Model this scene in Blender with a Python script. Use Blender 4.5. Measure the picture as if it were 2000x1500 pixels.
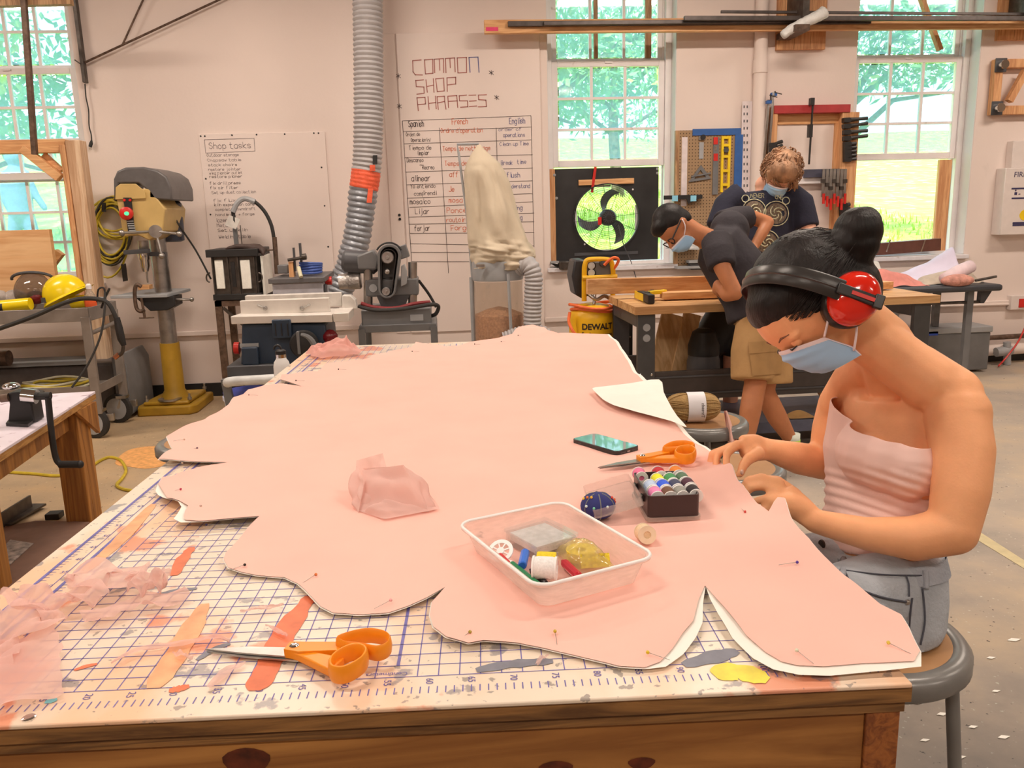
import bpy, bmesh, math, random
from mathutils import Vector, Matrix, noise
import numpy as np
random.seed(7)
SC = bpy.context.scene
COL = SC.collection
for o in list(bpy.data.objects): bpy.data.objects.remove(o)

# ------------------------------------------------------------------ camera
F_PX = 1596.6
CAM_C = Vector((0.04974, -0.89683, 1.41236))
CAM_R = Vector((0.99575957, -0.08798607, -0.02685745))
CAM_U = Vector((0.04425495, 0.20220827, 0.97834213))
CAM_W = Vector((0.08064968, 0.97538211, -0.20524463))
cam = bpy.data.cameras.new('camera')
cam.sensor_width = 36.0
cam.lens = F_PX * 36.0 / 2000.0
cam.clip_start = 0.05
cam.clip_end = 300
cam_o = bpy.data.objects.new('camera', cam)
COL.objects.link(cam_o)
m = Matrix.Identity(4)
for i in range(3):
    m[i][0] = CAM_R[i]; m[i][1] = CAM_U[i]; m[i][2] = -CAM_W[i]; m[i][3] = CAM_C[i]
cam_o.matrix_world = m
SC.camera = cam_o

# ------------------------------------------------------------------ world, sun, exposure
SC.view_settings.view_transform = 'Standard'
SC.view_settings.look = 'None'
SC.view_settings.exposure = 0.0
SC.view_settings.gamma = 1.0
SC.view_settings.use_curve_mapping = False
world = bpy.data.worlds.new('sky')
SC.world = world
world.use_nodes = True
wn = world.node_tree.nodes
wn['Background'].inputs[0].default_value = (0.72, 0.88, 1.0, 1)
wn['Background'].inputs[1].default_value = 3.4
sun = bpy.data.lights.new('sun', 'SUN')
sun.energy = 8.5
sun.angle = math.radians(1.0)
sun.color = (1, 0.96, 0.86)
sun_o = bpy.data.objects.new('sun', sun)
COL.objects.link(sun_o)
sun_o.rotation_euler = (math.radians(28), math.radians(-8), 0)
LAMP_W = 56.0
LAMP_COL = (1.0, 0.85, 0.72)
ROOM = dict(x0=-6.0, x1=7.6, y0=-4.6, y1=5.873, z1=4.0)
YW = 5.873
TH = 0.87            # top of the big table
TT = math.atan(0.05) # table is turned by this much against the wall

# ------------------------------------------------------------------ pixel helpers (2000 x 1500 photo)
def ray(px, py):
    return CAM_W + CAM_R * ((px - 1000) / F_PX) - CAM_U * ((py - 750) / F_PX)
def G(px, py, z=TH):
    d = ray(px, py); return CAM_C + d * ((z - CAM_C.z) / d.z)
def W(px, py, y=YW):
    d = ray(px, py); return CAM_C + d * ((y - CAM_C.y) / d.y)
def X(px, py, x):
    d = ray(px, py); return CAM_C + d * ((x - CAM_C.x) / d.x)
def D(px, py, t):
    return CAM_C + ray(px, py) * t
def depth(p):
    return (Vector(p) - CAM_C).dot(CAM_W)

# ------------------------------------------------------------------ scene helpers
def lin(c):
    c /= 255.0
    return c / 12.92 if c <= 0.04045 else ((c + 0.055) / 1.055) ** 2.4
TINT = (0.95, 0.80, 0.68)
def S(r, g, b, k=1.0):
    """surface colour from a photographed colour under the room's warm lamps"""
    return tuple(min(0.92, max(0.004, k * lin(v) / t)) for v, t in zip((r, g, b), TINT))
def RGB(r, g, b):
    return (lin(r), lin(g), lin(b))

MATS = {}
def newmat(name):
    mt = bpy.data.materials.new(name); mt.use_nodes = True
    nt = mt.node_tree
    return mt, nt, nt.nodes['Principled BSDF']
def pm(name, col, rough=0.5, metal=0.0, var=0.12, scale=18.0, bump=0.0, stretch=(1, 1, 1), spec=0.5, bscale=None, coat=0.0, sub=0.0, emit=None, dirt=None):
    """procedural painted / plain material: noise-varied colour, optional fine bump and dirt"""
    if name in MATS: return MATS[name]
    mt, nt, b = newmat(name)
    N = nt.nodes; L = nt.links
    tc = N.new('ShaderNodeTexCoord'); mp = N.new('ShaderNodeMapping')
    mp.inputs['Scale'].default_value = stretch
    L.new(tc.outputs['Object'], mp.inputs[0])
    nz = N.new('ShaderNodeTexNoise'); nz.inputs['Scale'].default_value = scale; nz.inputs['Detail'].default_value = 5
    L.new(mp.outputs[0], nz.inputs['Vector'])
    cr = N.new('ShaderNodeValToRGB')
    cr.color_ramp.elements[0].position = 0.3; cr.color_ramp.elements[1].position = 0.7
    cr.color_ramp.elements[0].color = (*[max(0, c * (1 - var)) for c in col], 1)
    cr.color_ramp.elements[1].color = (*[min(1, c * (1 + var)) for c in col], 1)
    L.new(nz.outputs[0], cr.inputs[0])
    out = cr.outputs[0]
    if dirt:
        n2 = N.new('ShaderNodeTexNoise'); n2.inputs['Scale'].default_value = dirt[1]; n2.inputs['Detail'].default_value = 8
        L.new(mp.outputs[0], n2.inputs['Vector'])
        r2 = N.new('ShaderNodeValToRGB'); r2.color_ramp.elements[0].position = dirt[2]; r2.color_ramp.elements[1].position = min(1, dirt[2] + 0.12)
        L.new(n2.outputs[0], r2.inputs[0])
        mx = N.new('ShaderNodeMix'); mx.data_type = 'RGBA'
        L.new(r2.outputs[0], mx.inputs[0]); L.new(out, mx.inputs[6]); mx.inputs[7].default_value = (*dirt[0], 1)
        out = mx.outputs[2]
    L.new(out, b.inputs['Base Color'])
    b.inputs['Roughness'].default_value = rough
    b.inputs['Metallic'].default_value = metal
    b.inputs['Specular IOR Level'].default_value = spec
    if coat: b.inputs['Coat Weight'].default_value = coat
    if sub:
        b.inputs['Subsurface Weight'].default_value = sub
        b.inputs['Subsurface Radius'].default_value = (0.02, 0.008, 0.004)
        b.inputs['Subsurface Scale'].default_value = 0.5
    if emit:
        b.inputs['Emission Color'].default_value = (*emit[0], 1); b.inputs['Emission Strength'].default_value = emit[1]
    if bump:
        n3 = N.new('ShaderNodeTexNoise'); n3.inputs['Scale'].default_value = bscale or scale * 4; n3.inputs['Detail'].default_value = 6
        L.new(mp.outputs[0], n3.inputs['Vector'])
        bp = N.new('ShaderNodeBump'); bp.inputs['Strength'].default_value = bump; bp.inputs['Distance'].default_value = 0.01
        L.new(n3.outputs[0], bp.inputs['Height']); L.new(bp.outputs[0], b.inputs['Normal'])
    MATS[name] = mt
    return mt
def wood(name, c1, c2, axis=0, scale=6.0, rough=0.6, knots=True):
    """timber with grain running along an axis"""
    if name in MATS: return MATS[name]
    mt, nt, b = newmat(name); N = nt.nodes; L = nt.links
    tc = N.new('ShaderNodeTexCoord'); mp = N.new('ShaderNodeMapping')
    sc = [scale * 3.0] * 3; sc[axis] = scale * 0.22
    mp.inputs['Scale'].default_value = sc
    L.new(tc.outputs['Object'], mp.inputs[0])
    nz = N.new('ShaderNodeTexNoise'); nz.inputs['Scale'].default_value = 1.3; nz.inputs['Detail'].default_value = 7; nz.inputs['Distortion'].default_value = 1.2
    L.new(mp.outputs[0], nz.inputs['Vector'])
    m1 = N.new('ShaderNodeMath'); m1.operation = 'MULTIPLY'; m1.inputs[1].default_value = 7.0
    L.new(nz.outputs[0], m1.inputs[0])
    m2 = N.new('ShaderNodeMath'); m2.operation = 'PINGPONG'; m2.inputs[1].default_value = 1.0
    L.new(m1.outputs[0], m2.inputs[0])
    cr = N.new('ShaderNodeValToRGB')
    cr.color_ramp.elements[0].color = (*c1, 1); cr.color_ramp.elements[1].color = (*c2, 1)
    L.new(m2.outputs[0], cr.inputs[0])
    n2 = N.new('ShaderNodeTexNoise'); n2.inputs['Scale'].default_value = 5.0; n2.inputs['Detail'].default_value = 3
    L.new(mp.outputs[0], n2.inputs['Vector'])
    mx = N.new('ShaderNodeMix'); mx.data_type = 'RGBA'; mx.inputs[0].default_value = 0.35; mx.blend_type = 'SOFT_LIGHT'
    L.new(cr.outputs[0], mx.inputs[6]); L.new(n2.outputs[0], mx.inputs[7])
    L.new(mx.outputs[2], b.inputs['Base Color'])
    b.inputs['Roughness'].default_value = rough
    bp = N.new('ShaderNodeBump'); bp.inputs['Strength'].default_value = 0.15; bp.inputs['Distance'].default_value = 0.004
    L.new(m2.outputs[0], bp.inputs['Height']); L.new(bp.outputs[0], b.inputs['Normal'])
    MATS[name] = mt
    return mt
def clear(name, tint=(0.95, 0.97, 0.98), alpha=0.15, rough=0.1, diff=(0.9, 0.9, 0.9)):
    """thin clear or milky plastic / glass sheet: mostly see-through, some haze and gloss"""
    if name in MATS: return MATS[name]
    mt = bpy.data.materials.new(name); mt.use_nodes = True; nt = mt.node_tree; N = nt.nodes; L = nt.links
    N.clear()
    out = N.new('ShaderNodeOutputMaterial'); tr = N.new('ShaderNodeBsdfTransparent'); tr.inputs[0].default_value = (*tint, 1)
    df = N.new('ShaderNodeBsdfDiffuse'); df.inputs[0].default_value = (*diff, 1)
    tl = N.new('ShaderNodeBsdfTranslucent'); tl.inputs[0].default_value = (*diff, 1)
    ad = N.new('ShaderNodeMixShader'); ad.inputs[0].default_value = 0.5
    L.new(df.outputs[0], ad.inputs[1]); L.new(tl.outputs[0], ad.inputs[2])
    nz = N.new('ShaderNodeTexNoise'); nz.inputs['Scale'].default_value = 9
    mr = N.new('ShaderNodeMapRange'); mr.inputs[3].default_value = alpha * 0.75; mr.inputs[4].default_value = alpha * 1.25
    L.new(nz.outputs[0], mr.inputs[0])
    m1 = N.new('ShaderNodeMixShader'); L.new(mr.outputs[0], m1.inputs[0]); L.new(tr.outputs[0], m1.inputs[1]); L.new(ad.outputs[0], m1.inputs[2])
    gl = N.new('ShaderNodeBsdfGlossy'); gl.inputs['Roughness'].default_value = rough
    lw = N.new('ShaderNodeLayerWeight'); lw.inputs[0].default_value = 0.5
    pw = N.new('ShaderNodeMath'); pw.operation = 'POWER'; pw.inputs[1].default_value = 4.0; L.new(lw.outputs['Facing'], pw.inputs[0])
    fr = N.new('ShaderNodeMapRange'); fr.inputs[3].default_value = 0.04; fr.inputs[4].default_value = 0.75; L.new(pw.outputs[0], fr.inputs[0])
    m2 = N.new('ShaderNodeMixShader'); L.new(fr.outputs[0], m2.inputs[0]); L.new(m1.outputs[0], m2.inputs[1]); L.new(gl.outputs[0], m2.inputs[2])
    L.new(m2.outputs[0], out.inputs[0])
    MATS[name] = mt
    return mt
def sheer(name, col, alpha=0.6):
    """thin sheer cloth"""
    if name in MATS: return MATS[name]
    mt = bpy.data.materials.new(name); mt.use_nodes = True; nt = mt.node_tree; N = nt.nodes; L = nt.links
    N.clear()
    out = N.new('ShaderNodeOutputMaterial'); tr = N.new('ShaderNodeBsdfTransparent')
    tr.inputs[0].default_value = (0.98, 0.9, 0.88, 1)
    df = N.new('ShaderNodeBsdfDiffuse'); tl = N.new('ShaderNodeBsdfTranslucent')
    nz = N.new('ShaderNodeTexNoise'); nz.inputs['Scale'].default_value = 400
    cr = N.new('ShaderNodeValToRGB'); cr.color_ramp.elements[0].color = (*[c * 0.93 for c in col], 1); cr.color_ramp.elements[1].color = (*[min(1, c * 1.05) for c in col], 1)
    L.new(nz.outputs[0], cr.inputs[0]); L.new(cr.outputs[0], df.inputs[0]); L.new(cr.outputs[0], tl.inputs[0])
    ad = N.new('ShaderNodeMixShader'); ad.inputs[0].default_value = 0.35
    L.new(df.outputs[0], ad.inputs[1]); L.new(tl.outputs[0], ad.inputs[2])
    lw = N.new('ShaderNodeLayerWeight'); lw.inputs[0].default_value = 0.35
    mr = N.new('ShaderNodeMapRange'); mr.inputs[3].default_value = alpha; mr.inputs[4].default_value = min(1, alpha + 0.35)
    L.new(lw.outputs['Facing'], mr.inputs[0])
    m1 = N.new('ShaderNodeMixShader'); L.new(mr.outputs[0], m1.inputs[0]); L.new(tr.outputs[0], m1.inputs[1]); L.new(ad.outputs[0], m1.inputs[2])
    L.new(m1.outputs[0], out.inputs[0])
    MATS[name] = mt
    return mt

class MB:
    """collects simple shapes into one mesh"""
    def __init__(s): s.v = []; s.f = []; s.mi = []; s.cm = 0
    def add(s, vs, fs):
        k = len(s.v); s.v += [Vector(v) for v in vs]
        for f in fs: s.f.append([i + k for i in f]); s.mi.append(s.cm)
        return s
    def box(s, c, d, rot=None):
        c = Vector(c); x, y, z = [q / 2 for q in d]
        vs = [Vector((a * x, b * y, e * z)) for a in (-1, 1) for b in (-1, 1) for e in (-1, 1)]
        if rot is not None:
            R = rot if isinstance(rot, Matrix) else Matrix.Rotation(rot, 3, 'Z')
            vs = [R @ v for v in vs]
        return s.add([v + c for v in vs], [(0, 1, 3, 2), (4, 6, 7, 5), (0, 4, 5, 1), (2, 3, 7, 6), (0, 2, 6, 4), (1, 5, 7, 3)])
    def bb(s, a, b):
        a = Vector(a); b = Vector(b)
        return s.box((a + b) / 2, [abs(q) for q in (b - a)])
    def bar(s, a, b, w, h, up=(0, 0, 1)):
        """rectangular bar from a to b, w sideways, h along up"""
        a = Vector(a); b = Vector(b); d = (b - a).normalized(); up = Vector(up)
        sd = d.cross(up)
        if sd.length < 1e-4: sd = d.cross(Vector((1, 0, 0)))
        sd.normalize(); u = sd.cross(d)
        vs = []
        for p in (a, b):
            for i, j in ((-1, -1), (1, -1), (1, 1), (-1, 1)): vs.append(p + sd * (i * w / 2) + u * (j * h / 2))
        return s.add(vs, [(3, 2, 1, 0), (4, 5, 6, 7), (0, 1, 5, 4), (1, 2, 6, 5), (2, 3, 7, 6), (3, 0, 4, 7)])
    def tube(s, pts, r, n=10, cap=True, closed=False, flat=1.0, upv=None):
        pts = [Vector(p) for p in pts]; m = len(pts)
        rs = r if isinstance(r, (list, tuple)) else [r] * m
        ref = None; rings = []
        for i, p in enumerate(pts):
            if closed: d = pts[(i + 1) % m] - pts[i - 1]
            else: d = pts[min(i + 1, m - 1)] - pts[max(i - 1, 0)]
            if d.length < 1e-9: d = Vector((0, 0, 1))
            d.normalize()
            if upv is not None: ref = Vector(upv)
            if ref is None: ref = Vector((0, 0, 1)) if abs(d.z) < 0.9 else Vector((1, 0, 0))
            a = d.cross(ref)
            if a.length < 1e-5: a = d.cross(Vector((0.3, 1, 0.2)))
            a.normalize(); b = a.cross(d); ref = b.copy()
            rings.append([p + (a * math.cos(2 * math.pi * k / n) + b * (flat * math.sin(2 * math.pi * k / n))) * rs[i] for k in range(n)])
        vs = [v for q in rings for v in q]; fs = []
        for i in range(m if closed else m - 1):
            j = (i + 1) % m
            for k in range(n):
                fs.append((i * n + k, i * n + (k + 1) % n, j * n + (k + 1) % n, j * n + k))
        if cap and not closed:
            fs.append(tuple(range(n))[::-1]); fs.append(tuple((m - 1) * n + k for k in range(n)))
        return s.add(vs, fs)
    def cyl(s, a, b, r, r2=None, n=20):
        return s.tube([a, b], [r, r if r2 is None else r2], n)
    def lathe(s, prof, c=(0, 0, 0), axis=(0, 0, 1), n=24, capped=True):
        """profile of (radius, height) turned about an axis through c"""
        c = Vector(c); ax = Vector(axis).normalized()
        a = ax.orthogonal().normalized(); b = ax.cross(a)
        vs = []; fs = []
        for (r, h) in prof:
            for k in range(n):
                t = 2 * math.pi * k / n
                vs.append(c + ax * h + (a * math.cos(t) + b * math.sin(t)) * r)
        for i in range(len(prof) - 1):
            for k in range(n): fs.append((i * n + k, i * n + (k + 1) % n, (i + 1) * n + (k + 1) % n, (i + 1) * n + k))
        if capped:
            fs.append(tuple(range(n))[::-1]); fs.append(tuple((len(prof) - 1) * n + k for k in range(n)))
        return s.add(vs, fs)
    def ball(s, c, r, n=12, sc=(1, 1, 1)):
        c = Vector(c); m = max(4, n // 2 + 1)
        vs = []; fs = []
        for i in range(m + 1):
            p = math.pi * i / m
            for k in range(n):
                t = 2 * math.pi * k / n
                vs.append(c + Vector((r * sc[0] * math.sin(p) * math.cos(t), r * sc[1] * math.sin(p) * math.sin(t), r * sc[2] * math.cos(p))))
        for i in range(m):
            for k in range(n): fs.append((i * n + k, (i + 1) * n + k, (i + 1) * n + (k + 1) % n, i * n + (k + 1) % n))
        return s.add(vs, fs)
    def prism(s, poly, vec):
        """polygon (3-D points) extruded along vec"""
        poly = [Vector(p) for p in poly]; vec = Vector(vec); n = len(poly)
        return s.add(poly + [p + vec for p in poly], [tuple(range(n))[::-1], tuple(range(n, 2 * n))] + [(k, (k + 1) % n, n + (k + 1) % n, n + k) for k in range(n)])
    def ring(s, outer, inner, vec):
        """closed band between two loops with equal counts, extruded along vec"""
        n = len(outer); vec = Vector(vec)
        vs = [Vector(p) for p in outer] + [Vector(p) for p in inner]
        vs += [p + vec for p in vs]
        fs = []
        for k in range(n):
            j = (k + 1) % n
            fs += [(k, n + k, n + j, j), (2 * n + k, 2 * n + j, 3 * n + j, 3 * n + k), (k, j, 2 * n + j, 2 * n + k), (n + k, 3 * n + k, 3 * n + j, n + j)]
        return s.add(vs, fs)
    def grid(s, fn, nu, nv):
        vs = [fn(i / nu, j / nv) for i in range(nu + 1) for j in range(nv + 1)]
        fs = [(i * (nv + 1) + j, (i + 1) * (nv + 1) + j, (i + 1) * (nv + 1) + j + 1, i * (nv + 1) + j + 1) for i in range(nu) for j in range(nv)]
        return s.add(vs, fs)
    def mesh(s, name, inv=None):
        me = bpy.data.meshes.new(name)
        vs = s.v if inv is None else [inv @ v for v in s.v]
        me.from_pydata([tuple(v) for v in vs], [], s.f)
        if any(s.mi): me.polygons.foreach_set('material_index', s.mi)
        return me

def props(o, label=None, cat=None, group=None, kind=None):
    if label: o['label'] = label
    if cat: o['category'] = cat
    if group: o['group'] = group
    if kind: o['kind'] = kind
    return o
def thing(name, label, cat, loc=(0, 0, 0), rz=0.0, group=None, kind=None):
    o = bpy.data.objects.new(name, None); COL.objects.link(o)
    o.empty_display_size = 0.05
    o.location = loc; o.rotation_euler = (0, 0, rz)
    return props(o, label, cat, group, kind)
def basis(o):
    M = Matrix.Translation(o.location) @ o.rotation_euler.to_matrix().to_4x4()
    return basis(o.parent) @ M if o.parent else M
def finish(me, mats, smooth, fix=True):
    if not isinstance(mats, (list, tuple)): mats = [mats]
    for q in mats: me.materials.append(q)
    if fix:
        bm = bmesh.new(); bm.from_mesh(me)
        bmesh.ops.recalc_face_normals(bm, faces=bm.faces)
        bm.to_mesh(me); bm.free()
    if smooth is not None and smooth is not False:
        me.polygons.foreach_set('use_smooth', [True] * len(me.polygons))
        if smooth is not True:
            me.set_sharp_from_angle(angle=math.radians(smooth))
def part(parent, name, mb, mat, smooth=35, bevel=0.0, label=None, local=False, kind=None, fix=True, sub=0):
    """mesh child of a thing; shapes given in world coordinates unless local"""
    inv = None if (local or parent is None) else basis(parent).inverted()
    me = mb.mesh(name, inv)
    finish(me, mat, smooth, fix)
    o = bpy.data.objects.new(name, me); COL.objects.link(o)
    if parent is not None: o.parent = parent
    if label: o['label'] = label
    if kind: o['kind'] = kind
    if bevel:
        b = o.modifiers.new('bevel', 'BEVEL'); b.width = bevel; b.segments = 2; b.limit_method = 'ANGLE'; b.angle_limit = math.radians(40)
    if sub:
        b = o.modifiers.new('sub', 'SUBSURF'); b.levels = sub; b.render_levels = sub
    return o
def solo(name, mb, mat, label, cat, loc=(0, 0, 0), smooth=35, bevel=0.0, group=None, kind=None, fix=True, sub=0):
    """a thing that is one mesh; shapes in world coordinates, origin moved to loc"""
    me = mb.mesh(name, Matrix.Translation(loc).inverted())
    finish(me, mat, smooth, fix)
    o = bpy.data.objects.new(name, me); COL.objects.link(o); o.location = loc
    if bevel:
        b = o.modifiers.new('bevel', 'BEVEL'); b.width = bevel; b.segments = 2; b.limit_method = 'ANGLE'; b.angle_limit = math.radians(40)
    if sub:
        b = o.modifiers.new('sub', 'SUBSURF'); b.levels = sub; b.render_levels = sub
    return props(o, label, cat, group, kind)
def copy_tree(o, parent=None):
    kids = [c for c in bpy.data.objects if c.parent == o]
    c = o.copy(); COL.objects.link(c); c.parent = parent
    for k in kids: copy_tree(k, c)
    return c
def smooth_path(pts, n=6, closed=False):
    """Catmull-Rom curve through points"""
    P = [Vector(p) for p in pts]; m = len(P); out = []
    rng = range(m) if closed else range(m - 1)
    for i in rng:
        if closed: a, b, c, d = P[i - 1], P[i], P[(i + 1) % m], P[(i + 2) % m]
        else: a, b, c, d = P[max(i - 1, 0)], P[i], P[i + 1], P[min(i + 2, m - 1)]
        for k in range(n):
            t = k / n
            out.append(0.5 * ((2 * b) + (c - a) * t + (2 * a - 5 * b + 4 * c - d) * t * t + (3 * b - a - 3 * c + d) * t ** 3))
    if not closed: out.append(P[-1])
    return out
def blob(name, prims, mat, parent=None, voxel=0.008, it=6, label=None, fac=0.6):
    """fuse overlapping closed shapes into one continuous smooth surface"""
    mb = MB()
    for p in prims:
        if p[0] == 'limb':
            mb.tube(p[1], p[2], p[3] if len(p) > 3 else 12, flat=p[4] if len(p) > 4 else 1.0, upv=p[5] if len(p) > 5 else None)
            if len(p) < 5 or p[4] == 1.0:
                mb.ball(p[1][0], p[2][0] * .985, 14); mb.ball(p[1][-1], p[2][-1] * .985, 14)
        elif p[0] == 'ball': mb.ball(p[1], p[2], 14, p[3] if len(p) > 3 else (1, 1, 1))
        elif p[0] == 'rball':
            q = MB(); q.ball((0, 0, 0), 1.0, 18, p[2]); M = p[3]
            mb.add([M @ v + Vector(p[1]) for v in q.v], q.f)
        elif p[0] == 'mb': mb.add(p[1].v, p[1].f)
    inv = basis(parent).inverted() if parent is not None else None
    me = mb.mesh(name + '_raw', inv)
    finish(me, mat, False)
    t = bpy.data.objects.new('raw', me); COL.objects.link(t)
    r = t.modifiers.new('r', 'REMESH'); r.mode = 'VOXEL'; r.voxel_size = voxel; r.use_smooth_shade = True
    s = t.modifiers.new('s', 'SMOOTH'); s.iterations = it; s.factor = fac
    dg = bpy.context.evaluated_depsgraph_get(); dg.update()
    me2 = bpy.data.meshes.new_from_object(t.evaluated_get(dg), depsgraph=dg)
    bpy.data.objects.remove(t); bpy.data.meshes.remove(me)
    me2.name = name
    me2.polygons.foreach_set('use_smooth', [True] * len(me2.polygons))
    o = bpy.data.objects.new(name, me2); COL.objects.link(o)
    if parent is not None: o.parent = parent
    if label: o['label'] = label
    return o

# one-stroke marker lettering; y: 2 baseline, 6 x-height, 8 capitals
GLY = {'a': '462605032243 4642', 'b': '0802 052645432203', 'c': '452605032243', 'd': '4842 452605032243', 'e': '04444526050322 2243', 'f': '48281712 0636', 'g': '452605032243 46412001',
 'h': '0802 05264542', 'i': '2622 2827', 'j': '363110 3837', 'k': '0802 460442', 'l': '282332', 'm': '0602 05162522 25364542', 'n': '0602 05264542', 'o': '26050322434526', 'p': '0600 052645432203',
 'q': '4640 452605032243', 'r': '0602 042646', 's': '4526051434432203', 't': '18132242 0636', 'u': '06032243 4642', 'v': '062246', 'w': '0612253246', 'x': '0642 4602', 'y': '0624 4610', 'z': '06460242',
 'S': '472807063544432203', 'O': '28060422444628', 'C': '472806042243', 'T': '0848 2822', 'D': '08023244463808', 'L': '080242', 'F': '480802 0535', 'P': '02083847463505', 'E': '48080242 0535',
 'J': '48432203', 'R': '02083847463505 2542', 'Y': '082548 2522', 'B': '02083847463505 35434232 3202', 'M': '0208254842', 'W': '0812253248', 'K': '0802 480542', 'A': '022842 1434', '+': '0444 2622', "'": '2827', 'N': '02084248', 'H': '0802 4842 0545', 'V': '082248', 'I': '2822', 'G': '472806042244 4424', 'U': '08032243 4843', '(': '38263432', ')': '18261412'}
def strokes(mb, text, o, ux, uz, h, wfit=None, r=0.003, jit=0.25, nrm=Vector((0, -1, 0)), seed=1):
    """marker strokes on a flat surface: o baseline start, h cap height"""
    rnd = random.Random(seed + len(text))
    u = h / 6.0; adv = 5.6
    w = sum(adv * (0.6 if c == ' ' else 0.55 if c in "il'" else 1) for c in text) * u
    kx = (wfit / w) if wfit else 1.0
    x = 0.0
    for c in text:
        if c == ' ': x += adv * 0.6; continue
        g = GLY.get(c, GLY.get(c.lower(), ''))
        dy = rnd.uniform(-jit, jit)
        for pl in g.split():
            pts = [(int(pl[i]), int(pl[i + 1]) - 2) for i in range(0, len(pl), 2)]
            pts = [o + ux * ((x + a + rnd.uniform(-jit, jit) * 0.5) * u * kx) + uz * ((b + dy + rnd.uniform(-jit, jit) * 0.5) * u) for a, b in pts]
            for p, q in zip(pts, pts[1:]):
                d = (q - p)
                if d.length < 1e-6: continue
                d.normalize(); sd = d.cross(nrm) * r; e = d * (r * 0.6)
                mb.add([p - e - sd, q + e - sd, q + e + sd, p - e + sd], [(0, 1, 2, 3)])
        x += adv * (0.55 if c in "il'" else 1)
def textmesh(s, size, M, extrude=0.0, align='LEFT', bold=0.0):
    cu = bpy.data.curves.new('t', 'FONT'); cu.body = s; cu.size = size; cu.extrude = extrude; cu.align_x = align; cu.offset = bold
    t = bpy.data.objects.new('t', cu); COL.objects.link(t)
    dg = bpy.context.evaluated_depsgraph_get(); dg.update()
    me = bpy.data.meshes.new_from_object(t.evaluated_get(dg), depsgraph=dg)
    mb = MB(); mb.add([M @ v.co for v in me.vertices], [tuple(p.vertices) for p in me.polygons])
    bpy.data.objects.remove(t); bpy.data.meshes.remove(me); bpy.data.curves.remove(cu)
    return mb
def frame(o, ux, uz):
    """matrix taking flat text (x right, y up) onto a plane"""
    ux = Vector(ux).normalized(); uz = Vector(uz).normalized(); n = ux.cross(uz)
    M = Matrix.Identity(4)
    for i in range(3): M[i][0] = ux[i]; M[i][1] = uz[i]; M[i][2] = n[i]; M[i][3] = o[i]
    return M
# ================================================================== room shell
M_wall = pm('wall_paint', S(226, 196, 176, 1.02), 0.75, var=0.04, scale=1.2, bump=0.08, bscale=40, dirt=((0.58, 0.50, 0.44), 2.2, 0.72))
M_white = pm('white_frame_paint', S(236, 214, 200), 0.5, var=0.05, scale=6, dirt=((0.5, 0.42, 0.35), 9, 0.68))
M_reveal = pm('reveal_paint', (0.78, 0.76, 0.76), 0.6, var=0.05, scale=3, bump=0.15, bscale=12, dirt=((0.5, 0.47, 0.45), 6, 0.68))
M_ceil = pm('ceiling_paint', S(150, 126, 108), 0.8, var=0.05)
M_black = pm('matt_black', (0.018, 0.017, 0.018), 0.5, var=0.3, scale=9)
M_blackgloss = pm('gloss_black_plastic', (0.02, 0.018, 0.018), 0.28, var=0.2)
M_steel = pm('bare_steel', (0.42, 0.40, 0.38), 0.34, 0.9, var=0.25, scale=14)
M_dsteel = pm('dark_steel', (0.10, 0.085, 0.075), 0.42, 0.7, var=0.35, scale=20)
M_rust = pm('brown_steel', (0.14, 0.09, 0.065), 0.5, 0.5, var=0.4, scale=30)
M_grey = pm('grey_machine_paint', S(112, 104, 98), 0.45, var=0.12, scale=8)
M_lgrey = pm('light_grey_paint', S(160, 150, 142), 0.45, var=0.1, scale=8)
M_dgrey = pm('dark_grey_paint', S(74, 68, 66), 0.45, var=0.15, scale=8)
M_pine = wood('pine_along_x', S(232, 170, 112), S(206, 138, 84), 0)
M_pinez = wood('pine_along_z', S(224, 160, 106), S(196, 128, 80), 2)
M_oldwood = wood('weathered_wood', S(190, 140, 95), S(140, 95, 60), 2)
M_chrome = pm('chrome', (0.75, 0.74, 0.73), 0.15, 1.0, var=0.05)
M_yellow = pm('yellow_paint', S(246, 190, 30), 0.35, var=0.1, scale=10)
M_red = pm('red_plastic', S(205, 40, 30), 0.35, var=0.1)
M_rubber = pm('black_rubber', (0.03, 0.028, 0.027), 0.7, var=0.2)
M_orange = pm('orange_plastic', S(240, 135, 20), 0.38, var=0.06)

floor_mat, nt, b = newmat('concrete_floor'); N = nt.nodes; L = nt.links
tc = N.new('ShaderNodeTexCoord')
n1 = N.new('ShaderNodeTexNoise'); n1.inputs['Scale'].default_value = 1.1; n1.inputs['Detail'].default_value = 9; n1.inputs['Roughness'].default_value = 0.62
L.new(tc.outputs['Object'], n1.inputs['Vector'])
cr = N.new('ShaderNodeValToRGB'); e = cr.color_ramp.elements
e[0].position = 0.30; e[0].color = (*S(146, 130, 116), 1); e[1].position = 0.75; e[1].color = (*S(214, 176, 134), 1)
q = e.new(0.50); q.color = (*S(182, 156, 132), 1)
L.new(n1.outputs[0], cr.inputs[0])
n2 = N.new('ShaderNodeTexNoise'); n2.inputs['Scale'].default_value = 55; n2.inputs['Detail'].default_value = 4
L.new(tc.outputs['Object'], n2.inputs['Vector'])
r2 = N.new('ShaderNodeValToRGB'); r2.color_ramp.elements[0].position = 0.66; r2.color_ramp.elements[1].position = 0.72
L.new(n2.outputs[0], r2.inputs[0])
mx = N.new('ShaderNodeMix'); mx.data_type = 'RGBA'; L.new(r2.outputs[0], mx.inputs[0]); L.new(cr.outputs[0], mx.inputs[6]); mx.inputs[7].default_value = (*S(214, 196, 170), 1)
n3 = N.new('ShaderNodeTexNoise'); n3.inputs['Scale'].default_value = 38; n3.inputs['Detail'].default_value = 3
L.new(tc.outputs['Object'], n3.inputs['Vector'])
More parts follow.
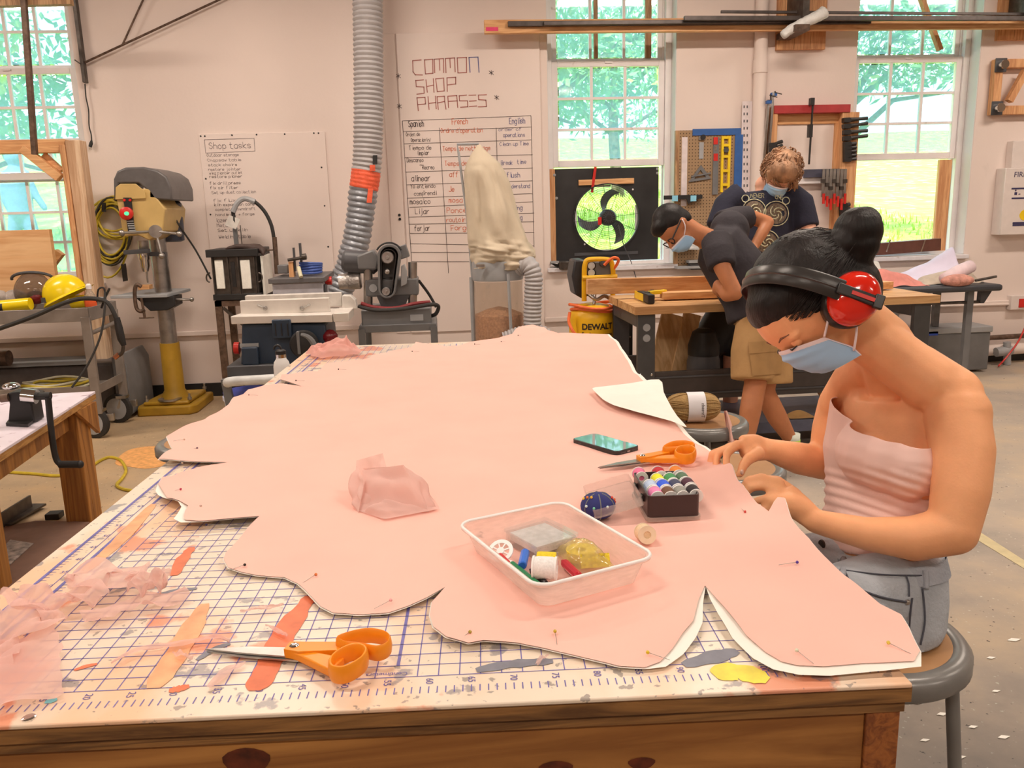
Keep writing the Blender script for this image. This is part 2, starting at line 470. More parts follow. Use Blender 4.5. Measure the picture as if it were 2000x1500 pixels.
r3 = N.new('ShaderNodeValToRGB'); r3.color_ramp.elements[0].position = 0.68; r3.color_ramp.elements[1].position = 0.72
L.new(n3.outputs[0], r3.inputs[0])
mx2 = N.new('ShaderNodeMix'); mx2.data_type = 'RGBA'; L.new(r3.outputs[0], mx2.inputs[0]); L.new(mx.outputs[2], mx2.inputs[6]); mx2.inputs[7].default_value = (*S(70, 60, 55), 1)
# floor colour by position: shade painted in towards the front, warm tan tint towards the cart
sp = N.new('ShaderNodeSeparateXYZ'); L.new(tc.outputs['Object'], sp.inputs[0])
def floor_fade(axis, v0, v1, src, col, amt):
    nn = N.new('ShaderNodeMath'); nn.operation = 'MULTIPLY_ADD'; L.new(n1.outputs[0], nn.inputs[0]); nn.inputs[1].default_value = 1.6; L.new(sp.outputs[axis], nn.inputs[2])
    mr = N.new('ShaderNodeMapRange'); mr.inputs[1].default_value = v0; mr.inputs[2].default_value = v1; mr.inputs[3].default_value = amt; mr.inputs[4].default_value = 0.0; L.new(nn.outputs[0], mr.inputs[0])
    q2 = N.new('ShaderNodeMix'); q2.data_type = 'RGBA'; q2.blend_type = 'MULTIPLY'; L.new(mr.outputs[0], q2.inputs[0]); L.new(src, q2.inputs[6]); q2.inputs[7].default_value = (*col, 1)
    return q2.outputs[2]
fo_ = floor_fade(1, 1.2, 3.0, mx2.outputs[2], (.42, .42, .44), 1.0)  # painted shade: base colour darkens towards the camera
fo_ = floor_fade(0, -1.2, 1.0, fo_, (.98, .84, .62), 1.0)  # warm tint multiplied in towards the cart side
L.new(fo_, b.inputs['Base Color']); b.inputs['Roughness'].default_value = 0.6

R_ = ROOM
def struct(name, mb, mat, bevel=0, smooth=35):
    o = part(None, name, mb, mat, bevel=bevel, smooth=smooth); o['kind'] = 'structure'; return o
WIN = [(-3.75, -2.62), (0.955, 2.0), (3.49, 4.553)]
WZ0, WZ1 = 0.955, 3.42
WT = 0.30
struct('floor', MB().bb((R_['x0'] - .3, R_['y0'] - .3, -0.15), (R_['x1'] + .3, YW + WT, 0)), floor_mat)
struct('ceiling', MB().bb((R_['x0'] - .3, R_['y0'] - .3, R_['z1']), (R_['x1'] + .3, YW + WT, R_['z1'] + .2)), M_ceil)
mb = MB(); xs = [R_['x0'] - .3] + [q for w_ in WIN for q in w_] + [R_['x1'] + .3]
for i in range(0, len(xs), 2): mb.bb((xs[i], YW, 0), (xs[i + 1], YW + WT, R_['z1']))
for a, c in WIN:
    mb.bb((a, YW, 0), (c, YW + WT, WZ0)); mb.bb((a, YW, WZ1), (c, YW + WT, R_['z1']))
struct('wall_back', mb, M_wall)
M_dwall = pm('dark_panel_wall', S(160, 126, 100), .8, var=.1)
struct('wall_left', MB().bb((R_['x0'] - .3, R_['y0'] - .3, 0), (R_['x0'], YW, R_['z1'])), M_dwall)
struct('wall_right', MB().bb((R_['x1'], R_['y0'] - .3, 0), (R_['x1'] + .3, YW, R_['z1'])), M_dwall)
struct('wall_front', MB().bb((R_['x0'], R_['y0'] - .3, 0), (R_['x1'], R_['y0'], R_['z1'])), M_dwall)
mb = MB(); mb.bb((R_['x0'], YW - 0.012, 0), (R_['x1'], YW, 0.11))
struct('baseboard_back', mb, M_black)
mb = MB()
for a, c in ((R_['x0'], -0.36), (0.9, R_['x1'])): mb.bb((a, YW - 0.03, 0.505), (c, YW, 0.545))
struct('trim_1', mb, M_wall, bevel=0.006)

# ---- window reveals (painted lining) and triple-hung sashes
M_pane = clear('hazy_pane', (0.84, 0.97, 1.0), 0.52, 0.05, (0.34, 0.70, 0.98))
M_sill = pm('sill_paint', S(225, 205, 195), 0.55, var=0.06, dirt=((0.4, 0.33, 0.27), 12, 0.62))
FY = YW + 0.15
SZ = [0.985, 1.765, 2.565, 3.37]
def make_window(i, x0, x1, sashes, sill=True):
    t = thing('window_%d' % i, None, None, ((x0 + x1) / 2, YW, WZ0), kind='structure')
    mb = MB(); e = 0.006
    for x, s in ((x0, 1), (x1, -1)): mb.bb((x, YW + 0.004, WZ0), (x + s * e, YW + WT, WZ1))
    mb.bb((x0, YW + 0.004, WZ0), (x1, YW + WT, WZ0 + e)); mb.bb((x0, YW + 0.004, WZ1 - e), (x1, YW + WT, WZ1))
    part(t, 'reveal', mb, M_reveal)
    mb = MB(); j = 0.055
    for x, s in ((x0, 1), (x1, -1)):
        mb.bb((x + s * e, FY - 0.02, WZ0), (x + s * j, FY + 0.10, WZ1)); mb.bb((x + s * j, FY + 0.03, WZ0), (x + s * (j + 0.012), FY + 0.045, WZ1))
    mb.bb((x0 + j, FY - 0.02, WZ1 - 0.05), (x1 - j, FY + 0.1, WZ1)); mb.bb((x0 + j, FY - 0.03, WZ0), (x1 - j, FY + 0.1, WZ0 + 0.03))
    part(t, 'window_frame', mb, M_white, bevel=0.003)
    a, c = x0 + j + 0.002, x1 - j - 0.002
    for k, cols in sashes:
        y = FY + (0.0 if k == 1 else 0.045)
        z0, z1 = SZ[k], SZ[k + 1] + 0.03
        s = MB(); st = 0.048
        s.bb((a, y, z0), (a + st, y + 0.04, z1)); s.bb((c - st, y, z0), (c, y + 0.04, z1))
        s.bb((a + st, y, z0), (c - st, y + 0.04, z0 + 0.055)); s.bb((a + st, y, z1 - 0.045), (c - st, y + 0.04, z1))
        so = part(t, 'sash', s, M_white, bevel=0.003)
        gx0, gx1, gz0, gz1 = a + st, c - st, z0 + 0.055, z1 - 0.045
        for q in range(1, cols):
            x = gx0 + (gx1 - gx0) * q / cols
            part(so, 'muntin', MB().bb((x - 0.011, y + 0.006, gz0), (x + 0.011, y + 0.034, gz1)), M_white)
        for q in range(1, 3):
            z = gz0 + (gz1 - gz0) * q / 3
            part(so, 'muntin', MB().bb((gx0, y + 0.008, z - 0.010), (gx1, y + 0.032, z + 0.010)), M_white)
        for q in range(cols):
            for w in range(3):
                xa, xb = gx0 + (gx1 - gx0) * q / cols + 0.011, gx0 + (gx1 - gx0) * (q + 1) / cols - 0.011
                za, zb = gz0 + (gz1 - gz0) * w / 3 + 0.010, gz0 + (gz1 - gz0) * (w + 1) / 3 - 0.010
                part(so, 'pane', MB().add([(xa, y + 0.02, za), (xb, y + 0.02, za), (xb, y + 0.02, zb), (xa, y + 0.02, zb)], [(0, 1, 2, 3)]), M_pane)
        if k < 2: part(so, 'sash_lift', MB().bb(((a + c) / 2 - 0.03, y - 0.012, z1 - 0.02), ((a + c) / 2 + 0.03, y, z1 - 0.005)), M_white)
    return t
make_window(1, *WIN[0], [(0, 4), (1, 4), (2, 4)])
win2 = make_window(2, *WIN[1], [(1, 3), (2, 3)])
win3 = make_window(3, *WIN[2], [(1, 3), (2, 3)])

# ---- outdoors: hillside lawn, trees, a passer-by
M_grass = pm('lawn', (0.30, 0.50, 0.07), 0.9, var=0.35, scale=1.4, bump=0.4, bscale=30, dirt=((0.55, 0.62, 0.20), 3.0, 0.55))
def hz(x, y): return 0.35 + 0.115 * max(0, y - 7.5) + 0.15 * math.sin(x * 0.21 + y * 0.1)
mb = MB(); mb.grid(lambda u, v: Vector((-40 + 80 * u, 6.2 + 55 * v * v, hz(-40 + 80 * u, 6.2 + 55 * v * v))), 50, 50)
lawn = struct('floor_lawn', mb, M_grass, smooth=True)
mb = MB(); rnd = random.Random(3)
for k in range(9000):
    x = rnd.uniform(-7, 9) ; y = 6.3 + 14 * rnd.random() ** 1.6
    z = hz(x, y); h = rnd.uniform(0.05, 0.16); a = rnd.uniform(0, 6.3); w = 0.008 + 0.001 * y
    d = Vector((math.cos(a), math.sin(a), 0)); ln = Vector((rnd.uniform(-.05, .05), rnd.uniform(-.05, .05), 0))
    mb.add([(x - d.x * w, y - d.y * w, z), (x + d.x * w, y + d.y * w, z), (x + ln.x, y + ln.y, z + h)], [(0, 1, 2)])
solo('grass_blades', mb, pm('grass_blade', (0.42, 0.60, 0.12), 0.8, var=0.3, scale=3), 'long sunlit grass blades on the lawn outside the windows', 'grass', (0, 8, 0.4), kind='stuff', fix=False)
M_bark = pm('bark', (0.16, 0.12, 0.09), 0.9, var=0.4, scale=12)
leafm, nt, b = newmat('leaves'); N = nt.nodes; L = nt.links
oi = N.new('ShaderNodeTexNoise'); oi.inputs['Scale'].default_value = 0.9; oi.inputs['Detail'].default_value = 4
tc = N.new('ShaderNodeTexCoord'); L.new(tc.outputs['Object'], oi.inputs['Vector'])
cr = N.new('ShaderNodeValToRGB'); e = cr.color_ramp.elements
e[0].position = 0.35; e[0].color = (0.12, 0.28, 0.16, 1); e[1].position = 0.66; e[1].color = (0.48, 0.52, 0.09, 1)
q = e.new(0.52); q.color = (0.24, 0.46, 0.20, 1)
L.new(oi.outputs[0], cr.inputs[0]); L.new(cr.outputs[0], b.inputs['Base Color'])
b.inputs['Roughness'].default_value = 0.55; b.inputs['Transmission Weight'].default_value = 0.0
MATS['leaves'] = leafm
def tree(x, y, h, spread, label, seed, nl=5200, low=1.8):
    z0 = hz(x, y) - 0.1; t = thing('tree', label, 'tree', (x, y, z0), group='trees on the lawn outside')
    rnd = random.Random(seed); mb = MB()
    trunk = smooth_path([(x, y, z0), (x + rnd.uniform(-.2, .2), y, z0 + h * .25), (x + rnd.uniform(-.4, .4), y, z0 + h * .55), (x + rnd.uniform(-.5, .5), y, z0 + h * .9)], 4)
    mb.tube(trunk, [0.16 - 0.012 * i for i in range(len(trunk))], 8)
    br = []
    for k in range(11):
        s = trunk[3 + k % (len(trunk) - 4)]; a = rnd.uniform(0, 6.28); r = spread * rnd.uniform(.5, .95)
        e = s + Vector((math.cos(a) * r, math.sin(a) * r, rnd.uniform(-.1, 1.6)))
        mid = (s + e) / 2 + Vector((0, 0, .35)); mb.tube([s, mid, e], [0.06, 0.04, 0.015], 6); br.append((s, mid, e))
    part(t, 'trunk', mb, M_bark, smooth=True)
    lv = MB(); vs = []; fs = []
    for k in range(nl):
        s, mid, e = br[k % len(br)]; u = rnd.random() ** .6
        c = (s.lerp(mid, u * 2) if u < .5 else mid.lerp(e, u * 2 - 1)) + Vector([rnd.gauss(0, .42) for _ in range(3)])
        if c.z < z0 + low: continue
        d = Vector([rnd.gauss(0, 1) for _ in range(3)]).normalized(); p = d.orthogonal().normalized() * rnd.uniform(.025, .05); ln = rnd.uniform(.12, .26)
        i = len(vs); vs += [c, c + d * ln * .45 + p, c + d * ln, c + d * ln * .45 - p]; fs.append((i, i + 1, i + 2, i + 3))
    lv.add(vs, fs); part(t, 'foliage', lv, leafm, smooth=False, kind='stuff', fix=False)
    return t
tree(1.55, 12.2, 7.5, 3.6, 'leafy tree with thin curved trunk outside the window above the fan', 4, 9000, 2.0)
tree(6.6, 12.5, 7.5, 3.4, 'leafy tree outside the window beside the clamp rack', 9, 7000, 2.2)
tree(-7.2, 12.0, 7.0, 3.0, 'leafy tree outside the window beside the drill press', 12, 7000, 1.9)
tree(4.4, 19, 8.5, 4.2, 'distant leafy tree on the slope between two closer trees', 21, 6000, 1.5)
tree(-3.2, 20, 8, 4.0, 'distant leafy tree high on the slope behind the passer-by', 33, 6000, 1.5)

# ---- ceiling lamps
M_tube = pm('lamp_diffuser', (0.9, 0.9, 0.88), 0.4, var=0.02, emit=(LAMP_COL, 4.0))
lamp0 = None
for i, (x, y, pw) in enumerate([(x, y, pw) for y, pw in ((-2.6, .8), (0.6, .58), (3.9, .95)) for x in (-4.0, -1.0, 2.0, 5.2)]):
    if lamp0 is None:
        t = lamp0 = thing('ceiling_lamp', 'long white fluorescent ceiling lamp hanging in rows over the workshop', 'lamp', (0, 0, 0), group='fluorescent lamps in rows under the ceiling')
        part(t, 'housing', MB().prism([(-.62, -.12, 0), (-.62, -.05, .07), (-.62, .05, .07), (-.62, .12, 0)], (1.24, 0, 0)), M_white, local=True)
        part(t, 'diffuser', MB().prism([(-.6, -.105, -.035), (-.6, -.105, -.001), (-.6, .105, -.001), (-.6, .105, -.035)], (1.2, 0, 0)), M_tube, local=True, bevel=0.01)
        for hx in (-.5, .5): part(t, 'hanger', MB().cyl((hx, 0, .07), (hx, 0, .40), .004), M_steel, local=True)
    else: t = copy_tree(lamp0)
    t.location = (x, y, 3.6)
    ld = bpy.data.lights.new('lamp_light', 'AREA'); ld.shape = 'RECTANGLE'; ld.size = 1.2; ld.size_y = 0.22; ld.energy = LAMP_W * pw; ld.color = LAMP_COL
    lo = bpy.data.objects.new('lamp_light', ld); COL.objects.link(lo); lo.location = (x, y, 3.555)
# ================================================================== the big cutting table
from mathutils.geometry import delaunay_2d_cdt
from mathutils.kdtree import KDTree
TM = Matrix.Rotation(-TT, 4, 'Z'); TMI = TM.inverted()
def tw(x, y, z=TH): return TM @ Vector((x, y, z))
def tl(p): return TMI @ p
TX0, TX1, TY0, TY1 = -0.649, 0.573, -0.058, 2.617
M_ply = wood('plywood_edge', S(150, 100, 52), S(96, 60, 30), 0, 9)
M_apron = wood('stained_pine', S(178, 116, 56), S(140, 84, 36), 0, 3.2)
M_post = wood('end_post', S(160, 90, 40), S(120, 62, 28), 1, 10)
mat_m, nt, b = newmat('printed_cutting_mat'); N = nt.nodes; L = nt.links
tc = N.new('ShaderNodeTexCoord')
def ramp(src, p0, c0, p1, c1):
    r = N.new('ShaderNodeValToRGB'); r.color_ramp.elements[0].position = p0; r.color_ramp.elements[0].color = (*c0, 1)
    r.color_ramp.elements[1].position = p1; r.color_ramp.elements[1].color = (*c1, 1); L.new(src, r.inputs[0]); return r.outputs[0]
def nz_(scale, det, st=(1, 1, 1), loc=(0, 0, 0)):
    mp = N.new('ShaderNodeMapping'); mp.inputs['Scale'].default_value = st; mp.inputs['Location'].default_value = loc; L.new(tc.outputs['Object'], mp.inputs[0])
    n = N.new('ShaderNodeTexNoise'); n.inputs['Scale'].default_value = scale; n.inputs['Detail'].default_value = det; L.new(mp.outputs[0], n.inputs['Vector']); return n.outputs[0]
def mixc(f, a, c):
    mx = N.new('ShaderNodeMix'); mx.data_type = 'RGBA'; L.new(f, mx.inputs[0]); L.new(a, mx.inputs[6])
    if isinstance(c, tuple): mx.inputs[7].default_value = (*c, 1)
    else: L.new(c, mx.inputs[7])
    return mx.outputs[2]
K0, K1 = (0, 0, 0), (1, 1, 1)
base = ramp(nz_(3, 4), 0.3, S(226, 194, 164), 0.7, S(238, 208, 178))
o1 = mixc(ramp(nz_(4.5, 5, (1, .5, 1)), 0.50, K0, 0.62, (.7, .7, .7)), base, S(240, 172, 122))
o2 = mixc(ramp(nz_(7, 7, (1, .7, 1), (3, 1, 0)), 0.60, K0, 0.63, (.75, .75, .75)), o1, S(226, 120, 76))
o3 = mixc(ramp(nz_(16, 8, (1, 1, 1), (7, 2, 0)), 0.62, K0, 0.645, (.7, .7, .7)), o2, S(128, 116, 116))
o4 = mixc(ramp(nz_(60, 5, (1, 1, 1), (1, 9, 0)), 0.64, K0, 0.67, (.6, .6, .6)), o3, S(95, 85, 85))
L.new(o4, b.inputs['Base Color']); b.inputs['Roughness'].default_value = 0.35
tbl = thing('cutting_table', 'big plywood cutting table with a printed blue grid top and paint stains', 'table', (0, 0, 0), -TT)
def P_(name, mb, mat, **k): return part(tbl, name, mb, mat, local=True, **k)
P_('cutting_mat', MB().bb((TX0, TY0 - .004, TH - .006), (TX1, TY1, TH)), mat_m, label='white grid mat stained with orange and grey paint', bevel=.002)
P_('plywood_top', MB().bb((TX0 + .003, TY0, TH - .026), (TX1 + .002, TY1, TH - .006)), M_ply)
P_('plywood_core', MB().bb((TX0 + .006, TY0 + .006, TH - .042), (TX1 - .002, TY1 - .004, TH - .026)), M_ply)
P_('apron', MB().bb((TX0 + .01, TY0 + .012, .69), (TX1 - .045, TY0 + .05, TH - .042)), M_apron, bevel=.002, label='knotty stained pine apron board')
for (x0, x1, y0, y1) in ((TX0 + .01, TX0 + .05, TY0 + .05, TY1 - .05), (TX1 - .045, TX1 - .007, TY0 + .9, TY1 - .15), (TX0 + .01, TX1 - .007, TY1 - .05, TY1 - .012)):
    P_('apron', MB().bb((x0, y0, .69), (x1, y1, TH - .042)), M_apron, bevel=.002)
for (x, y) in ((TX1 - .045, TY0 + .008), (TX0 + .01, TY0 + .055), (TX1 - .045, TY1 - .14), (TX0 + .055, TY1 - .14)):
    P_('leg', MB().bb((x, y, 0), (x + .04, y + .09, TH - .042)), M_post, bevel=.002)
# knots on the apron
mb = MB()
for (px, py, rx, rz) in ((472, 1473, .027, .018), (1085, 1497, .02, .011), (1250, 1480, .016, .008)):
    p = tl(W(px, py, -0.05))
    mb.add([(p.x + rx * math.cos(a) * (1 + .1 * math.sin(3 * a)), TY0 + .0112, min(.800, p.z) + rz * math.sin(a)) for a in [k * math.pi / 8 for k in range(16)]], [tuple(range(16))])
P_('knots', mb, pm('wood_knot', S(92, 36, 14), .6, var=.5, scale=60), kind='stuff')
# printed grid, ruler ticks and numbers
mb = MB(); zt = TH + .0004
def ln(x0, y0, x1, y1, w):
    d = Vector((x1 - x0, y1 - y0, 0)).normalized(); s = Vector((-d.y, d.x, 0)) * w / 2
    mb.add([Vector((x0, y0, zt)) - s, Vector((x1, y1, zt)) - s, Vector((x1, y1, zt)) + s, Vector((x0, y0, zt)) + s], [(0, 1, 2, 3)])
I_ = .0254
for k in range(-20, 23): ln(k * I_, 0 if k != -1 else I_, k * I_, 101 * I_, .0014 if k != -1 else .0042)
for k in range(0, 102): ln(-20 * I_, k * I_, 22 * I_, k * I_, .0014)
for k in range(0, 114):
    x = .0155 + (k - 60) * .01
    if x > TX0 + .01: ln(x, -.036, x, -.0225, .0014)
for xx in (-.612, -.568):
    ln(xx, 0, xx, 2.56, .006); ln(xx + .030, 0, xx + .030, 2.56, .0015)
    for k in range(0, 256): ln(xx, k * .01, xx + .011, k * .01, .0013)
P_('printed_lines', mb, pm('blue_print', S(112, 98, 150), .5, var=.15, scale=60), smooth=False, kind='stuff', fix=False)
mb = MB()
for k in range(5, 115, 5):
    x = .0155 + (k - 60) * .01
    if x < TX0 + .02 or x > TX1 - .03: continue
    t_ = textmesh(str(k), .0125, Matrix.Translation((x - .004, -.0055, TH + .0006)) @ Matrix.Rotation(-math.pi / 2, 4, 'Z'))
    mb.add(t_.v, t_.f)
for k in range(5, 250, 5):
    for xx in (-.594, -.550):
        t_ = textmesh(str(k), .013, Matrix.Translation((xx, k * .01 - .006, TH + .0006)))
        mb.add(t_.v, t_.f)
t_ = textmesh('Centimeters', .010, Matrix.Translation((-.012, .0105, TH + .0006)) @ Matrix.Rotation(math.pi, 4, 'Z')); mb.add(t_.v, t_.f)
P_('printed_numbers', mb, pm('blue_number_print', S(96, 82, 140), .5), smooth=False, kind='stuff', fix=False)
# paint marks with a shape of their own
def streak(name, pts, w, mat, seed):
    r = random.Random(seed); a = []; c = []
    P = smooth_path([tl(G(*p)) for p in pts], 6)
    for i, p in enumerate(P):
        d = P[min(i + 1, len(P) - 1)] - P[max(i - 1, 0)]; s = Vector((-d.y, d.x, 0)).normalized()
        ww = w * (.25 + math.sin(math.pi * (i + .6) / len(P)) ** .5) * r.uniform(.75, 1.1) / 2
        a.append(Vector((p.x, p.y, TH + .0009)) + s * ww); c.append(Vector((p.x, p.y, TH + .0009)) - s * ww)
    m_ = MB(); n = len(P)
    m_.add(a + c, [(i, i + 1, n + i + 1, n + i) for i in range(n - 1)])
    P_(name, m_, mat, smooth=False)
mo = pm('orange_paint_mark', S(222, 108, 66), .5, var=.15, scale=40); mg = pm('grey_paint_mark', S(128, 120, 122), .5, var=.15, scale=40); my = pm('yellow_paint_mark', S(240, 205, 70), .45, var=.2, scale=30)
streak('paint_mark', [(340, 1125), (355, 1095), (375, 1070)], .018, mo, 1)
streak('paint_mark', [(608, 1165), (560, 1230), (520, 1310), (497, 1350)], .030, mo, 2)
streak('paint_mark', [(930, 1310), (1000, 1298), (1080, 1292)], .016, mg, 3)
streak('paint_mark', [(1335, 1300), (1390, 1285), (1440, 1272)], .022, mg, 4)
streak('paint_mark', [(1395, 1320), (1440, 1312), (1500, 1330)], .030, my, 5)
streak('paint_mark', [(300, 1165), (340, 1155), (385, 1150)], .010, mg, 6)
streak('paint_mark', [(385, 1290), (420, 1268), (450, 1258)], .010, mg, 7)
streak('paint_mark', [(88, 1372), (100, 1370), (112, 1366)], .008, pm('teal_paint', S(120, 190, 190), .5), 8)
streak('paint_mark', [(330, 1350), (350, 1346), (370, 1341)], .012, mo, 9)
streak('paint_mark', [(145, 1310), (170, 1302), (190, 1298)], .007, mo, 10)
streak('paint_mark', [(300, 1345), (350, 1270), (400, 1180)], .028, pm('faded_orange_paint', S(236, 158, 108), .5, var=.2, scale=30), 11)
streak('paint_mark', [(160, 1120), (230, 1060), (300, 985)], .022, pm('faded_orange_paint', S(236, 158, 108), .5), 12)
P_('screw', MB().lathe([(.0075, 0), (.0075, .0015), (.005, .0022), (.001, .0018)], (-.432, -.0495, TH), n=16), M_chrome)

# ================================================================== pattern paper and pink fabric
OUT = [(1190,655,1),(1150,656,0),(1090,658,0),(1075,655,0),(1062,645,0),(1040,641,0),(1015,645,0),(1000,655,0),(975,662,0),(940,667,0),(918,672,0),(900,679,0),(870,681,0),(860,678,0),(830,676,0),(812,674,0),(803,684,0),(760,690,0),(755,694,0),(726,696,0),(722,703,0),(710,706,0),(684,708,1),(675,712,0),(656,714,0),(635,716,0),(626,726,0),(620,730,0),(597,730,0),(587,733,0),(569,739,0),(550,740,0),(546,750,0),(589,762,0),(550,757,0),(517,759,0),(484,766,0),(475,775,0),(456,783,0),(446,797,0),(407,826,0),(400,832,0),(355,850,0),(325,862,0),(337,885,0),(327,897,0),(309,911,0),(360,911,0),(445,914,0),(400,920,0),(355,932,0),(335,941,0),(317,942,0),(309,957,0),(305,970,1),(310,979,1),(327,991,0),(350,997,0),(356,1005,1),(350,1015,1),(341,1030,1.5),(355,1037,1),(390,1035,0),(440,1031,0),(507,1027,0),(487,1043,0),(460,1070,0),(440,1092,0),(436,1105,0),(445,1120,0),(470,1127,0),(500,1132,0),(555,1136,0),(580,1150,0),(600,1170,0),(625,1195,0),(650,1207,0),(700,1210,0),(760,1206,0),(800,1194,0),(835,1180,0),(868,1161,0),(842,1188,0),(838,1215,0),(845,1240,0),(870,1260,0),(915,1273,0),(945,1266,0),(1010,1267,0),(1060,1275,0),(1110,1286,0),(1160,1299,0),(1210,1312,0),(1260,1314,0),(1300,1309,.8),(1335,1285,1.3),(1360,1255,1.5),(1372,1230,1),(1373,1190,.5),(1378,1157,0),(1387,1185,.6),(1402,1215,1.2),(1430,1258,1.6),(1470,1294,1.8),(1510,1318,1.8),(1560,1329,1.6),(1620,1330,1.4),(1700,1323,1.3),(1798,1318,.8),(1798,1290,0),(1775,1240,0),(1760,1217,0),(1720,1196,0),(1685,1167,0),(1650,1136,0),(1610,1096,0),(1580,1062,0),(1560,1045,0),(1548,1032,0),(1532,1008,0),(1516,1004,0),(1500,1018,0),(1478,1003,0),(1455,980,0),(1432,945,0),(1405,908,.3),(1378,880,.8),(1345,852,1),(1320,823,1),(1300,792,1),(1283,760,1),(1262,748,1.2),(1246,735,1),(1232,712,1),(1217,688,1),(1204,667,1)]
def clothz(x, y):
    n1 = noise.noise(Vector((x * 1.3 + y * .5, y * 7.0 - x * .8, 1.7))); n2 = noise.noise(Vector((x * 4.5, y * 13 - x * 2.5, 5.1))); n3 = noise.noise(Vector((x * 2.2, y * 2.4, 9.0)))
    return max(0, .005 + .0062 * n1 + .0028 * n2 + .003 * n3)
BUMPS = [(1532, 1008, .016, .03), (1432, 940, .022, .04), (1475, 975, .018, .05), (1040, 650, .012, .07), (350, 990, .006, .04), (335, 900, .012, .05), (1790, 1300, .004, .04), (1100, 655, .01, .06)]
BUMPS = [(tl(G(a, c)), h, s) for a, c, h, s in BUMPS]
def sheet(name, inset, zoff, curl, mat, label, cat):
    pts = [tl(G(a, c)).to_2d() for a, c, k in OUT]; ks = [k for a, c, k in OUT]
    area = sum(p.x * q.y - q.x * p.y for p, q in zip(pts, pts[1:] + pts[:1])); sg = 1 if area > 0 else -1
    ins = []
    n = len(pts)
    for i in range(n):
        d = (pts[(i + 1) % n] - pts[i - 1]).normalized(); nn = Vector((-d.y, d.x)) * sg
        ins.append(pts[i] + nn * (inset[0] + inset[1] * ks[i]))
    loop = []
    for i in range(n):
        a, c = ins[i], ins[(i + 1) % n]; m_ = max(1, int((c - a).length / .012))
        loop += [a.lerp(c, k / m_) for k in range(m_)]
    kd = KDTree(len(loop))
    for i, p in enumerate(loop): kd.insert((p.x, p.y, 0), i)
    kd.balance()
    r = random.Random(5); vs = list(loop)
    s = .021
    for i in range(int(1.5 / s)):
        for j in range(int(3.2 / s)):
            p = Vector((-.75 + (i + r.uniform(-.3, .3) + .5 * (j % 2)) * s, -.2 + (j + r.uniform(-.3, .3)) * s))
            if kd.find((p.x, p.y, 0))[2] > .011: vs.append(p)
    nl = len(loop)
    out = delaunay_2d_cdt(vs, [(i, (i + 1) % nl) for i in range(nl)], [list(range(nl))], 1, 1e-6)
    V, Fc = out[0], out[2]
    mb = MB(); P = []
    for v in V:
        x, y = v.x, v.y; d = kd.find((x, y, 0))[2]
        z = TH + .0012 + clothz(x, y) + zoff
        z += curl * math.exp(-d / .022) * max(0, .35 + noise.noise(Vector((x * 5, y * 5, 3.3))))
        for c, h, sg_ in BUMPS: z += h * math.exp(-((x - c.x) ** 2 + (y - c.y) ** 2) / sg_ ** 2)
        P.append(Vector((x, y, z)))
    mb.add([TM @ p for p in P], [tuple(f) for f in Fc])
    return solo(name, mb, mat, label, cat, tuple(TM @ Vector((0, 1.2, TH))), smooth=True, fix=False)
M_paper = pm('pattern_paper', S(250, 222, 200), .8, var=.02)
M_pink = pm('pink_fabric', S(248, 178, 155), .85, var=.035, scale=5, bump=.06, bscale=900, spec=.2)
sheet('pattern_paper', (0, 0), 0, .010, M_paper, 'white petal-edged pattern paper lying under the pink fabric', 'paper')
sheet('pink_fabric', (.0016, .0105), .0016, .010, M_pink, 'large pink petal-edged fabric sheet spread over the cutting table', 'fabric')
def czw(p): q = tl(p); return TH + .0012 + clothz(q.x, q.y) + .0016
# bare patch of pattern paper folded up over the fabric
fl = [(1157, 773), (1185, 768), (1230, 762), (1287, 754), (1296, 780), (1312, 815), (1341, 851), (1310, 838), (1270, 829), (1225, 818), (1190, 803), (1172, 790)]
mb = MB(); c_ = G(1240, 790)
pl = [G(a, b_) for a, b_ in fl]; pl = smooth_path(pl, 3, True)
mb.add([Vector((p.x, p.y, czw(p) + .016)) for p in pl] + [Vector((c_.x, c_.y, czw(c_) + .016))], [(i, (i + 1) % len(pl), len(pl)) for i in range(len(pl))])
solo('pattern_sheet', mb, M_paper, 'bare cream corner of pattern paper with pencil lines on the pink fabric', 'paper', tuple(c_), smooth=True, fix=False)

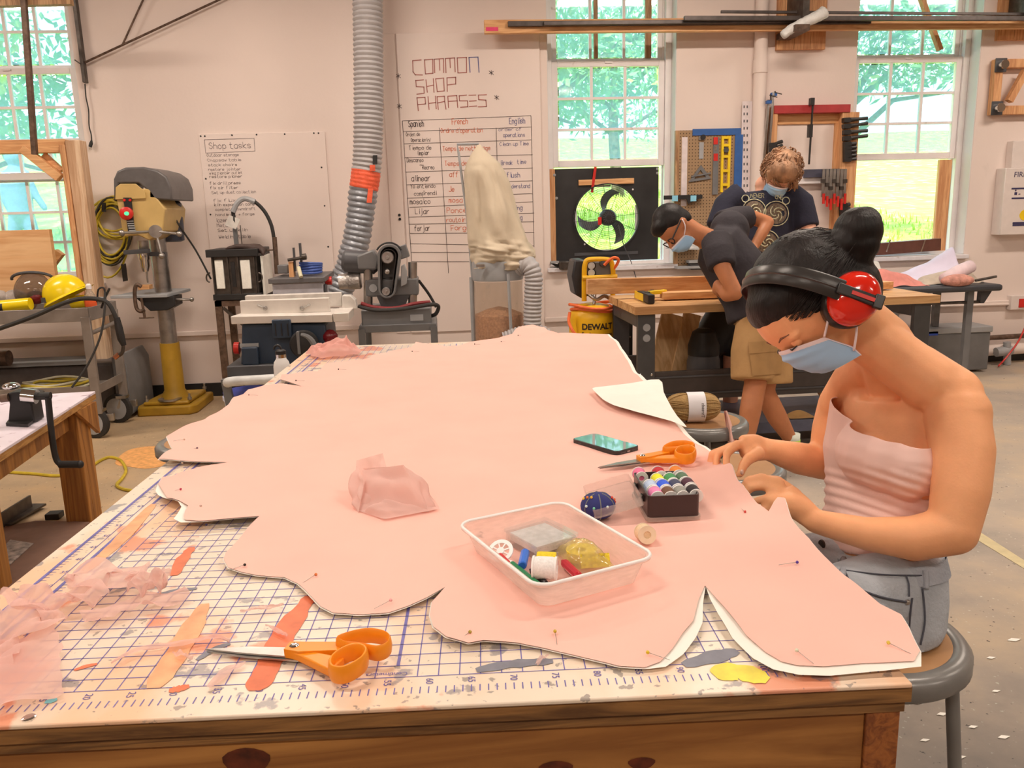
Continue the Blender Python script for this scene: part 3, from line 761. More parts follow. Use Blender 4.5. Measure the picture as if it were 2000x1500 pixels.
# ---- pins
def pin(px, py, col, cname, where, d=(1, .3), gr=None):
    p = G(px, py); z = czw(p) + .0045
    p = G(px, py, z); mb = MB(); mb.ball(p, .0024, 8); mb.cm = 1
    dv = (TM.to_3x3() @ Vector((d[0], d[1], 0))).normalized()
    mb.tube([p, p + dv * .028 + Vector((0, 0, -.003))], .0004, 4)
    solo('sewing_pin', mb, [pm('pin_head_' + cname, col, .25, var=.02), M_steel], '%s headed sewing pin stuck %s' % (cname, where), 'pin', tuple(p), smooth=True, group=gr)
dk = S(40, 25, 60); ye = S(225, 185, 40); gy = S(185, 150, 130)
for a in [(478, 1103, S(20, 15, 15), 'black', 'in the broad petal behind the long scissors', (-1, -.6)), (617, 1122, S(215, 110, 50), 'orange', 'in the broad petal facing the orange scissors', (-.6, -.8)),
          (763, 1172, S(235, 160, 150), 'pale pink', 'at the tip of the petal above the scissors handles', (-.8, -.7)), (918, 1234, S(170, 140, 50), 'olive', 'at the corner of the petal below the tray', (-.7, -.7)),
          (1084, 1233, S(205, 165, 50), 'mustard', 'midway along the petal edge below the tray', (0, -1)), (1265, 1274, ye, 'yellow', 'in the rounded tip beside the grey paint', (1, -.6)),
          (1557, 1098, S(75, 45, 130), 'violet', 'in the fabric beside the jeans', (-1, 0)), (1735, 1255, S(230, 190, 70), 'amber', 'in the corner petal over the stool', (.6, -.8)),
          (1556, 1270, S(225, 215, 180), 'cream', 'in the corner petal beside yellow paint', (.4, -1)), (353, 955, S(170, 40, 70), 'crimson', 'in the rounded side petal', (-1, -.5)),
          (392, 988, gy, 'pale grey', 'in the side petal beside its notch', (-1, -.3)), (403, 1025, dk, 'dark purple', 'near the white curled petal edge', (1, .2)),
          (385, 875, S(60, 20, 50), 'plum', 'in the petal hanging over the grey stool', (-1, 0)), (356, 904, S(190, 150, 120), 'tan', 'in the narrow pointed petal', (-1, 0)),
          (360, 858, S(225, 180, 150), 'beige', 'in the petal hanging over the grey stool', (-1, 0)), (486, 771, S(180, 140, 130), 'mauve', 'in the petal above the narrow slit', (1, 0)),
          (1455, 999, S(205, 70, 60), 'red', 'in the fabric beside the sewing hand', (0, 1))]: pin(*a)
for a, wh in [((578, 743), 'beside the narrow slit in the fabric'), ((661, 721), 'in front of the chiffon heap'), ((805, 686), 'first after the chiffon heap'), ((927, 672), 'second after the chiffon heap'), ((979, 667), 'third after the chiffon heap'), ((1012, 655), 'in the raised far scallop')]:
    pin(*a, S(45, 35, 30), 'small dark brown', wh, (1, .2), gr='dark pins along the far edge of the fabric')

# ---- sheer scraps
M_sheer = sheer('pink_chiffon', S(255, 192, 172), .58)
def scrap(label, pts, ws, seed, lift=.012, name='chiffon_scrap', z0=None):
    """a loose sheer strip: centre line in pixels on the table, widths in metres"""
    r = random.Random(seed); P = smooth_path([G(*p) for p in pts], 8); n = len(P)
    def fn(u, v):
        i = min(n - 1, int(u * (n - 1) + .5)); p = P[i]; d = P[min(i + 1, n - 1)] - P[max(i - 1, 0)]; s = Vector((-d.y, d.x, 0)).normalized()
        k = u * (len(ws) - 1); a = int(min(k, len(ws) - 2)); w = ws[a] + (ws[a + 1] - ws[a]) * (k - a)
        q = p + s * (w * (v - .5) * (1 + .25 * noise.noise(Vector((u * 6, v, seed)))))
        h = (noise.noise(Vector((u * 7 + seed, v * 2.2, seed * 1.7))) * .5 + .5) * lift + lift * .6 * abs(math.sin(v * 3.1 + u * 5 + seed))
        base = czw(q) if z0 == 'cloth' else TH + .0015
        return Vector((q.x, q.y, base + .001 + h))
    mb = MB(); mb.grid(fn, n - 1, 8)
    return solo(name, mb, M_sheer, label, 'fabric scrap', tuple(P[0]), smooth=True, fix=False)
scrap('wavy sheer pink scrap with a raised frilly end lying on the grid', [(135, 1155), (170, 1150), (215, 1168), (255, 1150), (285, 1150)], [.05, .075, .06, .075, .03], 3, .026)
scrap('sheer pink scrap looped across the middle of the pile', [(25, 1185), (70, 1200), (120, 1198), (165, 1190), (200, 1200)], [.03, .06, .05, .06, .03], 4, .026)
scrap('long sheer pink strip trailing towards the grey brush marks', [(165, 1228), (215, 1210), (270, 1195), (320, 1185), (368, 1172)], [.035, .045, .03, .04, .03], 5, .014)
scrap('short curled sheer pink scrap standing on the grid', [(285, 1165), (300, 1175), (315, 1180)], [.05, .06, .02], 6, .035)
scrap('wide sheer pink scrap lying flat near the table corner', [(-30, 1245), (30, 1240), (80, 1240), (125, 1222)], [.10, .11, .08, .03], 7, .02)
scrap('square sheer pink scrap hanging by the screw head', [(48, 1255), (52, 1310), (55, 1390)], [.08, .075, .075], 8, .012)
scrap('sheer pink scrap cut off beside the table corner', [(-35, 1330), (0, 1300), (20, 1270)], [.06, .05, .02], 9, .015)
scrap('thin pale strip of chiffon curving towards the scissors', [(220, 1305), (270, 1280), (330, 1270), (380, 1260), (420, 1255), (450, 1262)], [.004, .014, .012, .013, .010, .003], 10, .006)
scrap('small forked chiffon sliver under the scissors tip', [(345, 1283), (360, 1290), (380, 1296)], [.012, .008, .003], 11, .006)
scrap('slim chiffon sliver above the scissors blade', [(470, 1205), (510, 1197), (555, 1190)], [.004, .010, .003], 12, .006)
scrap('tiny chiffon sliver on the orange paint band', [(520, 1228), (545, 1240), (562, 1250)], [.002, .009, .003], 13, .004)
scrap('pale flat chiffon sliver below the scissors blade', [(410, 1350), (440, 1320), (480, 1300)], [.008, .018, .004], 14, .003)
scrap('narrow chiffon sliver crossing the grey paint', [(1048, 1305), (1058, 1293), (1072, 1286)], [.004, .007, .002], 15, .004)
scrap('white thread lying on the grid behind the pile', [(335, 1052), (360, 1053), (390, 1053)], [.001, .002, .001], 16, .002, 'thread_scrap')
def crumple(name, label, c, rx, ry, h, seed, skirt):
    """a crumpled heap of sheer cloth: folded ridges rising from a ragged skirt"""
    base = czw(c) if name != 'x' else TH
    def fn(u, v):
        a = u * 2 * math.pi; rr = v
        x = math.cos(a) * rr; y = math.sin(a) * rr
        edge = 1 + .22 * noise.noise(Vector((math.cos(a) * 1.5, math.sin(a) * 1.5, seed)))
        n = noise.noise(Vector((x * 1.7 + seed, y * 1.7, seed))) ; rdg = 1 - abs(noise.noise(Vector((x * 2.6, y * 2.6 + seed, 2.2)))) * 2.2
        hh = h * max(0, (1 - rr ** 2.6)) * (.55 + .6 * n + .5 * rdg)
        hh += .006 * abs(math.sin(a * 5 + seed)) * rr * (1 if skirt else 0)
        return Vector((c.x + x * rx * edge + .25 * rx * (1 - rr) * n, c.y + y * ry * edge - .2 * ry * (1 - rr), base + .002 + max(0, hh)))
    mb = MB(); mb.grid(fn, 64, 26)
    return solo(name, mb, sheer('pink_chiffon_heap', S(246, 178, 158), .82), label, 'fabric scrap', tuple(c), smooth=True, fix=False)
mb = MB()
for ix, (cs4, bul) in enumerate((([(700, 1002, 0), (838, 1000, 0), (792, 985, .078), (712, 968, .052)], .012), ([(690, 985, 0), (768, 985, .030), (752, 958, .078), (700, 955, .060)], -.014), ([(790, 984, .080), (836, 1000, .0), (858, 992, .002), (806, 962, .035)], .010), ([(696, 1000, .002), (752, 1016, .002), (862, 996, .003), (716, 985, .030)], .008), ([(712, 966, .054), (790, 985, .076), (800, 960, .020), (722, 950, .030)], -.006), ([(688, 986, .002), (700, 1004, .002), (716, 985, .048), (700, 962, .056)], .008))):
    cw = [G(a_, b_, czw(G(a_, b_))) + Vector((0, 0, h_)) for a_, b_, h_ in cs4]; nn_ = (cw[1] - cw[0]).cross(cw[3] - cw[0]).normalized()
    def pf(u_, v_, cw=cw, nn_=nn_, bul=bul, ix=ix):
        p_ = (cw[0] * (1 - u_) + cw[1] * u_) * (1 - v_) + (cw[3] * (1 - u_) + cw[2] * u_) * v_
        w_ = math.sin(math.pi * u_) * math.sin(math.pi * v_); p_ = p_ + nn_ * (bul * w_ + .016 * noise.noise(Vector((u_ * 3.2 + ix * 7, v_ * 3.2, 1.3))) * min(1, w_ * 3))
        p_.z = max(p_.z, czw(p_) + .0015); return p_
    mb.grid(pf, 18, 18)
solo('chiffon_heap', mb, sheer('pink_chiffon_pile', S(255, 196, 176), .78), 'crumpled heap of pink chiffon in the middle of the fabric', 'fabric scrap', tuple(G(768, 985)), smooth=True, fix=False, kind=None)
crumple('chiffon_heap', 'crumpled heap of pink chiffon at the far table corner', G(655, 693), .115, .10, .055, 6.1, True)
# ================================================================== things lying on the fabric
def scissors(label, tip, piv, end, z, flip=1):
    """long shears lying flat: tip, pivot, handle end given in pixels"""
    A = G(*tip, z); B = G(*piv, z); Cc = G(*end, z)
    d = (Cc - A).normalized(); s = Vector((-d.y, d.x, 0)) * flip; up = Vector((0, 0, 1))
    t = thing('scissors', label, 'scissors', tuple(B), 0, group=None)
    Lb = (B - A).length; Lh = (Cc - B).length
    def q(a, b_, h): return B + d * a + s * b_ + up * h
    mb = MB(); mb.prism([q(-Lb, 0, .004), q(-Lb * .55, .0085, .006), q(.01, .012, .007), q(.01, -.010, .007), q(-Lb * .5, -.007, .006)], (0, 0, .0022)); part(t, 'blade', mb, M_steel)
    mb = MB(); mb.prism([q(-Lb * .97, -.002, .002), q(-Lb * .55, .005, .003), q(.01, .010, .004), q(.01, -.013, .004), q(-Lb * .5, -.010, .003)], (0, 0, .002)); part(t, 'blade', mb, M_steel)
    part(t, 'pivot_screw', MB().lathe([(.006, 0), (.006, .003), (.004, .0045), (.001, .004)], q(0, 0, .016), n=16), M_chrome)
    # upper handle: shank into a long loop
    lo = smooth_path([q(Lh * .45, .010, .020), q(Lh * .70, .026, .023), q(Lh * .93, .020, .023), q(Lh * 1.0, .002, .022), q(Lh * .92, -.010, .021), q(Lh * .74, -.006, .021), q(Lh * .55, -.002, .020)], 6, True)
    mb = MB(); mb.tube(lo, .0030, 8, closed=True, flat=3.6, upv=(0, 0, 1))
    mb.prism([q(-.010, .010, .006), q(-.010, -.009, .006), q(.01, -.012, .006), q(Lh * .5, -.006, .008), q(Lh * .52, .014, .008), q(.012, .012, .006)], (0, 0, .012))
    part(t, 'handle', mb, M_orange, bevel=.002)
    lo = smooth_path([q(Lh * .55, -.020, .018), q(Lh * .68, -.012, .022), q(Lh * .82, -.020, .024), q(Lh * .84, -.038, .022), q(Lh * .72, -.054, .018), q(Lh * .58, -.052, .016), q(Lh * .51, -.036, .016)], 6, True)
    mb = MB(); mb.tube(lo, .0032, 8, closed=True, flat=4.0, upv=(0, 0, 1))
    mb.prism([q(.0, -.010, .004), q(.012, -.014, .004), q(Lh * .53, -.046, .006), q(Lh * .60, -.020, .008), q(.02, -.004, .005)], (0, 0, .011))
    part(t, 'handle', mb, M_orange, bevel=.002)
    return t
scissors('orange handled scissors with long steel blades on the bare grid', (400, 1277), (577, 1287), (760, 1300), TH + .001)
scissors('orange handled scissors lying on the pink fabric by the phone', (1168, 918), (1255, 906), (1355, 893), TH + .012)

# ---- phone
cs = [G(a, b_, TH + .016) for a, b_ in ((1117, 860), (1160, 846), (1250, 873), (1205, 884))]
c = sum(cs, Vector()) / 4; ux = ((cs[3] - cs[0]) + (cs[2] - cs[1])).normalized(); uy = Vector((-ux.y, ux.x, 0))
rz = math.atan2(ux.y, ux.x)
ph = thing('phone', 'black phone lying face up with glossy screen reflecting the windows', 'phone', (c.x, c.y, TH + .008), rz)
def rrect(w, h, r, z, n=5):
    o = []
    for cx, cy, a0 in ((w / 2 - r, h / 2 - r, 0), (-w / 2 + r, h / 2 - r, 90), (-w / 2 + r, -h / 2 + r, 180), (w / 2 - r, -h / 2 + r, 270)):
        for k in range(n + 1):
            a = math.radians(a0 + 90 * k / n); o.append(Vector((cx + r * math.cos(a), cy + r * math.sin(a), z)))
    return o
part(ph, 'case', MB().prism(rrect(.150, .075, .012, 0), (0, 0, .0105)), M_blackgloss, local=True, bevel=.0012)
part(ph, 'screen', MB().prism(rrect(.145, .070, .010, .0105), (0, 0, .0004)), pm('phone_glass', (.42, .46, .47), .03, .85, var=.02, spec=1.0), local=True, label='dark mirror-like screen')
part(ph, 'charge_port', MB().box((.0752, 0, .005), (.0006, .009, .003)), M_steel, local=True)
for k in (-1, 1): part(ph, 'speaker_slot', MB().box((.0752, k * .017, .005), (.0006, .014, .002)), M_dgrey, local=True)
part(ph, 'side_button', MB().box((-.045, -.0378, .005), (.010, .0008, .003)), M_dgrey, local=True)

# ---- thread box
cs = [G(a, b_, TH + .052) for a, b_ in ((1232, 921), (1326, 916), (1375, 978), (1268, 977))]
c = sum(cs, Vector()) / 4; uy = ((cs[0] - cs[3]) + (cs[1] - cs[2])) / 2; ux = ((cs[1] - cs[0]) + (cs[2] - cs[3])) / 2
bw, bl = ux.length * .98, uy.length; bl = min(bl, .135); rz = math.atan2(uy.y, uy.x) - math.pi / 2
zb = TH + .009
box = thing('thread_box', 'black plastic box full of colourful thread spools with its lid open', 'box', (c.x, c.y, zb), rz)
M_bbox = pm('black_brown_plastic', S(52, 32, 30), .35, var=.1)
n_o = rrect(bw, bl, .008, .006); n_i = rrect(bw - .005, bl - .005, .006, .006)
part(box, 'body', MB().ring(n_o, n_i, (0, 0, .040)).prism(rrect(bw - .004, bl - .004, .006, .006), (0, 0, .010)), M_bbox, local=True)
part(box, 'base_tray', MB().prism(rrect(bw + .006, bl + .006, .010, 0), (0, 0, .007)), clear('milky_plastic', (.97, .93, .9), .55, .2, (.9, .78, .72)), local=True, label='translucent white base')
for k in range(1, 4): part(box, 'divider', MB().bb((-bw / 2 + .003, -bl / 2 + bl * k / 4 - .001, .012), (bw / 2 - .003, -bl / 2 + bl * k / 4 + .001, .032)), M_bbox, local=True)
for y in (-.032, .028):
    part(box, 'hinge', MB().cyl((-bw / 2 - .004, y - .006, .034), (-bw / 2 - .004, y + .006, .034), .004, n=10).box((-bw / 2 - .002, y, .030), (.006, .010, .008)), M_blackgloss, local=True)
part(box, 'catch', MB().cyl((bw / 2, -.03, .025), (bw / 2 + .004, -.03, .025), .003, n=10), M_blackgloss, local=True)
lm = clear('clear_lid', (.97, .96, .95), .16, .05, (.9, .86, .84))
lidR = Matrix.Translation((-bw / 2 - .006, 0, .030)) @ Matrix.Rotation(math.radians(-14), 4, 'Y')
mb = MB(); lw = bw * .98
o_ = rrect(lw, bl, .008, 0); i_ = rrect(lw - .003, bl - .003, .007, 0)
tmp = MB().ring(o_, i_, (0, 0, .016)).prism(o_, (0, 0, .0012))
mb.add([lidR @ (v + Vector((-lw / 2, 0, 0))) for v in tmp.v], tmp.f)
zmin = min(v.z for v in mb.v)
mb.v = [v + Vector((0, 0, max(0, -.004 - zmin))) for v in mb.v]
part(box, 'lid', mb, lm, local=True, label='clear lid hinged open', fix=True)
def spool(label, px, py, z, col, cname, ax, r=.0122, l=.0335, group=None, fl=None):
    p = G(px, py, z); t = thing('thread_spool', label, 'spool', tuple(p), 0, group=group)
    ax = Vector(ax).normalized()
    part(t, 'thread', MB().lathe([(r * .93, -l * .42), (r, -l * .3), (r, l * .3), (r * .93, l * .42)], p, ax, 20), pm('thread_' + cname, col, .7, var=.1, scale=300, bump=.3, bscale=900), smooth=40)
    rim = fl or pm('spool_white', S(245, 228, 214), .4, var=.03)
    for s in (-1, 1):
        part(t, 'flange', MB().lathe([(r * .42, s * l * .42), (r * 1.04, s * l * .42), (r * 1.04, s * l * .5), (r * .42, s * l * .5), (r * .42, s * l * .42)], p, ax, 20, capped=False), rim)
    return t
fw = Vector((math.sin(rz), -math.cos(rz), .0)); 
ROWS = [((1250, 929), S(235, 110, 140), 'pink'), ((1288, 927), S(195, 35, 45), 'red'), ((1322, 925), S(240, 130, 40), 'orange'),
        ((1286, 941), S(250, 225, 40), 'yellow'), ((1311, 940), S(70, 140, 80), 'green'), ((1334, 938), S(90, 110, 80), 'olive green'),
        ((1272, 954), S(190, 195, 220), 'pale blue'), ((1297, 953), S(50, 90, 200), 'blue'), ((1320, 952), S(65, 65, 85), 'slate grey'), ((1345, 949), S(80, 35, 50), 'maroon'),
        ((1281, 967), S(240, 130, 165), 'rose pink'), ((1306, 967), S(110, 70, 45), 'brown'), ((1330, 966), S(150, 140, 125), 'warm grey'), ((1355, 963), S(40, 28, 30), 'black')]
for (px, py), col, cn in ROWS:
    spool('small %s thread spool inside the black thread box' % cn, px, py, TH + .046, col, cn.replace(' ', '_'), fw, group='thread spools in the black box')
spool('tan thread spool standing alone on the fabric beside the thread box', 1260, 1042, TH + .021, S(238, 196, 150), 'tan', fw + Vector((0, 0, .25)), .0145, .036, fl=pm('spool_tan', S(232, 198, 160), .4))

# ---- pin cushion
p = G(1168, 1013, TH + .004); r = .030
pc = thing('pin_cushion', 'dark blue pin cushion stuck with coloured pins beside the tray', 'pin cushion', (p.x, p.y, TH + .006))
mb = MB(); cz = TH + .004 + r * .82
def cush(u, v):
    a = u * 2 * math.pi; q = v * math.pi; k = 1 + .045 * abs(math.cos(a * 3)) * math.sin(q)
    return Vector((p.x + r * k * math.sin(q) * math.cos(a), p.y + r * k * math.sin(q) * math.sin(a), cz + r * .80 * math.cos(q)))
mb.grid(cush, 36, 16); part(pc, 'cushion', mb, pm('navy_cotton', S(40, 42, 95), .8, var=.1, scale=60), smooth=True)
for k in range(6):
    a = math.pi / 6 + k * math.pi / 3
    part(pc, 'seam_cord', MB().tube([Vector((p.x + r * 1.0 * math.sin(q) * math.cos(a), p.y + r * 1.0 * math.sin(q) * math.sin(a), cz + r * .81 * math.cos(q))) for q in [math.pi * j / 12 for j in range(1, 12)]], .0011, 5), pm('seam_cord', S(120, 115, 105), .7))
for i, (a, q, cc, cn) in enumerate([(3.5, .75, (235, 120, 40), 'orange'), (3.2, .95, (245, 190, 50), 'yellow'), (3.9, .65, (245, 180, 60), 'amber'), (4.3, 1.35, (120, 190, 150), 'mint'), (5.1, 1.30, (215, 225, 245), 'white'), (6.0, .9, (235, 80, 60), 'scarlet'), (6.2, 1.15, (235, 100, 50), 'coral'), (3.8, 1.3, (225, 228, 240), 'white'), (0.1, 1.4, (200, 70, 60), 'rust')]):
    part(pc, 'pin_head', MB().ball((p.x + r * 1.06 * math.sin(q) * math.cos(a), p.y + r * 1.06 * math.sin(q) * math.sin(a), cz + r * .87 * math.cos(q)), .0025, 8), pm('pin_' + cn, S(*cc), .25, var=.02), smooth=True)

# ---- sewing tray
hr = .042
cs = [G(a, b_, TH + hr) for a, b_ in ((905, 1031), (1090, 988), (1268, 1086), (1058, 1166))]
c = sum(cs, Vector()) / 4; ux = ((cs[2] - cs[1]) + (cs[3] - cs[0])) / 2; uy = ((cs[1] - cs[0]) + (cs[2] - cs[3])) / 2
TW_, TL_ = ux.length * 1.0, uy.length * 1.0; rz = math.atan2(ux.y, ux.x); zt0 = TH + .007
tray = thing('sewing_tray', 'shallow milky plastic tray holding sewing supplies on the fabric', 'tray', (c.x, c.y, zt0), rz)
M_milk = clear('milky_tray', (.98, .9, .86), .62, .15, (.95, .82, .76))
mb = MB(); loops = []
for w, l, r, z in ((TW_ - .03, TL_ - .03, .018, .0), (TW_ - .004, TL_ - .004, .022, hr), (TW_ + .008, TL_ + .008, .026, hr + .001), (TW_ + .008, TL_ + .008, .026, hr - .004)):
    loops.append(rrect(w, l, r, z, 7))
vs = [v for q in loops for v in q]; n = len(loops[0]); fs = [tuple(range(n))[::-1]]
for i in range(3):
    for k in range(n): fs.append((i * n + k, i * n + (k + 1) % n, (i + 1) * n + (k + 1) % n, (i + 1) * n + k))
mb.add(vs, fs); part(tray, 'tray_body', mb, M_milk, local=True, fix=False, smooth=30)
part(tray, 'rim', MB().tube(rrect(TW_ + .006, TL_ + .006, .026, hr, 7), .0028, 6, closed=True), pm('milky_rim', S(250, 224, 208), .35, var=.03), local=True, smooth=True)
zi = TH + .010
def onb(px, py, h=.0): return G(px, py, zi + h)
def pen(label, a, b_, r, col, cn, h=.006, tipcol=None):
    A = onb(*a, h); B = onb(*b_, h); t = thing('marker_pen', label, 'pen', tuple((A + B) / 2))
    M_ = A.lerp(B, .82)
    part(t, 'barrel', MB().tube([A, A.lerp(B, .03), M_], [r * .8, r, r], 10), pm('pen_' + cn, col, .3, var=.04))
    part(t, 'tip', MB().tube([M_, A.lerp(B, .9), B], [r * .95, r * .7, r * .3], 10), pm('pen_tip_' + cn, tipcol or col, .3, var=.04))
pen('green marker pen lying along the tray wall', (1052, 1143), (990, 1093), .0048, S(35, 120, 70), 'green', .008, S(240, 230, 225))
pen('black marker pen beside the green pen in the tray', (1066, 1140), (1035, 1112), .0048, S(30, 24, 24), 'black')
pen('short red pen beside the wheel bobbin', (992, 1100), (974, 1082), .0045, S(200, 40, 40), 'red', .010)
pen('flat red marker between white spool and yellow package', (1130, 1126), (1098, 1095), .0068, S(185, 25, 40), 'darkred')
pen('stubby blue cap standing beside the clear box', (1020, 1105), (1027, 1074), .007, S(50, 105, 190), 'blue', .012)
# white spool, gold spool, wheel bobbin
d1 = Vector((.95, -.25, 0)); 
spool('large white thread spool lying in the sewing tray', 1064, 1109, zi + .022, S(252, 226, 212), 'white', d1, .0165, .036)
spool('shiny gold thread spool behind the white spool in the tray', 1068, 1090, zi + .030, S(235, 195, 30), 'gold', d1, .0095, .034, fl=clear('clear_lid'))
p = onb(978, 1076, .014); t = thing('bobbin', 'white spoked plastic bobbin wheel leaning in the tray', 'bobbin', tuple(p))
ax = Vector((-.2, -.5, .75)).normalized(); rim = pm('spool_white', S(245, 228, 214), .4)
part(t, 'rim', MB().lathe([(.014, -.0015), (.020, -.0015), (.020, .0015), (.014, .0015), (.014, -.0015)], p, ax, 24, capped=False), rim)
part(t, 'hub', MB().lathe([(.006, -.002), (.006, .002)], p, ax, 16), rim)
a1 = ax.orthogonal().normalized(); a2 = ax.cross(a1)
for k in range(8):
    q = a1 * math.cos(k * math.pi / 4) + a2 * math.sin(k * math.pi / 4)
    part(t, 'spoke', MB().bar(p + q * .005, p + q * .015, .002, .002, ax), rim)
# clear box of beads / pins
cs = [G(a, b_, zi + .026) for a, b_ in ((982, 1018), (1060, 1017), (1143, 1050), (1045, 1061))]
c = sum(cs, Vector()) / 4; ux = ((cs[3] - cs[0]) + (cs[2] - cs[1])) / 2
cb = thing('clear_pin_box', 'clear square plastic pin box with shimmering holographic insert in the tray', 'box', (c.x, c.y, zi), math.atan2(ux.y, ux.x))
part(cb, 'box_body', MB().ring(rrect(.088, .082, .004, 0), rrect(.084, .078, .003, 0), (0, 0, .020)).prism(rrect(.088, .082, .004, 0), (0, 0, .0012)), lm, local=True)
part(cb, 'box_lid', MB().prism(rrect(.092, .086, .004, .0205), (0, 0, .005)), clear('lid_clear', (.98, .98, .98), .10, .03, (.92, .92, .92)), local=True)
part(cb, 'insert', MB().bb((-.038, -.035, .006), (.038, .035, .019)), pm('holographic_foil', (.85, .86, .84), .3, .25, var=.2, scale=70, bump=.4, bscale=120), local=True)
# yellow package
p = onb(1140, 1095, .0); mb = MB()
mb.grid(lambda u, v: p + Vector(((u - .5) * .062 + .02 * (v - .5), -(v - .5) * .075, .004 + .030 * math.sin(math.pi * min(1, max(0, u))) ** .6 * math.sin(math.pi * v) ** .5 + .004 * noise.noise(Vector((u * 9, v * 9, 2))))), 20, 20)
yp = thing('wrapped_package', 'crinkled clear package of yellow tape measure in the tray', 'package', tuple(p))
part(yp, 'wrap', mb, clear('yellow_wrap', (.98, .95, .75), .45, .08, (.9, .82, .45)), smooth=True, fix=False)
part(yp, 'tape_roll', MB().lathe([(.008, 0), (.024, 0), (.024, .014), (.008, .014), (.008, 0)], p + Vector((-.003, .003, .004)), (0, 0, 1), 24, capped=False), pm('yellow_tape', S(226, 190, 60), .5, var=.25, scale=120))
part(yp, 'tape_tail', MB().grid(lambda u, v: p + Vector((-.010 + .045 * u, -.036 + .010 * v, .004 + .018 * v)), 14, 2), pm('striped_tape_end', S(230, 180, 30), .5, var=.5, scale=200), fix=False)
pk = onb(936, 1052, .004)
solo('safety_pins', MB().tube([pk + Vector((.006 * math.cos(k * .7), .004 * math.sin(k * .7), .001 * k)) for k in range(12)], .0008, 5), M_dsteel, 'small dark coiled safety pins in the tray corner', 'safety pin', tuple(pk))
# ================================================================== things on the back wall
def Wp(px, py, y): return W(px, py, y)
M_board = pm('whiteboard', S(232, 202, 182), .25, var=.02, scale=3)
INK = {'k': pm('black_ink', S(70, 50, 48), .5, var=.1), 'o': pm('orange_ink', S(226, 112, 70), .5, var=.1), 'b': pm('blue_ink', S(96, 92, 130), .5, var=.1), 'r': pm('red_brown_ink', S(170, 98, 84), .5, var=.1), 'g': pm('grey_ink', S(120, 100, 96), .5, var=.1)}
UX, UZ = Vector((1, 0, 0)), Vector((0, 0, 1))
def write(parent, items, yb, r=.0022):
    items = [(s, px, py, h, w * .97, c) for s, px, py, h, w, c in items]
    for i, (s, px, py, h, w, c) in enumerate(items):
        mb = MB(); o = W(px, py, yb); k = depth(o) / F_PX
        strokes(mb, s, o, UX, UZ, h * k, w * k, min(r, h * k * .045), seed=i)
        if mb.v: part(parent, 'writing', mb, INK[c], smooth=False, fix=False)
def lines(parent, name, pl, yb, ink, r=.002):
    mb = MB()
    for seg in pl:
        P = [W(a, b_, yb) for a, b_ in seg]
        for p, q in zip(P, P[1:]):
            d = (q - p).normalized(); s = d.cross(Vector((0, -1, 0))) * r; e = d * r
            mb.add([p - e - s, q + e - s, q + e + s, p - e + s], [(0, 1, 2, 3)])
    return part(parent, name, mb, INK[ink], smooth=False, fix=False)
# ---- task list board
b0, b1 = W(388, 262), W(627, 258)
yb = YW - .016
wb = thing('whiteboard', 'plain white wall board headed Shop tasks with a handwritten list', 'whiteboard', (b0.x, YW, .82))
part(wb, 'board', MB().bb((b0.x, YW - .014, .80), (b1.x + .03, YW, b0.z)), M_board, bevel=.003)
write(wb, [('Shop tasks', 409, 291, 12, 84, 'g'), ('Outdoor storage', 404, 306, 5.5, 64, 'g'), ('Chopsaw table', 405, 316, 5.5, 68, 'g'), ('stack chairs', 407, 325, 5, 58, 'k'), ('restore jointer', 407, 334, 5.5, 65, 'g'), ('wing planter outlet', 409, 341, 5, 66, 'k'), ('restore planer', 409, 348, 5.5, 66, 'k'),
           ('fix drill press', 410, 361, 5.5, 62, 'k'), ('fix air filter', 411, 370, 5.5, 56, 'k'), ('Set up dust collection', 414, 379, 5.5, 88, 'g'), ('fix flux', 417, 395, 6, 45, 'g'), ('kiln expansion cone', 419, 403, 6, 80, 'k'), ('complete downdraft', 421, 412, 5.5, 80, 'g'), ('handle pit + forge', 421, 422, 5, 78, 'k'),
           ('lazer', 422, 434, 7, 24, 'g'), ('Metal', 424, 444, 7, 26, 'g'), ('Set up kiln', 426, 453, 6, 60, 'k'), ('Welding table', 428, 466, 6.5, 64, 'k')], yb, .0016)
lines(wb, 'heading_frame', [[(399, 273), (496, 270), (498, 295), (402, 299), (399, 273)]], yb, 'g', .0016)
for a, c in ((392, 266), (400, 266), (453, 264), (501, 263), (556, 262), (613, 260), (622, 260), (628, 327), (402, 349), (634, 402), (411, 419), (641, 482)):
    part(wb, 'screw_head', MB().lathe([(.007, 0), (.006, .003), (.001, .004)], W(a, c, YW - .014), (0, -1, 0), 8), M_black)
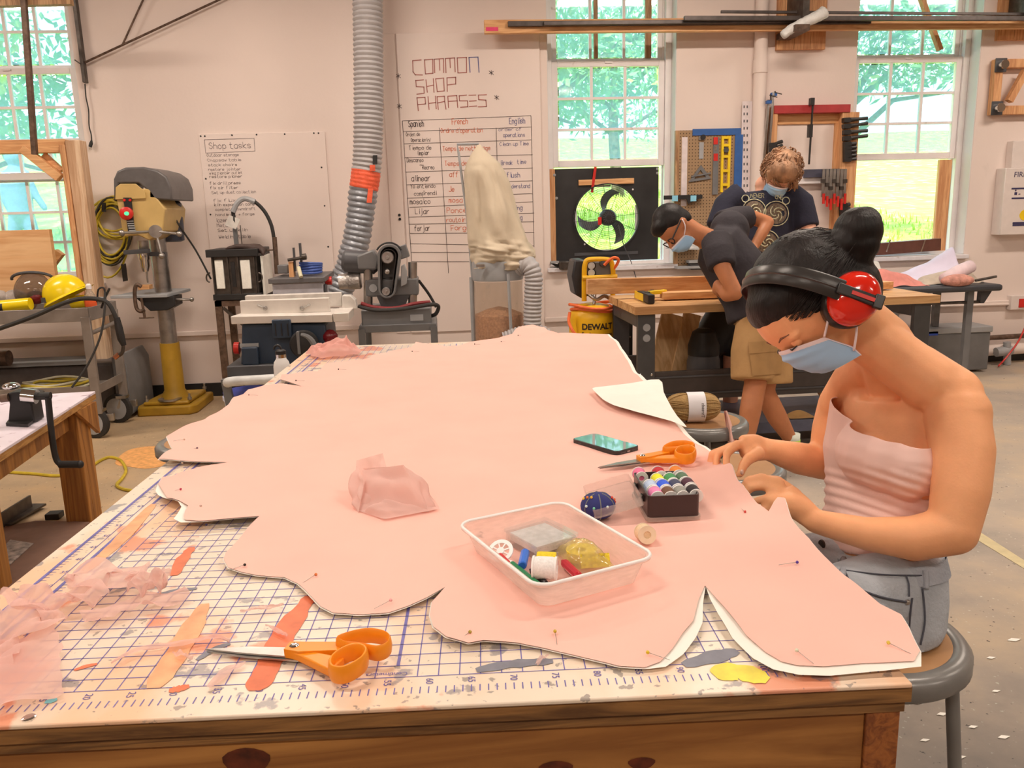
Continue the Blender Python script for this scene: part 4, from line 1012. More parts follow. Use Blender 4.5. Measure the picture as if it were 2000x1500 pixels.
# ---- phrase board
wb = thing('whiteboard', 'tall white wall board of common shop phrases ruled in three columns', 'whiteboard', (.3, YW, .45))
part(wb, 'board', MB().bb((-.215, YW - .014, .46), (.897, YW - .001, 2.785)), M_board, bevel=.003)
def z6(pl): return [[(700 + .2 * a, 60 + .2 * c) for a, c in s] for s in pl]
TT_ = {'C': [[(612,285),(530,292),(533,400),(555,430),(625,432)]], 'O': [[(645,285),(725,278),(728,415),(655,422),(645,285)]], 'M': [[(745,410),(740,278),(830,272),(833,408)],[(790,275),(795,385)],[(855,410),(850,272),(940,265),(945,400)],[(893,270),(898,360)]], 'O2': [[(965,265),(1055,260),(1057,408),(972,412),(965,265)]], 'N': [[(1090,405),(1080,260),(1168,257),(1178,405)]],
  'S': [[(635,480),(560,487),(565,545),(640,550),(642,610),(572,620)]], 'H': [[(660,480),(672,600)],[(732,470),(738,600)],[(668,545),(735,530)]], 'O3': [[(755,470),(832,462),(838,588),(770,595),(755,470)]], 'P': [[(868,592),(865,460),(950,455),(950,520),(868,530)]],
  'P2': [[(585,780),(572,655),(650,650),(655,715),(580,722)]], 'H2': [[(680,645),(690,768)],[(752,640),(760,762)],[(688,710),(755,700)]], 'R': [[(780,768),(768,645),(840,640),(843,690),(772,705)],[(843,690),(855,765)]], 'A': [[(880,750),(873,640),(960,632),(970,748)],[(876,690),(965,685)]], 'S2': [[(1055,628),(985,635),(988,685),(1065,685),(1068,742),(998,748)]], 'E': [[(1080,630),(1145,628)],[(1085,688),(1150,683)],[(1085,740),(1155,735)]], 'S3': [[(1250,625),(1172,628),(1175,672),(1245,678),(1250,740),(1172,743)]]}
for i, (k, pl) in enumerate(TT_.items()): lines(wb, 'title_letter', z6(pl), yb, 'b' if k in ('N',) else 'r', .0034)
for a, c in ((390, 440), (1297, 408), (400, 735), (1350, 650)):
    lines(wb, 'star_mark', z6([[(a - 20, c - 15), (a + 22, c + 20)], [(a - 20, c + 12), (a + 20, c - 10)], [(a, c - 20), (a, c + 24)]]), yb, 'k', .002)
rows = [(786, 236, 1037, 226), (788, 257, 1038, 248), (789, 281, 1037, 273), (791, 308, 1040, 302), (793, 336, 1040, 328), (794, 361, 1040, 353), (796, 387, 1039, 378), (800, 405, 1040, 394), (799, 424, 1043, 416), (800, 438, 1043, 433), (801, 456, 1043, 454), (802, 476, 1043, 480), (803, 493, 916, 493), (804, 511, 916, 511)]
for a, c, d, e in rows: lines(wb, 'ruled_line', [[(a, c), (d, e)]], yb - .0004, 'k', .0016)
for pl in ([(786, 236), (804, 512)], [(1037, 226), (1043, 482)], [(858, 250), (876, 533)], [(969, 250), (976, 470)]): lines(wb, 'ruled_line', [pl], yb - .0004, 'k', .0018)
write(wb, [('Spanish', 798, 248, 12, 32, 'k'), ('French', 883, 243, 11, 33, 'o'), ('English', 995, 242, 11, 33, 'b'), ('Orden de', 793, 266, 7, 29, 'k'), ('Operacion(n)', 803, 277, 7, 41, 'k'), ("Ordre d'operation", 861, 260, 9, 86, 'o'), ('order of', 974, 256, 6.5, 48, 'b'), ('operations', 983, 268, 8, 45, 'b'),
           ('Tiempo de', 799, 293, 8, 46, 'k'), ('limpiar', 815, 303, 8, 25, 'k'), ('Temps de nettoyage', 865, 295, 9, 97, 'o'), ('Clean up Time', 976, 285, 7, 60, 'b'), ('Descanso', 795, 317, 8, 34, 'k'), ('o', 820, 324, 5, 5, 'k'), ('Recreo', 825, 331, 8, 25, 'k'), ('Temps de', 869, 324, 9, 46, 'o'), ('Break', 979, 322, 8, 24, 'b'), ('time', 1010, 320, 8, 20, 'b'),
           ('alinear', 804, 354, 11, 39, 'k'), ('aff', 878, 346, 10, 19, 'o'), ('flush', 990, 347, 10, 28, 'b'), ('Yo entiendo', 802, 368, 8, 51, 'k'), ('o', 827, 375, 4, 4, 'k'), ('comprendi', 809, 382, 8, 46, 'k'), ('Je', 877, 375, 11, 12, 'o'), ('understand', 990, 368, 8, 48, 'b'), ('mosaico', 801, 399, 10, 42, 'k'), ('mosaic', 877, 396, 10, 40, 'o'),
           ('Lijar', 811, 418, 10, 30, 'k'), ('Poncer', 873, 416, 10, 50, 'o'), ('sanding', 985, 411, 9, 38, 'b'), ('routoire', 872, 434, 9, 46, 'o'), ('routing', 985, 430, 9, 38, 'b'), ('forjar', 810, 451, 10, 32, 'k'), ('Forge', 881, 450, 10, 40, 'o')], yb, .0024)
for a, c in ((780, 420), (781, 428)): part(wb, 'screw_head', MB().lathe([(.011, 0), (.010, .003), (.001, .004)], W(a, c, YW - .014), (0, -1, 0), 10), M_black)
mb = MB().bb((-.335, YW - .008, .46), (-.225, YW, 2.785)); struct('trim_2', mb, M_wall, bevel=.003)

# ---- black rail with rods, hanging cord
rail = thing('steel_rail', 'dark steel channel rail hanging on the wall beside the window', 'rail', tuple(W(168, 163, YW - .03)))
part(rail, 'channel', MB().bb(W(150, 0, YW - .07) + Vector((-.035, 0, .6)), W(168, 163, YW - .02) + Vector((.02, 0, 0))), M_dsteel, bevel=.003)
part(rail, 'clip', MB().bar(W(146, 117, YW - .08), W(156, 124, YW - .08), .012, .008), M_dsteel)
a, c = W(166, 122, YW - .05), W(470, -20, YW - .05)
part(rail, 'rod', MB().cyl(a, c, .008, n=10), M_rust)
part(rail, 'brace_rod', MB().cyl(W(239, 88, YW - .05), W(283, -8, YW - .05), .007, n=10), M_rust)
cp = [W(166, 164, YW - .03), W(168, 190, YW - .03), W(173, 215, YW - .03), W(174, 245, YW - .03), W(178, 262, YW - .03), W(179, 275, YW - .03)]
cd_ = thing('power_cord', 'dark power cord with a two pin plug dangling from the steel rail', 'cord', tuple(cp[-1]))
part(cd_, 'cable', MB().tube(smooth_path(cp, 6), .0045, 6), M_rubber)
part(cd_, 'plug', MB().tube([W(179, 274, YW - .03), W(178, 280, YW - .03), W(176, 287, YW - .03)], [.006, .014, .013], 8), M_rubber)
for s in (-1, 1): part(cd_, 'prong', MB().bb(W(176, 287, YW - .03) + Vector((s * .006 - .0015, -.002, -.02)), W(176, 287, YW - .03) + Vector((s * .006 + .0015, .002, 0))), M_chrome)

# ---- large flexible duct
yd = 5.50
duct = thing('flexible_duct', 'grey ribbed flexible dust duct dropping from the ceiling with orange tape', 'duct', tuple(W(672, 560, yd)))
def ribbed(path, r, pitch, amp, n=20, seed=0, wob=0):
    P = smooth_path(path, 24); L_ = [0]
    for p, q in zip(P, P[1:]): L_.append(L_[-1] + (q - p).length)
    out = []; rs = []; s = 0; i = 0; st = pitch / 4; k = 0
    while s < L_[-1]:
        while L_[i + 1] < s: i += 1
        t = (s - L_[i]) / (L_[i + 1] - L_[i]); out.append(P[i].lerp(P[i + 1], t))
        rs.append(r + amp * (1, .3, -1, .3)[k % 4] + wob * noise.noise(Vector((s * 9, seed, 0)))); s += st; k += 1
    return MB().tube(out, rs, n)
kd_ = depth(W(718, 200, yd)) / F_PX
part(duct, 'upper_hose', ribbed([W(717, -60, yd), W(719, 60, yd), W(720, 200, yd), W(718, 300, yd), W(715, 335, yd)], 28 * kd_, .034, .006), pm('beige_hose', S(176, 160, 150), .45, var=.06), smooth=50)
part(duct, 'tape_band', ribbed([W(715, 333, yd), W(713, 352, yd), W(710, 370, yd)], 28.6 * kd_, .03, .002, 20, 3, .006), pm('orange_tape', S(238, 92, 56), .5, var=.15, scale=20, bump=.4, bscale=60), smooth=True, label='bright orange tape wrap')
part(duct, 'tape_strip', MB().grid(lambda u, v: W(722 + 11 * u, 322 + 12 * v, yd - 28.5 * kd_ * math.sqrt(max(0, 1 - ((7 + 11 * u) / 29) ** 2)) - .006), 4, 4).grid(lambda u, v: W(719 + 10 * u - 3 * v, 368 + 28 * v, yd - 28.5 * kd_ * .95 - .008), 4, 4), pm('orange_tape', S(238, 92, 56), .5), kind='stuff', fix=False)
part(duct, 'clamp_strap', MB().grid(lambda u, v: W(728 + 9 * u, 303 + 18 * v, yd - 28.5 * kd_ * .86 - .006), 3, 3), M_black, fix=False)
part(duct, 'lower_hose', ribbed([W(710, 368, yd), W(704, 420, yd), W(696, 470, yd), W(683, 520, yd), W(668, 555, yd), W(655, 590, yd)], 27 * kd_, .042, .006, 22, 5, .010), pm('silver_hose', S(150, 142, 138), .35, .35, var=.15, scale=12, bump=.7, bscale=26), smooth=50)

# ---- cable coil on a hook
co = thing('cable_coil', 'thick coil of yellow and black extension cable hanging on the wall', 'cable', tuple(W(225, 520, YW - .06)))
rnd = random.Random(11)
for k in range(15):
    yy = YW - .05 - .008 * (k % 6); cx, cy, rx, ry = (216, 452, 30, 55) if k % 3 else (225, 425, 38, 30)
    if k == 14: cx, cy, rx, ry = (208, 470, 42, 68)
    rx += rnd.uniform(-5, 8); ry += rnd.uniform(-9, 12); cx += rnd.uniform(-4, 4); ph_ = rnd.uniform(0, 6)
    part(co, 'loop', MB().tube([W(cx + rx * math.cos(t) * (1 + .05 * math.sin(2 * t + ph_)), cy + ry * math.sin(t), yy + .012 * math.sin(t * 2 + ph_)) for t in [2 * math.pi * j / 28 for j in range(28)]], .0085, 7, closed=True), pm('cable_yellow', S(196, 160, 40), .5, var=.2) if k % 3 != 1 else pm('cable_black', S(60, 50, 40), .5), smooth=True)
part(co, 'velcro_strap', MB().bb(W(236, 516, YW - .12), W(250, 548, YW - .015)), M_black)
part(co, 'wall_hook', MB().bar(W(203, 410, YW - .001), W(203, 410, YW - .16), .03, .03).bar(W(203, 408, YW - .16), W(203, 396, YW - .16), .03, .02), M_black)

# ================================================================== timber frame by the window
yf = 5.45
def wbx(px0, py0, px1, py1, y0, y1):
    a, c = W(px0, py0, y0), W(px1, py1, y0); return MB().bb((a.x, y0, a.z), (c.x, y1, c.z))
tf = thing('timber_frame', 'rough timber post and beam frame with diagonal braces by the window', 'frame', (W(150, 600, yf).x, yf, 0))
def pbar(parent, name, a, c, w, h, y, mat): part(parent, name, MB().bar(W(*a, y), W(*c, y), w, h, (0, -1, 0)), mat, bevel=.003)
p = W(146, 275, yf); part(tf, 'post', MB().bb((p.x - .045, yf - .06, 0), (p.x + .055, yf + .06, p.z)), wood('pale_post', S(226, 184, 144), S(196, 146, 106), 2, 3), bevel=.004)
part(tf, 'post_board', MB().bb((p.x - .085, yf - .07, 0), (p.x - .047, yf + .05, p.z - .03)), M_pinez, bevel=.003)
part(tf, 'beam', MB().bb((-3.7, yf - .05, W(60, 300, yf).z), (p.x - .05, yf + .04, W(60, 274, yf).z)), M_pine, bevel=.004)
pbar(tf, 'brace', (45, 290), (118, 348), .06, .06, yf - .03, M_pine)
pbar(tf, 'brace', (85, 303), (120, 335), .05, .04, yf + .02, M_pine)
pbar(tf, 'brace', (85, 535), (118, 492), .06, .06, yf - .03, M_pine)
pan = W(98, 450, 5.3)
solo('plywood_panel', MB().bb((-3.6, 5.28, .75), (pan.x, 5.33, W(90, 448, 5.3).z)), wood('birch_ply', S(236, 178, 122), S(214, 150, 96), 0, 2), 'large clean plywood panel standing behind the tool cart', 'panel', (-3, 5.3, .75), bevel=.002)
solo('steel_bar', MB().bar(W(45, -20, 5.25), W(68, 302, 5.25), .035, .035, (0, -1, 0)), M_rust, 'long dark brown steel bar hanging in front of the window', 'bar', tuple(W(68, 300, 5.25)), bevel=.003)
hb = W(60, 12, 5.3); solo('clamped_timber', MB().bar(W(-20, 6, 5.3), W(140, 2, 5.3), .06, .05), M_oldwood, 'short timber strip across the top of the window', 'timber', tuple(hb))

# ================================================================== drill press
yp_ = 5.42
def q5(px, py, dy=0): return W(px, py, yp_ + dy)
bs = W(335, 790, yp_); xc = W(339, 740, yp_).x
dp = thing('drill_press', 'tall tan and grey floor drill press with yellow base', 'drill press', (xc, yp_, 0))
M_tan = pm('tan_machine_paint', S(198, 156, 92), .4, var=.08, scale=8)
M_mus = pm('mustard_paint', S(170, 122, 30), .45, var=.15, scale=8)
part(dp, 'base_plate', MB().prism([(xc - .22, 5.22, 0), (xc + .16, 5.22, 0), (xc + .20, 5.28, 0), (xc + .20, 5.72, 0), (xc - .18, 5.72, 0), (xc - .24, 5.30, 0)], (0, 0, .07)).prism([(xc - .19, 5.26, .07), (xc + .14, 5.26, .07), (xc + .16, 5.68, .07), (xc - .15, 5.68, .07)], (0, 0, .03)), M_mus, bevel=.012)
part(dp, 'base_ring', MB().lathe([(.05, 0), (.085, 0), (.085, .012), (.05, .012), (.05, 0)], (xc - .01, 5.32, .10), n=24, capped=False), M_steel)
for dx, dy in ((-.17, -.13), (.14, -.12), (.15, .25), (-.14, .25)): part(dp, 'bolt', MB().lathe([(.016, 0), (.016, .02), (.008, .02), (.008, .045)], (xc + dx, yp_ + dy, .10), n=8), M_steel)
part(dp, 'lower_column', MB().lathe([(.105, .10), (.095, .12), (.074, .16), (.070, .52)], (xc, yp_, 0), n=28), M_mus)
part(dp, 'column', MB().lathe([(.060, .52), (.060, 1.60)], (xc, yp_, 0), n=28), M_steel, smooth=40)
tz = W(330, 572, yp_).z
part(dp, 'work_table', MB().prism([W(215, 578, yp_ - .12), W(325, 575, yp_ - .12), W(372, 563, yp_ + .12), W(295, 563, yp_ + .12)], (0, 0, -.022)), M_lgrey, bevel=.003)
part(dp, 'table_bracket', MB().prism([(xc - .17, yp_ - .1, tz - .02), (xc + .1, yp_ - .1, tz - .02), (xc + .1, yp_ - .1, tz - .09), (xc + .04, yp_ - .1, tz - .12), (xc - .08, yp_ - .1, tz - .12)], (0, .2, 0)), M_black, bevel=.004)
part(dp, 'table_crank', MB().cyl((xc + .1, yp_ - .05, tz - .045), (xc + .21, yp_ - .06, tz - .05), .009, n=10).ball((xc + .215, yp_ - .06, tz - .05), .017, 10), M_steel)
hx0, hx1 = W(226, 400, yp_ - .2).x, W(318, 400, yp_ - .1).x
def hp(px, py): p = W(px, py, yp_ - .26); return p
part(dp, 'head', MB().prism([hp(224, 372), hp(292, 368), hp(322, 408), hp(318, 452), hp(292, 470), hp(270, 460), hp(240, 462), hp(235, 430)], (.02, .42, 0)), M_tan, bevel=.008)
part(dp, 'belt_cover', MB().prism([hp(222, 395), hp(221, 350), hp(228, 334), hp(244, 327), hp(280, 326), hp(308, 333), hp(325, 345), hp(334, 366), hp(336, 392), hp(290, 388), hp(290, 374), hp(270, 358), hp(232, 358)], (.02, .46, 0)), pm('charcoal_cover', S(92, 82, 76), .4, var=.12), bevel=.012)
part(dp, 'face_plate', MB().prism([hp(226, 390), hp(227, 366), hp(236, 359), hp(266, 359), hp(284, 374), hp(286, 388)], (0, -.012, 0)), M_tan, bevel=.003)
mp_ = W(247, 417, yp_ - .28)
part(dp, 'control_panel', MB().prism([W(241, 386, yp_ - .272), W(257, 386, yp_ - .272), W(264, 455, yp_ - .272), W(251, 455, yp_ - .272)], (0, -.006, 0)), M_black)
part(dp, 'stop_button', MB().lathe([(.045, 0), (.045, .02), (.03, .03)], W(248, 417, yp_ - .278), (0, -1, 0), 20), M_red)
part(dp, 'start_button', MB().lathe([(.014, 0), (.012, .02)], W(248, 417, yp_ - .308), (0, -1, 0), 12), pm('green_lamp', (.05, .6, .2), .3, emit=((.1, 1, .4), 1.0)))
for k in range(2): part(dp, 'indicator', MB().lathe([(.010, 0), (.008, .006)], W(243 + 11 * k, 391, yp_ - .278), (0, -1, 0), 10), M_red)
for k in range(5): part(dp, 'scale_bar', MB().box(W(254 + k * 1.2, 432 + k * 4.5, yp_ - .281), (.045, .004, .008)), M_lgrey)
part(dp, 'hub', MB().cyl(W(303, 452, yp_ - .15), W(304, 452, yp_ - .32), .045, n=20), M_steel)
for (a, c) in ((350, 457), (316, 500), (238, 455)):
    e = W(a, c, yp_ - .32); part(dp, 'feed_handle', MB().cyl(W(304, 452, yp_ - .30), e, .010, n=8).ball(e, .022, 10), M_steel)
part(dp, 'quill', MB().lathe([(.035, 0), (.035, -.06), (.028, -.07), (.028, -.15), (.020, -.18), (.006, -.19), (.006, -.30)], W(279, 470, yp_ - .16), (0, 0, 1), 18), M_steel)
part(dp, 'chuck', MB().lathe([(.040, 0), (.040, -.05), (.034, -.06), (.034, -.10), (.020, -.14)], W(280, 492, yp_ - .16), (0, 0, 1), 18), M_chrome)
part(dp, 'depth_stop', MB().bar(W(243, 493, yp_ - .2), W(292, 490, yp_ - .2), .04, .03).bar(W(292, 496, yp_ - .12), W(325, 497, yp_ - .12), .04, .03), M_dgrey)
part(dp, 'motor', MB().lathe([(.07, -.16), (.095, -.15), (.10, -.05), (.10, .12), (.07, .15)], W(330, 430, yp_ + .10), (0, 0, 1), 20), pm('motor_blue_black', S(48, 48, 56), .4))
part(dp, 'motor_cable', MB().tube(smooth_path([W(325, 395, yp_), W(350, 440, yp_), W(383, 490, yp_ + .1), (W(412, 545, 5.5))], 6), .007, 6), M_rubber)
blk = W(285, 560, yp_ - .14); solo('wood_block', MB().bb(W(270, 567, yp_ - .13) + Vector((0, 0, .003)), W(298, 556, yp_ - .05) + Vector((0, 0, .004))), M_pine, 'small wooden block clamped on the drill press table', 'wood block', tuple(blk), bevel=.002)
cl = thing('c_clamp', 'rusty brown C clamp gripping the edge of the drill press table', 'clamp', tuple(W(275, 600, yp_ - .15)))
part(cl, 'frame', MB().tube(smooth_path([W(276, 560, yp_ - .18), W(267, 556, yp_ - .18), W(263, 570, yp_ - .18), W(266, 600, yp_ - .18), W(274, 608, yp_ - .18), W(282, 605, yp_ - .18)], 5), .014, 8), M_rust)
part(cl, 'screw', MB().cyl(W(276, 582, yp_ - .18), W(283, 622, yp_ - .18), .009, n=10), M_rust)
part(cl, 'handle', MB().cyl(W(272, 621, yp_ - .18), W(301, 620, yp_ - .18), .005, n=8), M_rust)
# ================================================================== tool cart and what lies on it
CX1, CY0, CY1, CZ = -2.245, 4.63, 5.10, .88
M_cart = pm('cart_paint', S(140, 122, 108), .45, .2, var=.15, scale=10)
cart = thing('tool_cart', 'brown grey two shelf steel cart on large casters by the window', 'cart', (-2.9, 4.85, 0))
part(cart, 'top_tray', MB().bb((-3.7, CY0, CZ - .085), (CX1, CY0 + .006, CZ)).bb((-3.7, CY1 - .006, CZ - .085), (CX1, CY1, CZ)).bb((CX1 - .006, CY0, CZ - .085), (CX1, CY1, CZ)).bb((-3.7, CY0, CZ - .088), (CX1, CY1, CZ - .080)), M_cart, bevel=.004)
for (x, y) in ((CX1, CY0), (CX1, CY1)):
    part(cart, 'leg', MB().bb((x - .055, y - .008 if y == CY0 else y - .02, .17), (x + .004, y + .02 if y == CY0 else y + .008, CZ - .06)), M_cart, bevel=.004)
part(cart, 'handle_bar', MB().cyl((CX1 - .01, CY0 + .02, CZ - .17), (CX1 - .01, CY1, CZ - .15), .014, n=12), M_cart)
part(cart, 'lower_shelf', MB().bb((-3.7, CY0 + .01, .30), (CX1 - .02, CY1, .312)).bb((-3.7, CY0 + .01, .30), (CX1 - .02, CY0 + .018, .36)).bb((CX1 - .024, CY0 + .01, .30), (CX1 - .016, CY1, .36)), M_cart, bevel=.002)
for (x, y) in ((CX1 - .03, CY0 + .03), (CX1 - .03, CY1 - .02)):
    c0 = part(cart, 'caster', MB().bar((x, y, .17), (x - .01, y, .10), .03, .05).box((x, y, .19), (.07, .07, .02)).bar((x + .01, y - .03, .17), (x - .02, y - .03, .105), .006, .04).bar((x + .01, y + .03, .17), (x - .02, y + .03, .105), .006, .04), M_steel)
    part(c0, 'wheel', MB().lathe([(.02, -.022), (.085, -.022), (.105, -.016), (.105, .016), (.085, .022), (.02, .022)], (x - .04, y, .105), (.25, 1, 0), 28), M_rubber)
    part(c0, 'wheel_disc', MB().lathe([(.012, -.03), (.04, -.025), (.078, -.0235), (.078, .0235), (.04, .025), (.012, .03)], (x - .04, y, .105), (.25, 1, 0), 24), M_lgrey)
    part(c0, 'brake', MB().box((x + .07, y, .14), (.05, .03, .05)), M_steel, bevel=.004)
M_hat = pm('hard_hat_yellow', S(250, 196, 20), .22, var=.04)
p = W(122, 570, 4.85); hh = thing('hard_hat', 'glossy yellow hard hat resting on the tool cart', 'hard hat', (p.x, 4.85, CZ))
mb = MB(); R3 = Matrix.Rotation(math.radians(-24), 3, 'Y')
def hat(u, v):
    a = u * 2 * math.pi; q = v * math.pi / 2; fl_ = 1 + .06 * math.cos(a)
    return p + R3 @ Vector((.145 * fl_ * math.sin(q) * math.cos(a), .115 * math.sin(q) * math.sin(a), .14 * math.cos(q) * (1 + .03 * math.cos(a * 2)) - .03))
mb.grid(hat, 36, 14); part(hh, 'shell', mb, M_hat, smooth=True, fix=False)
mb = MB(); mb.grid(lambda u, v: p + R3 @ Vector(((.145 + .05 * v * (max(0, math.cos(u * 2 * math.pi)) ** .8) + .010 * v) * math.cos(u * 2 * math.pi), (.115 + .012 * v) * math.sin(u * 2 * math.pi), -.03 - .014 * v)), 36, 4)
part(hh, 'brim', mb, M_hat, smooth=True, fix=False)
part(hh, 'side_slot', MB().box(p + R3 @ Vector((-.10, -.085, -.005)), (.03, .01, .035)), M_dgrey)
p = W(66, 562, 4.9); fs_ = thing('face_shield', 'smoky face shield with dark red headgear lying on the cart', 'face shield', (p.x, 4.9, CZ))
part(fs_, 'visor', MB().grid(lambda u, v: p + Vector((.125 * math.cos(math.pi * u) * math.sin(math.pi * (.08 + .62 * v)) ** .6, -.11 * math.sin(math.pi * u) * math.sin(math.pi * (.08 + .62 * v)), .10 - .19 * v)), 28, 14), clear('smoke_visor', (.5, .45, .42), .55, .06, (.22, .19, .17)), smooth=True, fix=False)
part(fs_, 'brow_band', MB().tube([p + Vector((.133 * math.cos(math.pi * k / 14), -.03 * math.sin(math.pi * k / 14), .06 + .045 * math.sin(math.pi * k / 14))) for k in range(15)], .010, 8), M_dgrey)
part(fs_, 'headgear', MB().ball(p + Vector((.03, -.06, -.06)), .06, 14, (1, .8, .8)), pm('dark_red', S(110, 20, 25), .25))
def solid(name, label, cat, mb, mat, loc, **k): return solo(name, mb, mat, label, cat, tuple(loc), **k)
a, c = W(-5, 600, 4.75), W(60, 593, 4.75); yt = thing('torch_tube', 'yellow plastic tube with black collar lying on the cart', 'tube', tuple(a))
part(yt, 'tube_body', MB().cyl(a, c, .043, .040), M_hat); part(yt, 'collar', MB().cyl(a + Vector((-.02, 0, 0)), a + Vector((.05, 0, -.003)), .046), M_black)
a, c = W(140, 590, 4.85), W(168, 588, 4.85); solid('yellow_canister', 'short yellow canister under the hard hat brim', 'canister', MB().lathe([(.04, 0), (.042, .01), (.042, .10), (.036, .11)], a, (c - a), 16), M_hat, a)
p = W(178, 598, 4.8); bt = thing('spray_bottle', 'clear spray bottle with an orange label on the cart', 'bottle', (p.x, 4.8, CZ - .07))
part(bt, 'bottle_body', MB().lathe([(.034, -.06), (.036, 0), (.036, .07), (.018, .10), (.014, .12)], p, n=18), clear('bottle_clear', (.93, .92, .9), .3, .1, (.85, .78, .72)))
part(bt, 'label', MB().lathe([(.0372, 0), (.0372, .045)], p, n=18, capped=False), pm('orange_label', S(235, 90, 40), .5))
part(bt, 'cap', MB().lathe([(.018, .115), (.018, .14), (.010, .15)], p, n=14), M_white)
gp = W(30, 585, 4.95); blob_g = solid('work_glove', 'pale grey work glove crumpled behind the face shield', 'glove', MB().ball(gp, .085, 14, (1, .7, .8)).ball(gp + Vector((.1, -.02, -.03)), .045, 10).ball(gp + Vector((-.08, -.03, .02)), .05, 10), pm('pale_suede', S(178, 155, 138), .9, var=.2, bump=.4), gp, smooth=True, kind=None)
# welding lead and torch hanging from the cart
ld_ = thing('welding_lead', 'black welding cable looped over the cart with a torch hanging down', 'cable', tuple(W(230, 640, 4.6)))
part(ld_, 'cable', MB().tube(smooth_path([W(-30, 652, 4.55), W(60, 620, 4.55), W(125, 592, 4.58), W(165, 583, 4.6), W(205, 588, 4.58), W(222, 610, 4.57), W(230, 635, 4.57)], 8), .014, 8), M_rubber)
part(ld_, 'torch_handle', MB().tube([W(228, 620, 4.57), W(232, 640, 4.57), W(237, 662, 4.57), W(242, 675, 4.57)], [.018, .024, .024, .016], 10), M_black)
part(ld_, 'torch_neck', MB().tube(smooth_path([W(241, 672, 4.57), W(239, 688, 4.57), W(231, 695, 4.57)], 5), .012, 8), M_dsteel)
part(ld_, 'torch_nozzle', MB().cyl(W(232, 692, 4.57), W(224, 699, 4.57), .016, n=12), pm('copper', (.45, .2, .12), .35, .9))
solid('cable_lead', 'thin dark cable trailing from the cart tray to the floor', 'cable', MB().tube(smooth_path([W(205, 570, 4.6), W(204, 610, 4.55), W(195, 660, 4.5), W(170, 715, 4.45), W(140, 757, 4.4)], 6), .007, 6), M_rubber, W(204, 610, 4.55))
sg = thing('safety_glasses', 'dark safety glasses hooked over the cart corner', 'glasses', tuple(W(200, 580, 4.62)))
part(sg, 'temple_arm', MB().tube(smooth_path([W(190, 590, 4.62), W(192, 566, 4.62), W(203, 563, 4.62), W(206, 585, 4.62)], 5), .006, 6), M_black)
part(sg, 'temple_arm', MB().tube(smooth_path([W(198, 602, 4.6), W(206, 580, 4.6), W(214, 563, 4.6)], 5), .007, 6), M_black)
part(sg, 'lens', MB().box(W(197, 586, 4.61), (.045, .01, .04)), M_lgrey, bevel=.006)
# lower shelf: hose coil
hc = thing('hose_coil', 'coil of white and yellow hose on the lower cart shelf', 'hose', tuple(W(180, 722, 4.85)))
for k in range(7):
    z = .325 + .012 * (k % 4); r = .20 - .014 * k
    part(hc, 'loop', MB().tube([(-2.62 + r * 1.3 * math.cos(t), 4.87 + r * .85 * math.sin(t), z + .008 * math.sin(3 * t + k)) for t in [2 * math.pi * j / 24 for j in range(24)]], .009, 6, closed=True), pm('hose_cream', S(205, 185, 150), .5) if k % 2 else pm('cable_yellow', S(196, 160, 40), .5), smooth=True)
# low grey machine behind the cart
gm = thing('floor_machine', 'long low dark grey machine bed standing behind the cart casters', 'machine', (-3, 5.4, 0))
part(gm, 'bed', MB().bb((-3.9, 5.2, .05), (-2.36, 5.62, .42)), pm('machine_brown_grey', S(84, 72, 66), .5, var=.15), bevel=.02)
part(gm, 'end_box', MB().prism([(-2.36, 5.18, .03), (-2.26, 5.18, .03), (-2.26, 5.18, .40), (-2.30, 5.18, .48), (-2.36, 5.18, .46)], (0, .48, 0)), M_grey, bevel=.008)
part(gm, 'bed_rail', MB().bb((-3.9, 5.16, .42), (-2.5, 5.24, .45)), M_lgrey, bevel=.004)
part(gm, 'pipe_end', MB().cyl((-3.9, 5.1, .50), (-3.02, 5.1, .50), .055, n=18), M_rust)

# ================================================================== low timber table with crank
Z2 = .6
e0, e1 = G(-80, 932, Z2), G(186, 764, Z2)
dr = (e1 - e0).normalized(); nl_ = Vector((-dr.y, dr.x, 0))
ft = thing('low_work_table', 'low timber work table with a pale stained top and gusseted legs', 'table', (e1.x - .5, e1.y - .5, 0))
top = [e0, e1, e1 + nl_ * .95, e0 + nl_ * .95]
part(ft, 'table_top', MB().prism(top, (0, 0, -.012)), pm('pale_stained_top', S(226, 200, 196), .5, var=.08, scale=6, dirt=(S(150, 110, 120), 14, .62)), bevel=.002)
part(ft, 'plywood_edge', MB().prism([v + Vector((0, 0, -.012)) for v in top], (0, 0, -.026)), wood('ply_edge_light', S(188, 130, 66), S(150, 96, 44), 1, 8))
lg = Vector((-1.715, 3.02, 0))
M_leg2 = wood('leg_timber', S(176, 112, 50), S(132, 78, 32), 2, 3)
part(ft, 'leg', MB().bb((lg.x - .085, lg.y - .02, 0), (lg.x + .03, lg.y + .02, Z2 - .038)), M_leg2, bevel=.003)
part(ft, 'leg', MB().bb((lg.x + .0, lg.y + .02, 0), (lg.x + .03, lg.y + .11, Z2 - .038)), M_leg2, bevel=.003)
part(ft, 'gusset', MB().prism([(lg.x + .032, lg.y - .06, Z2 - .04), (lg.x + .032, lg.y + .16, Z2 - .04), (lg.x + .032, lg.y + .16, Z2 - .20)], (.02, 0, 0)), M_leg2)
l2 = G(8, 1150, 0); part(ft, 'leg', MB().bb((l2.x - .10, l2.y - .03, 0), (l2.x + .02, l2.y + .03, Z2 - .038)), M_leg2, bevel=.003)
part(ft, 'side_rail', MB().bar(e0 + Vector((-.05, 0, -.09)) + nl_ * .02, e1 + Vector((-.05, -.1, -.09)) + nl_ * .02, .035, .09), M_leg2)
pb = G(42, 826, Z2 + .005); yk = pb.y
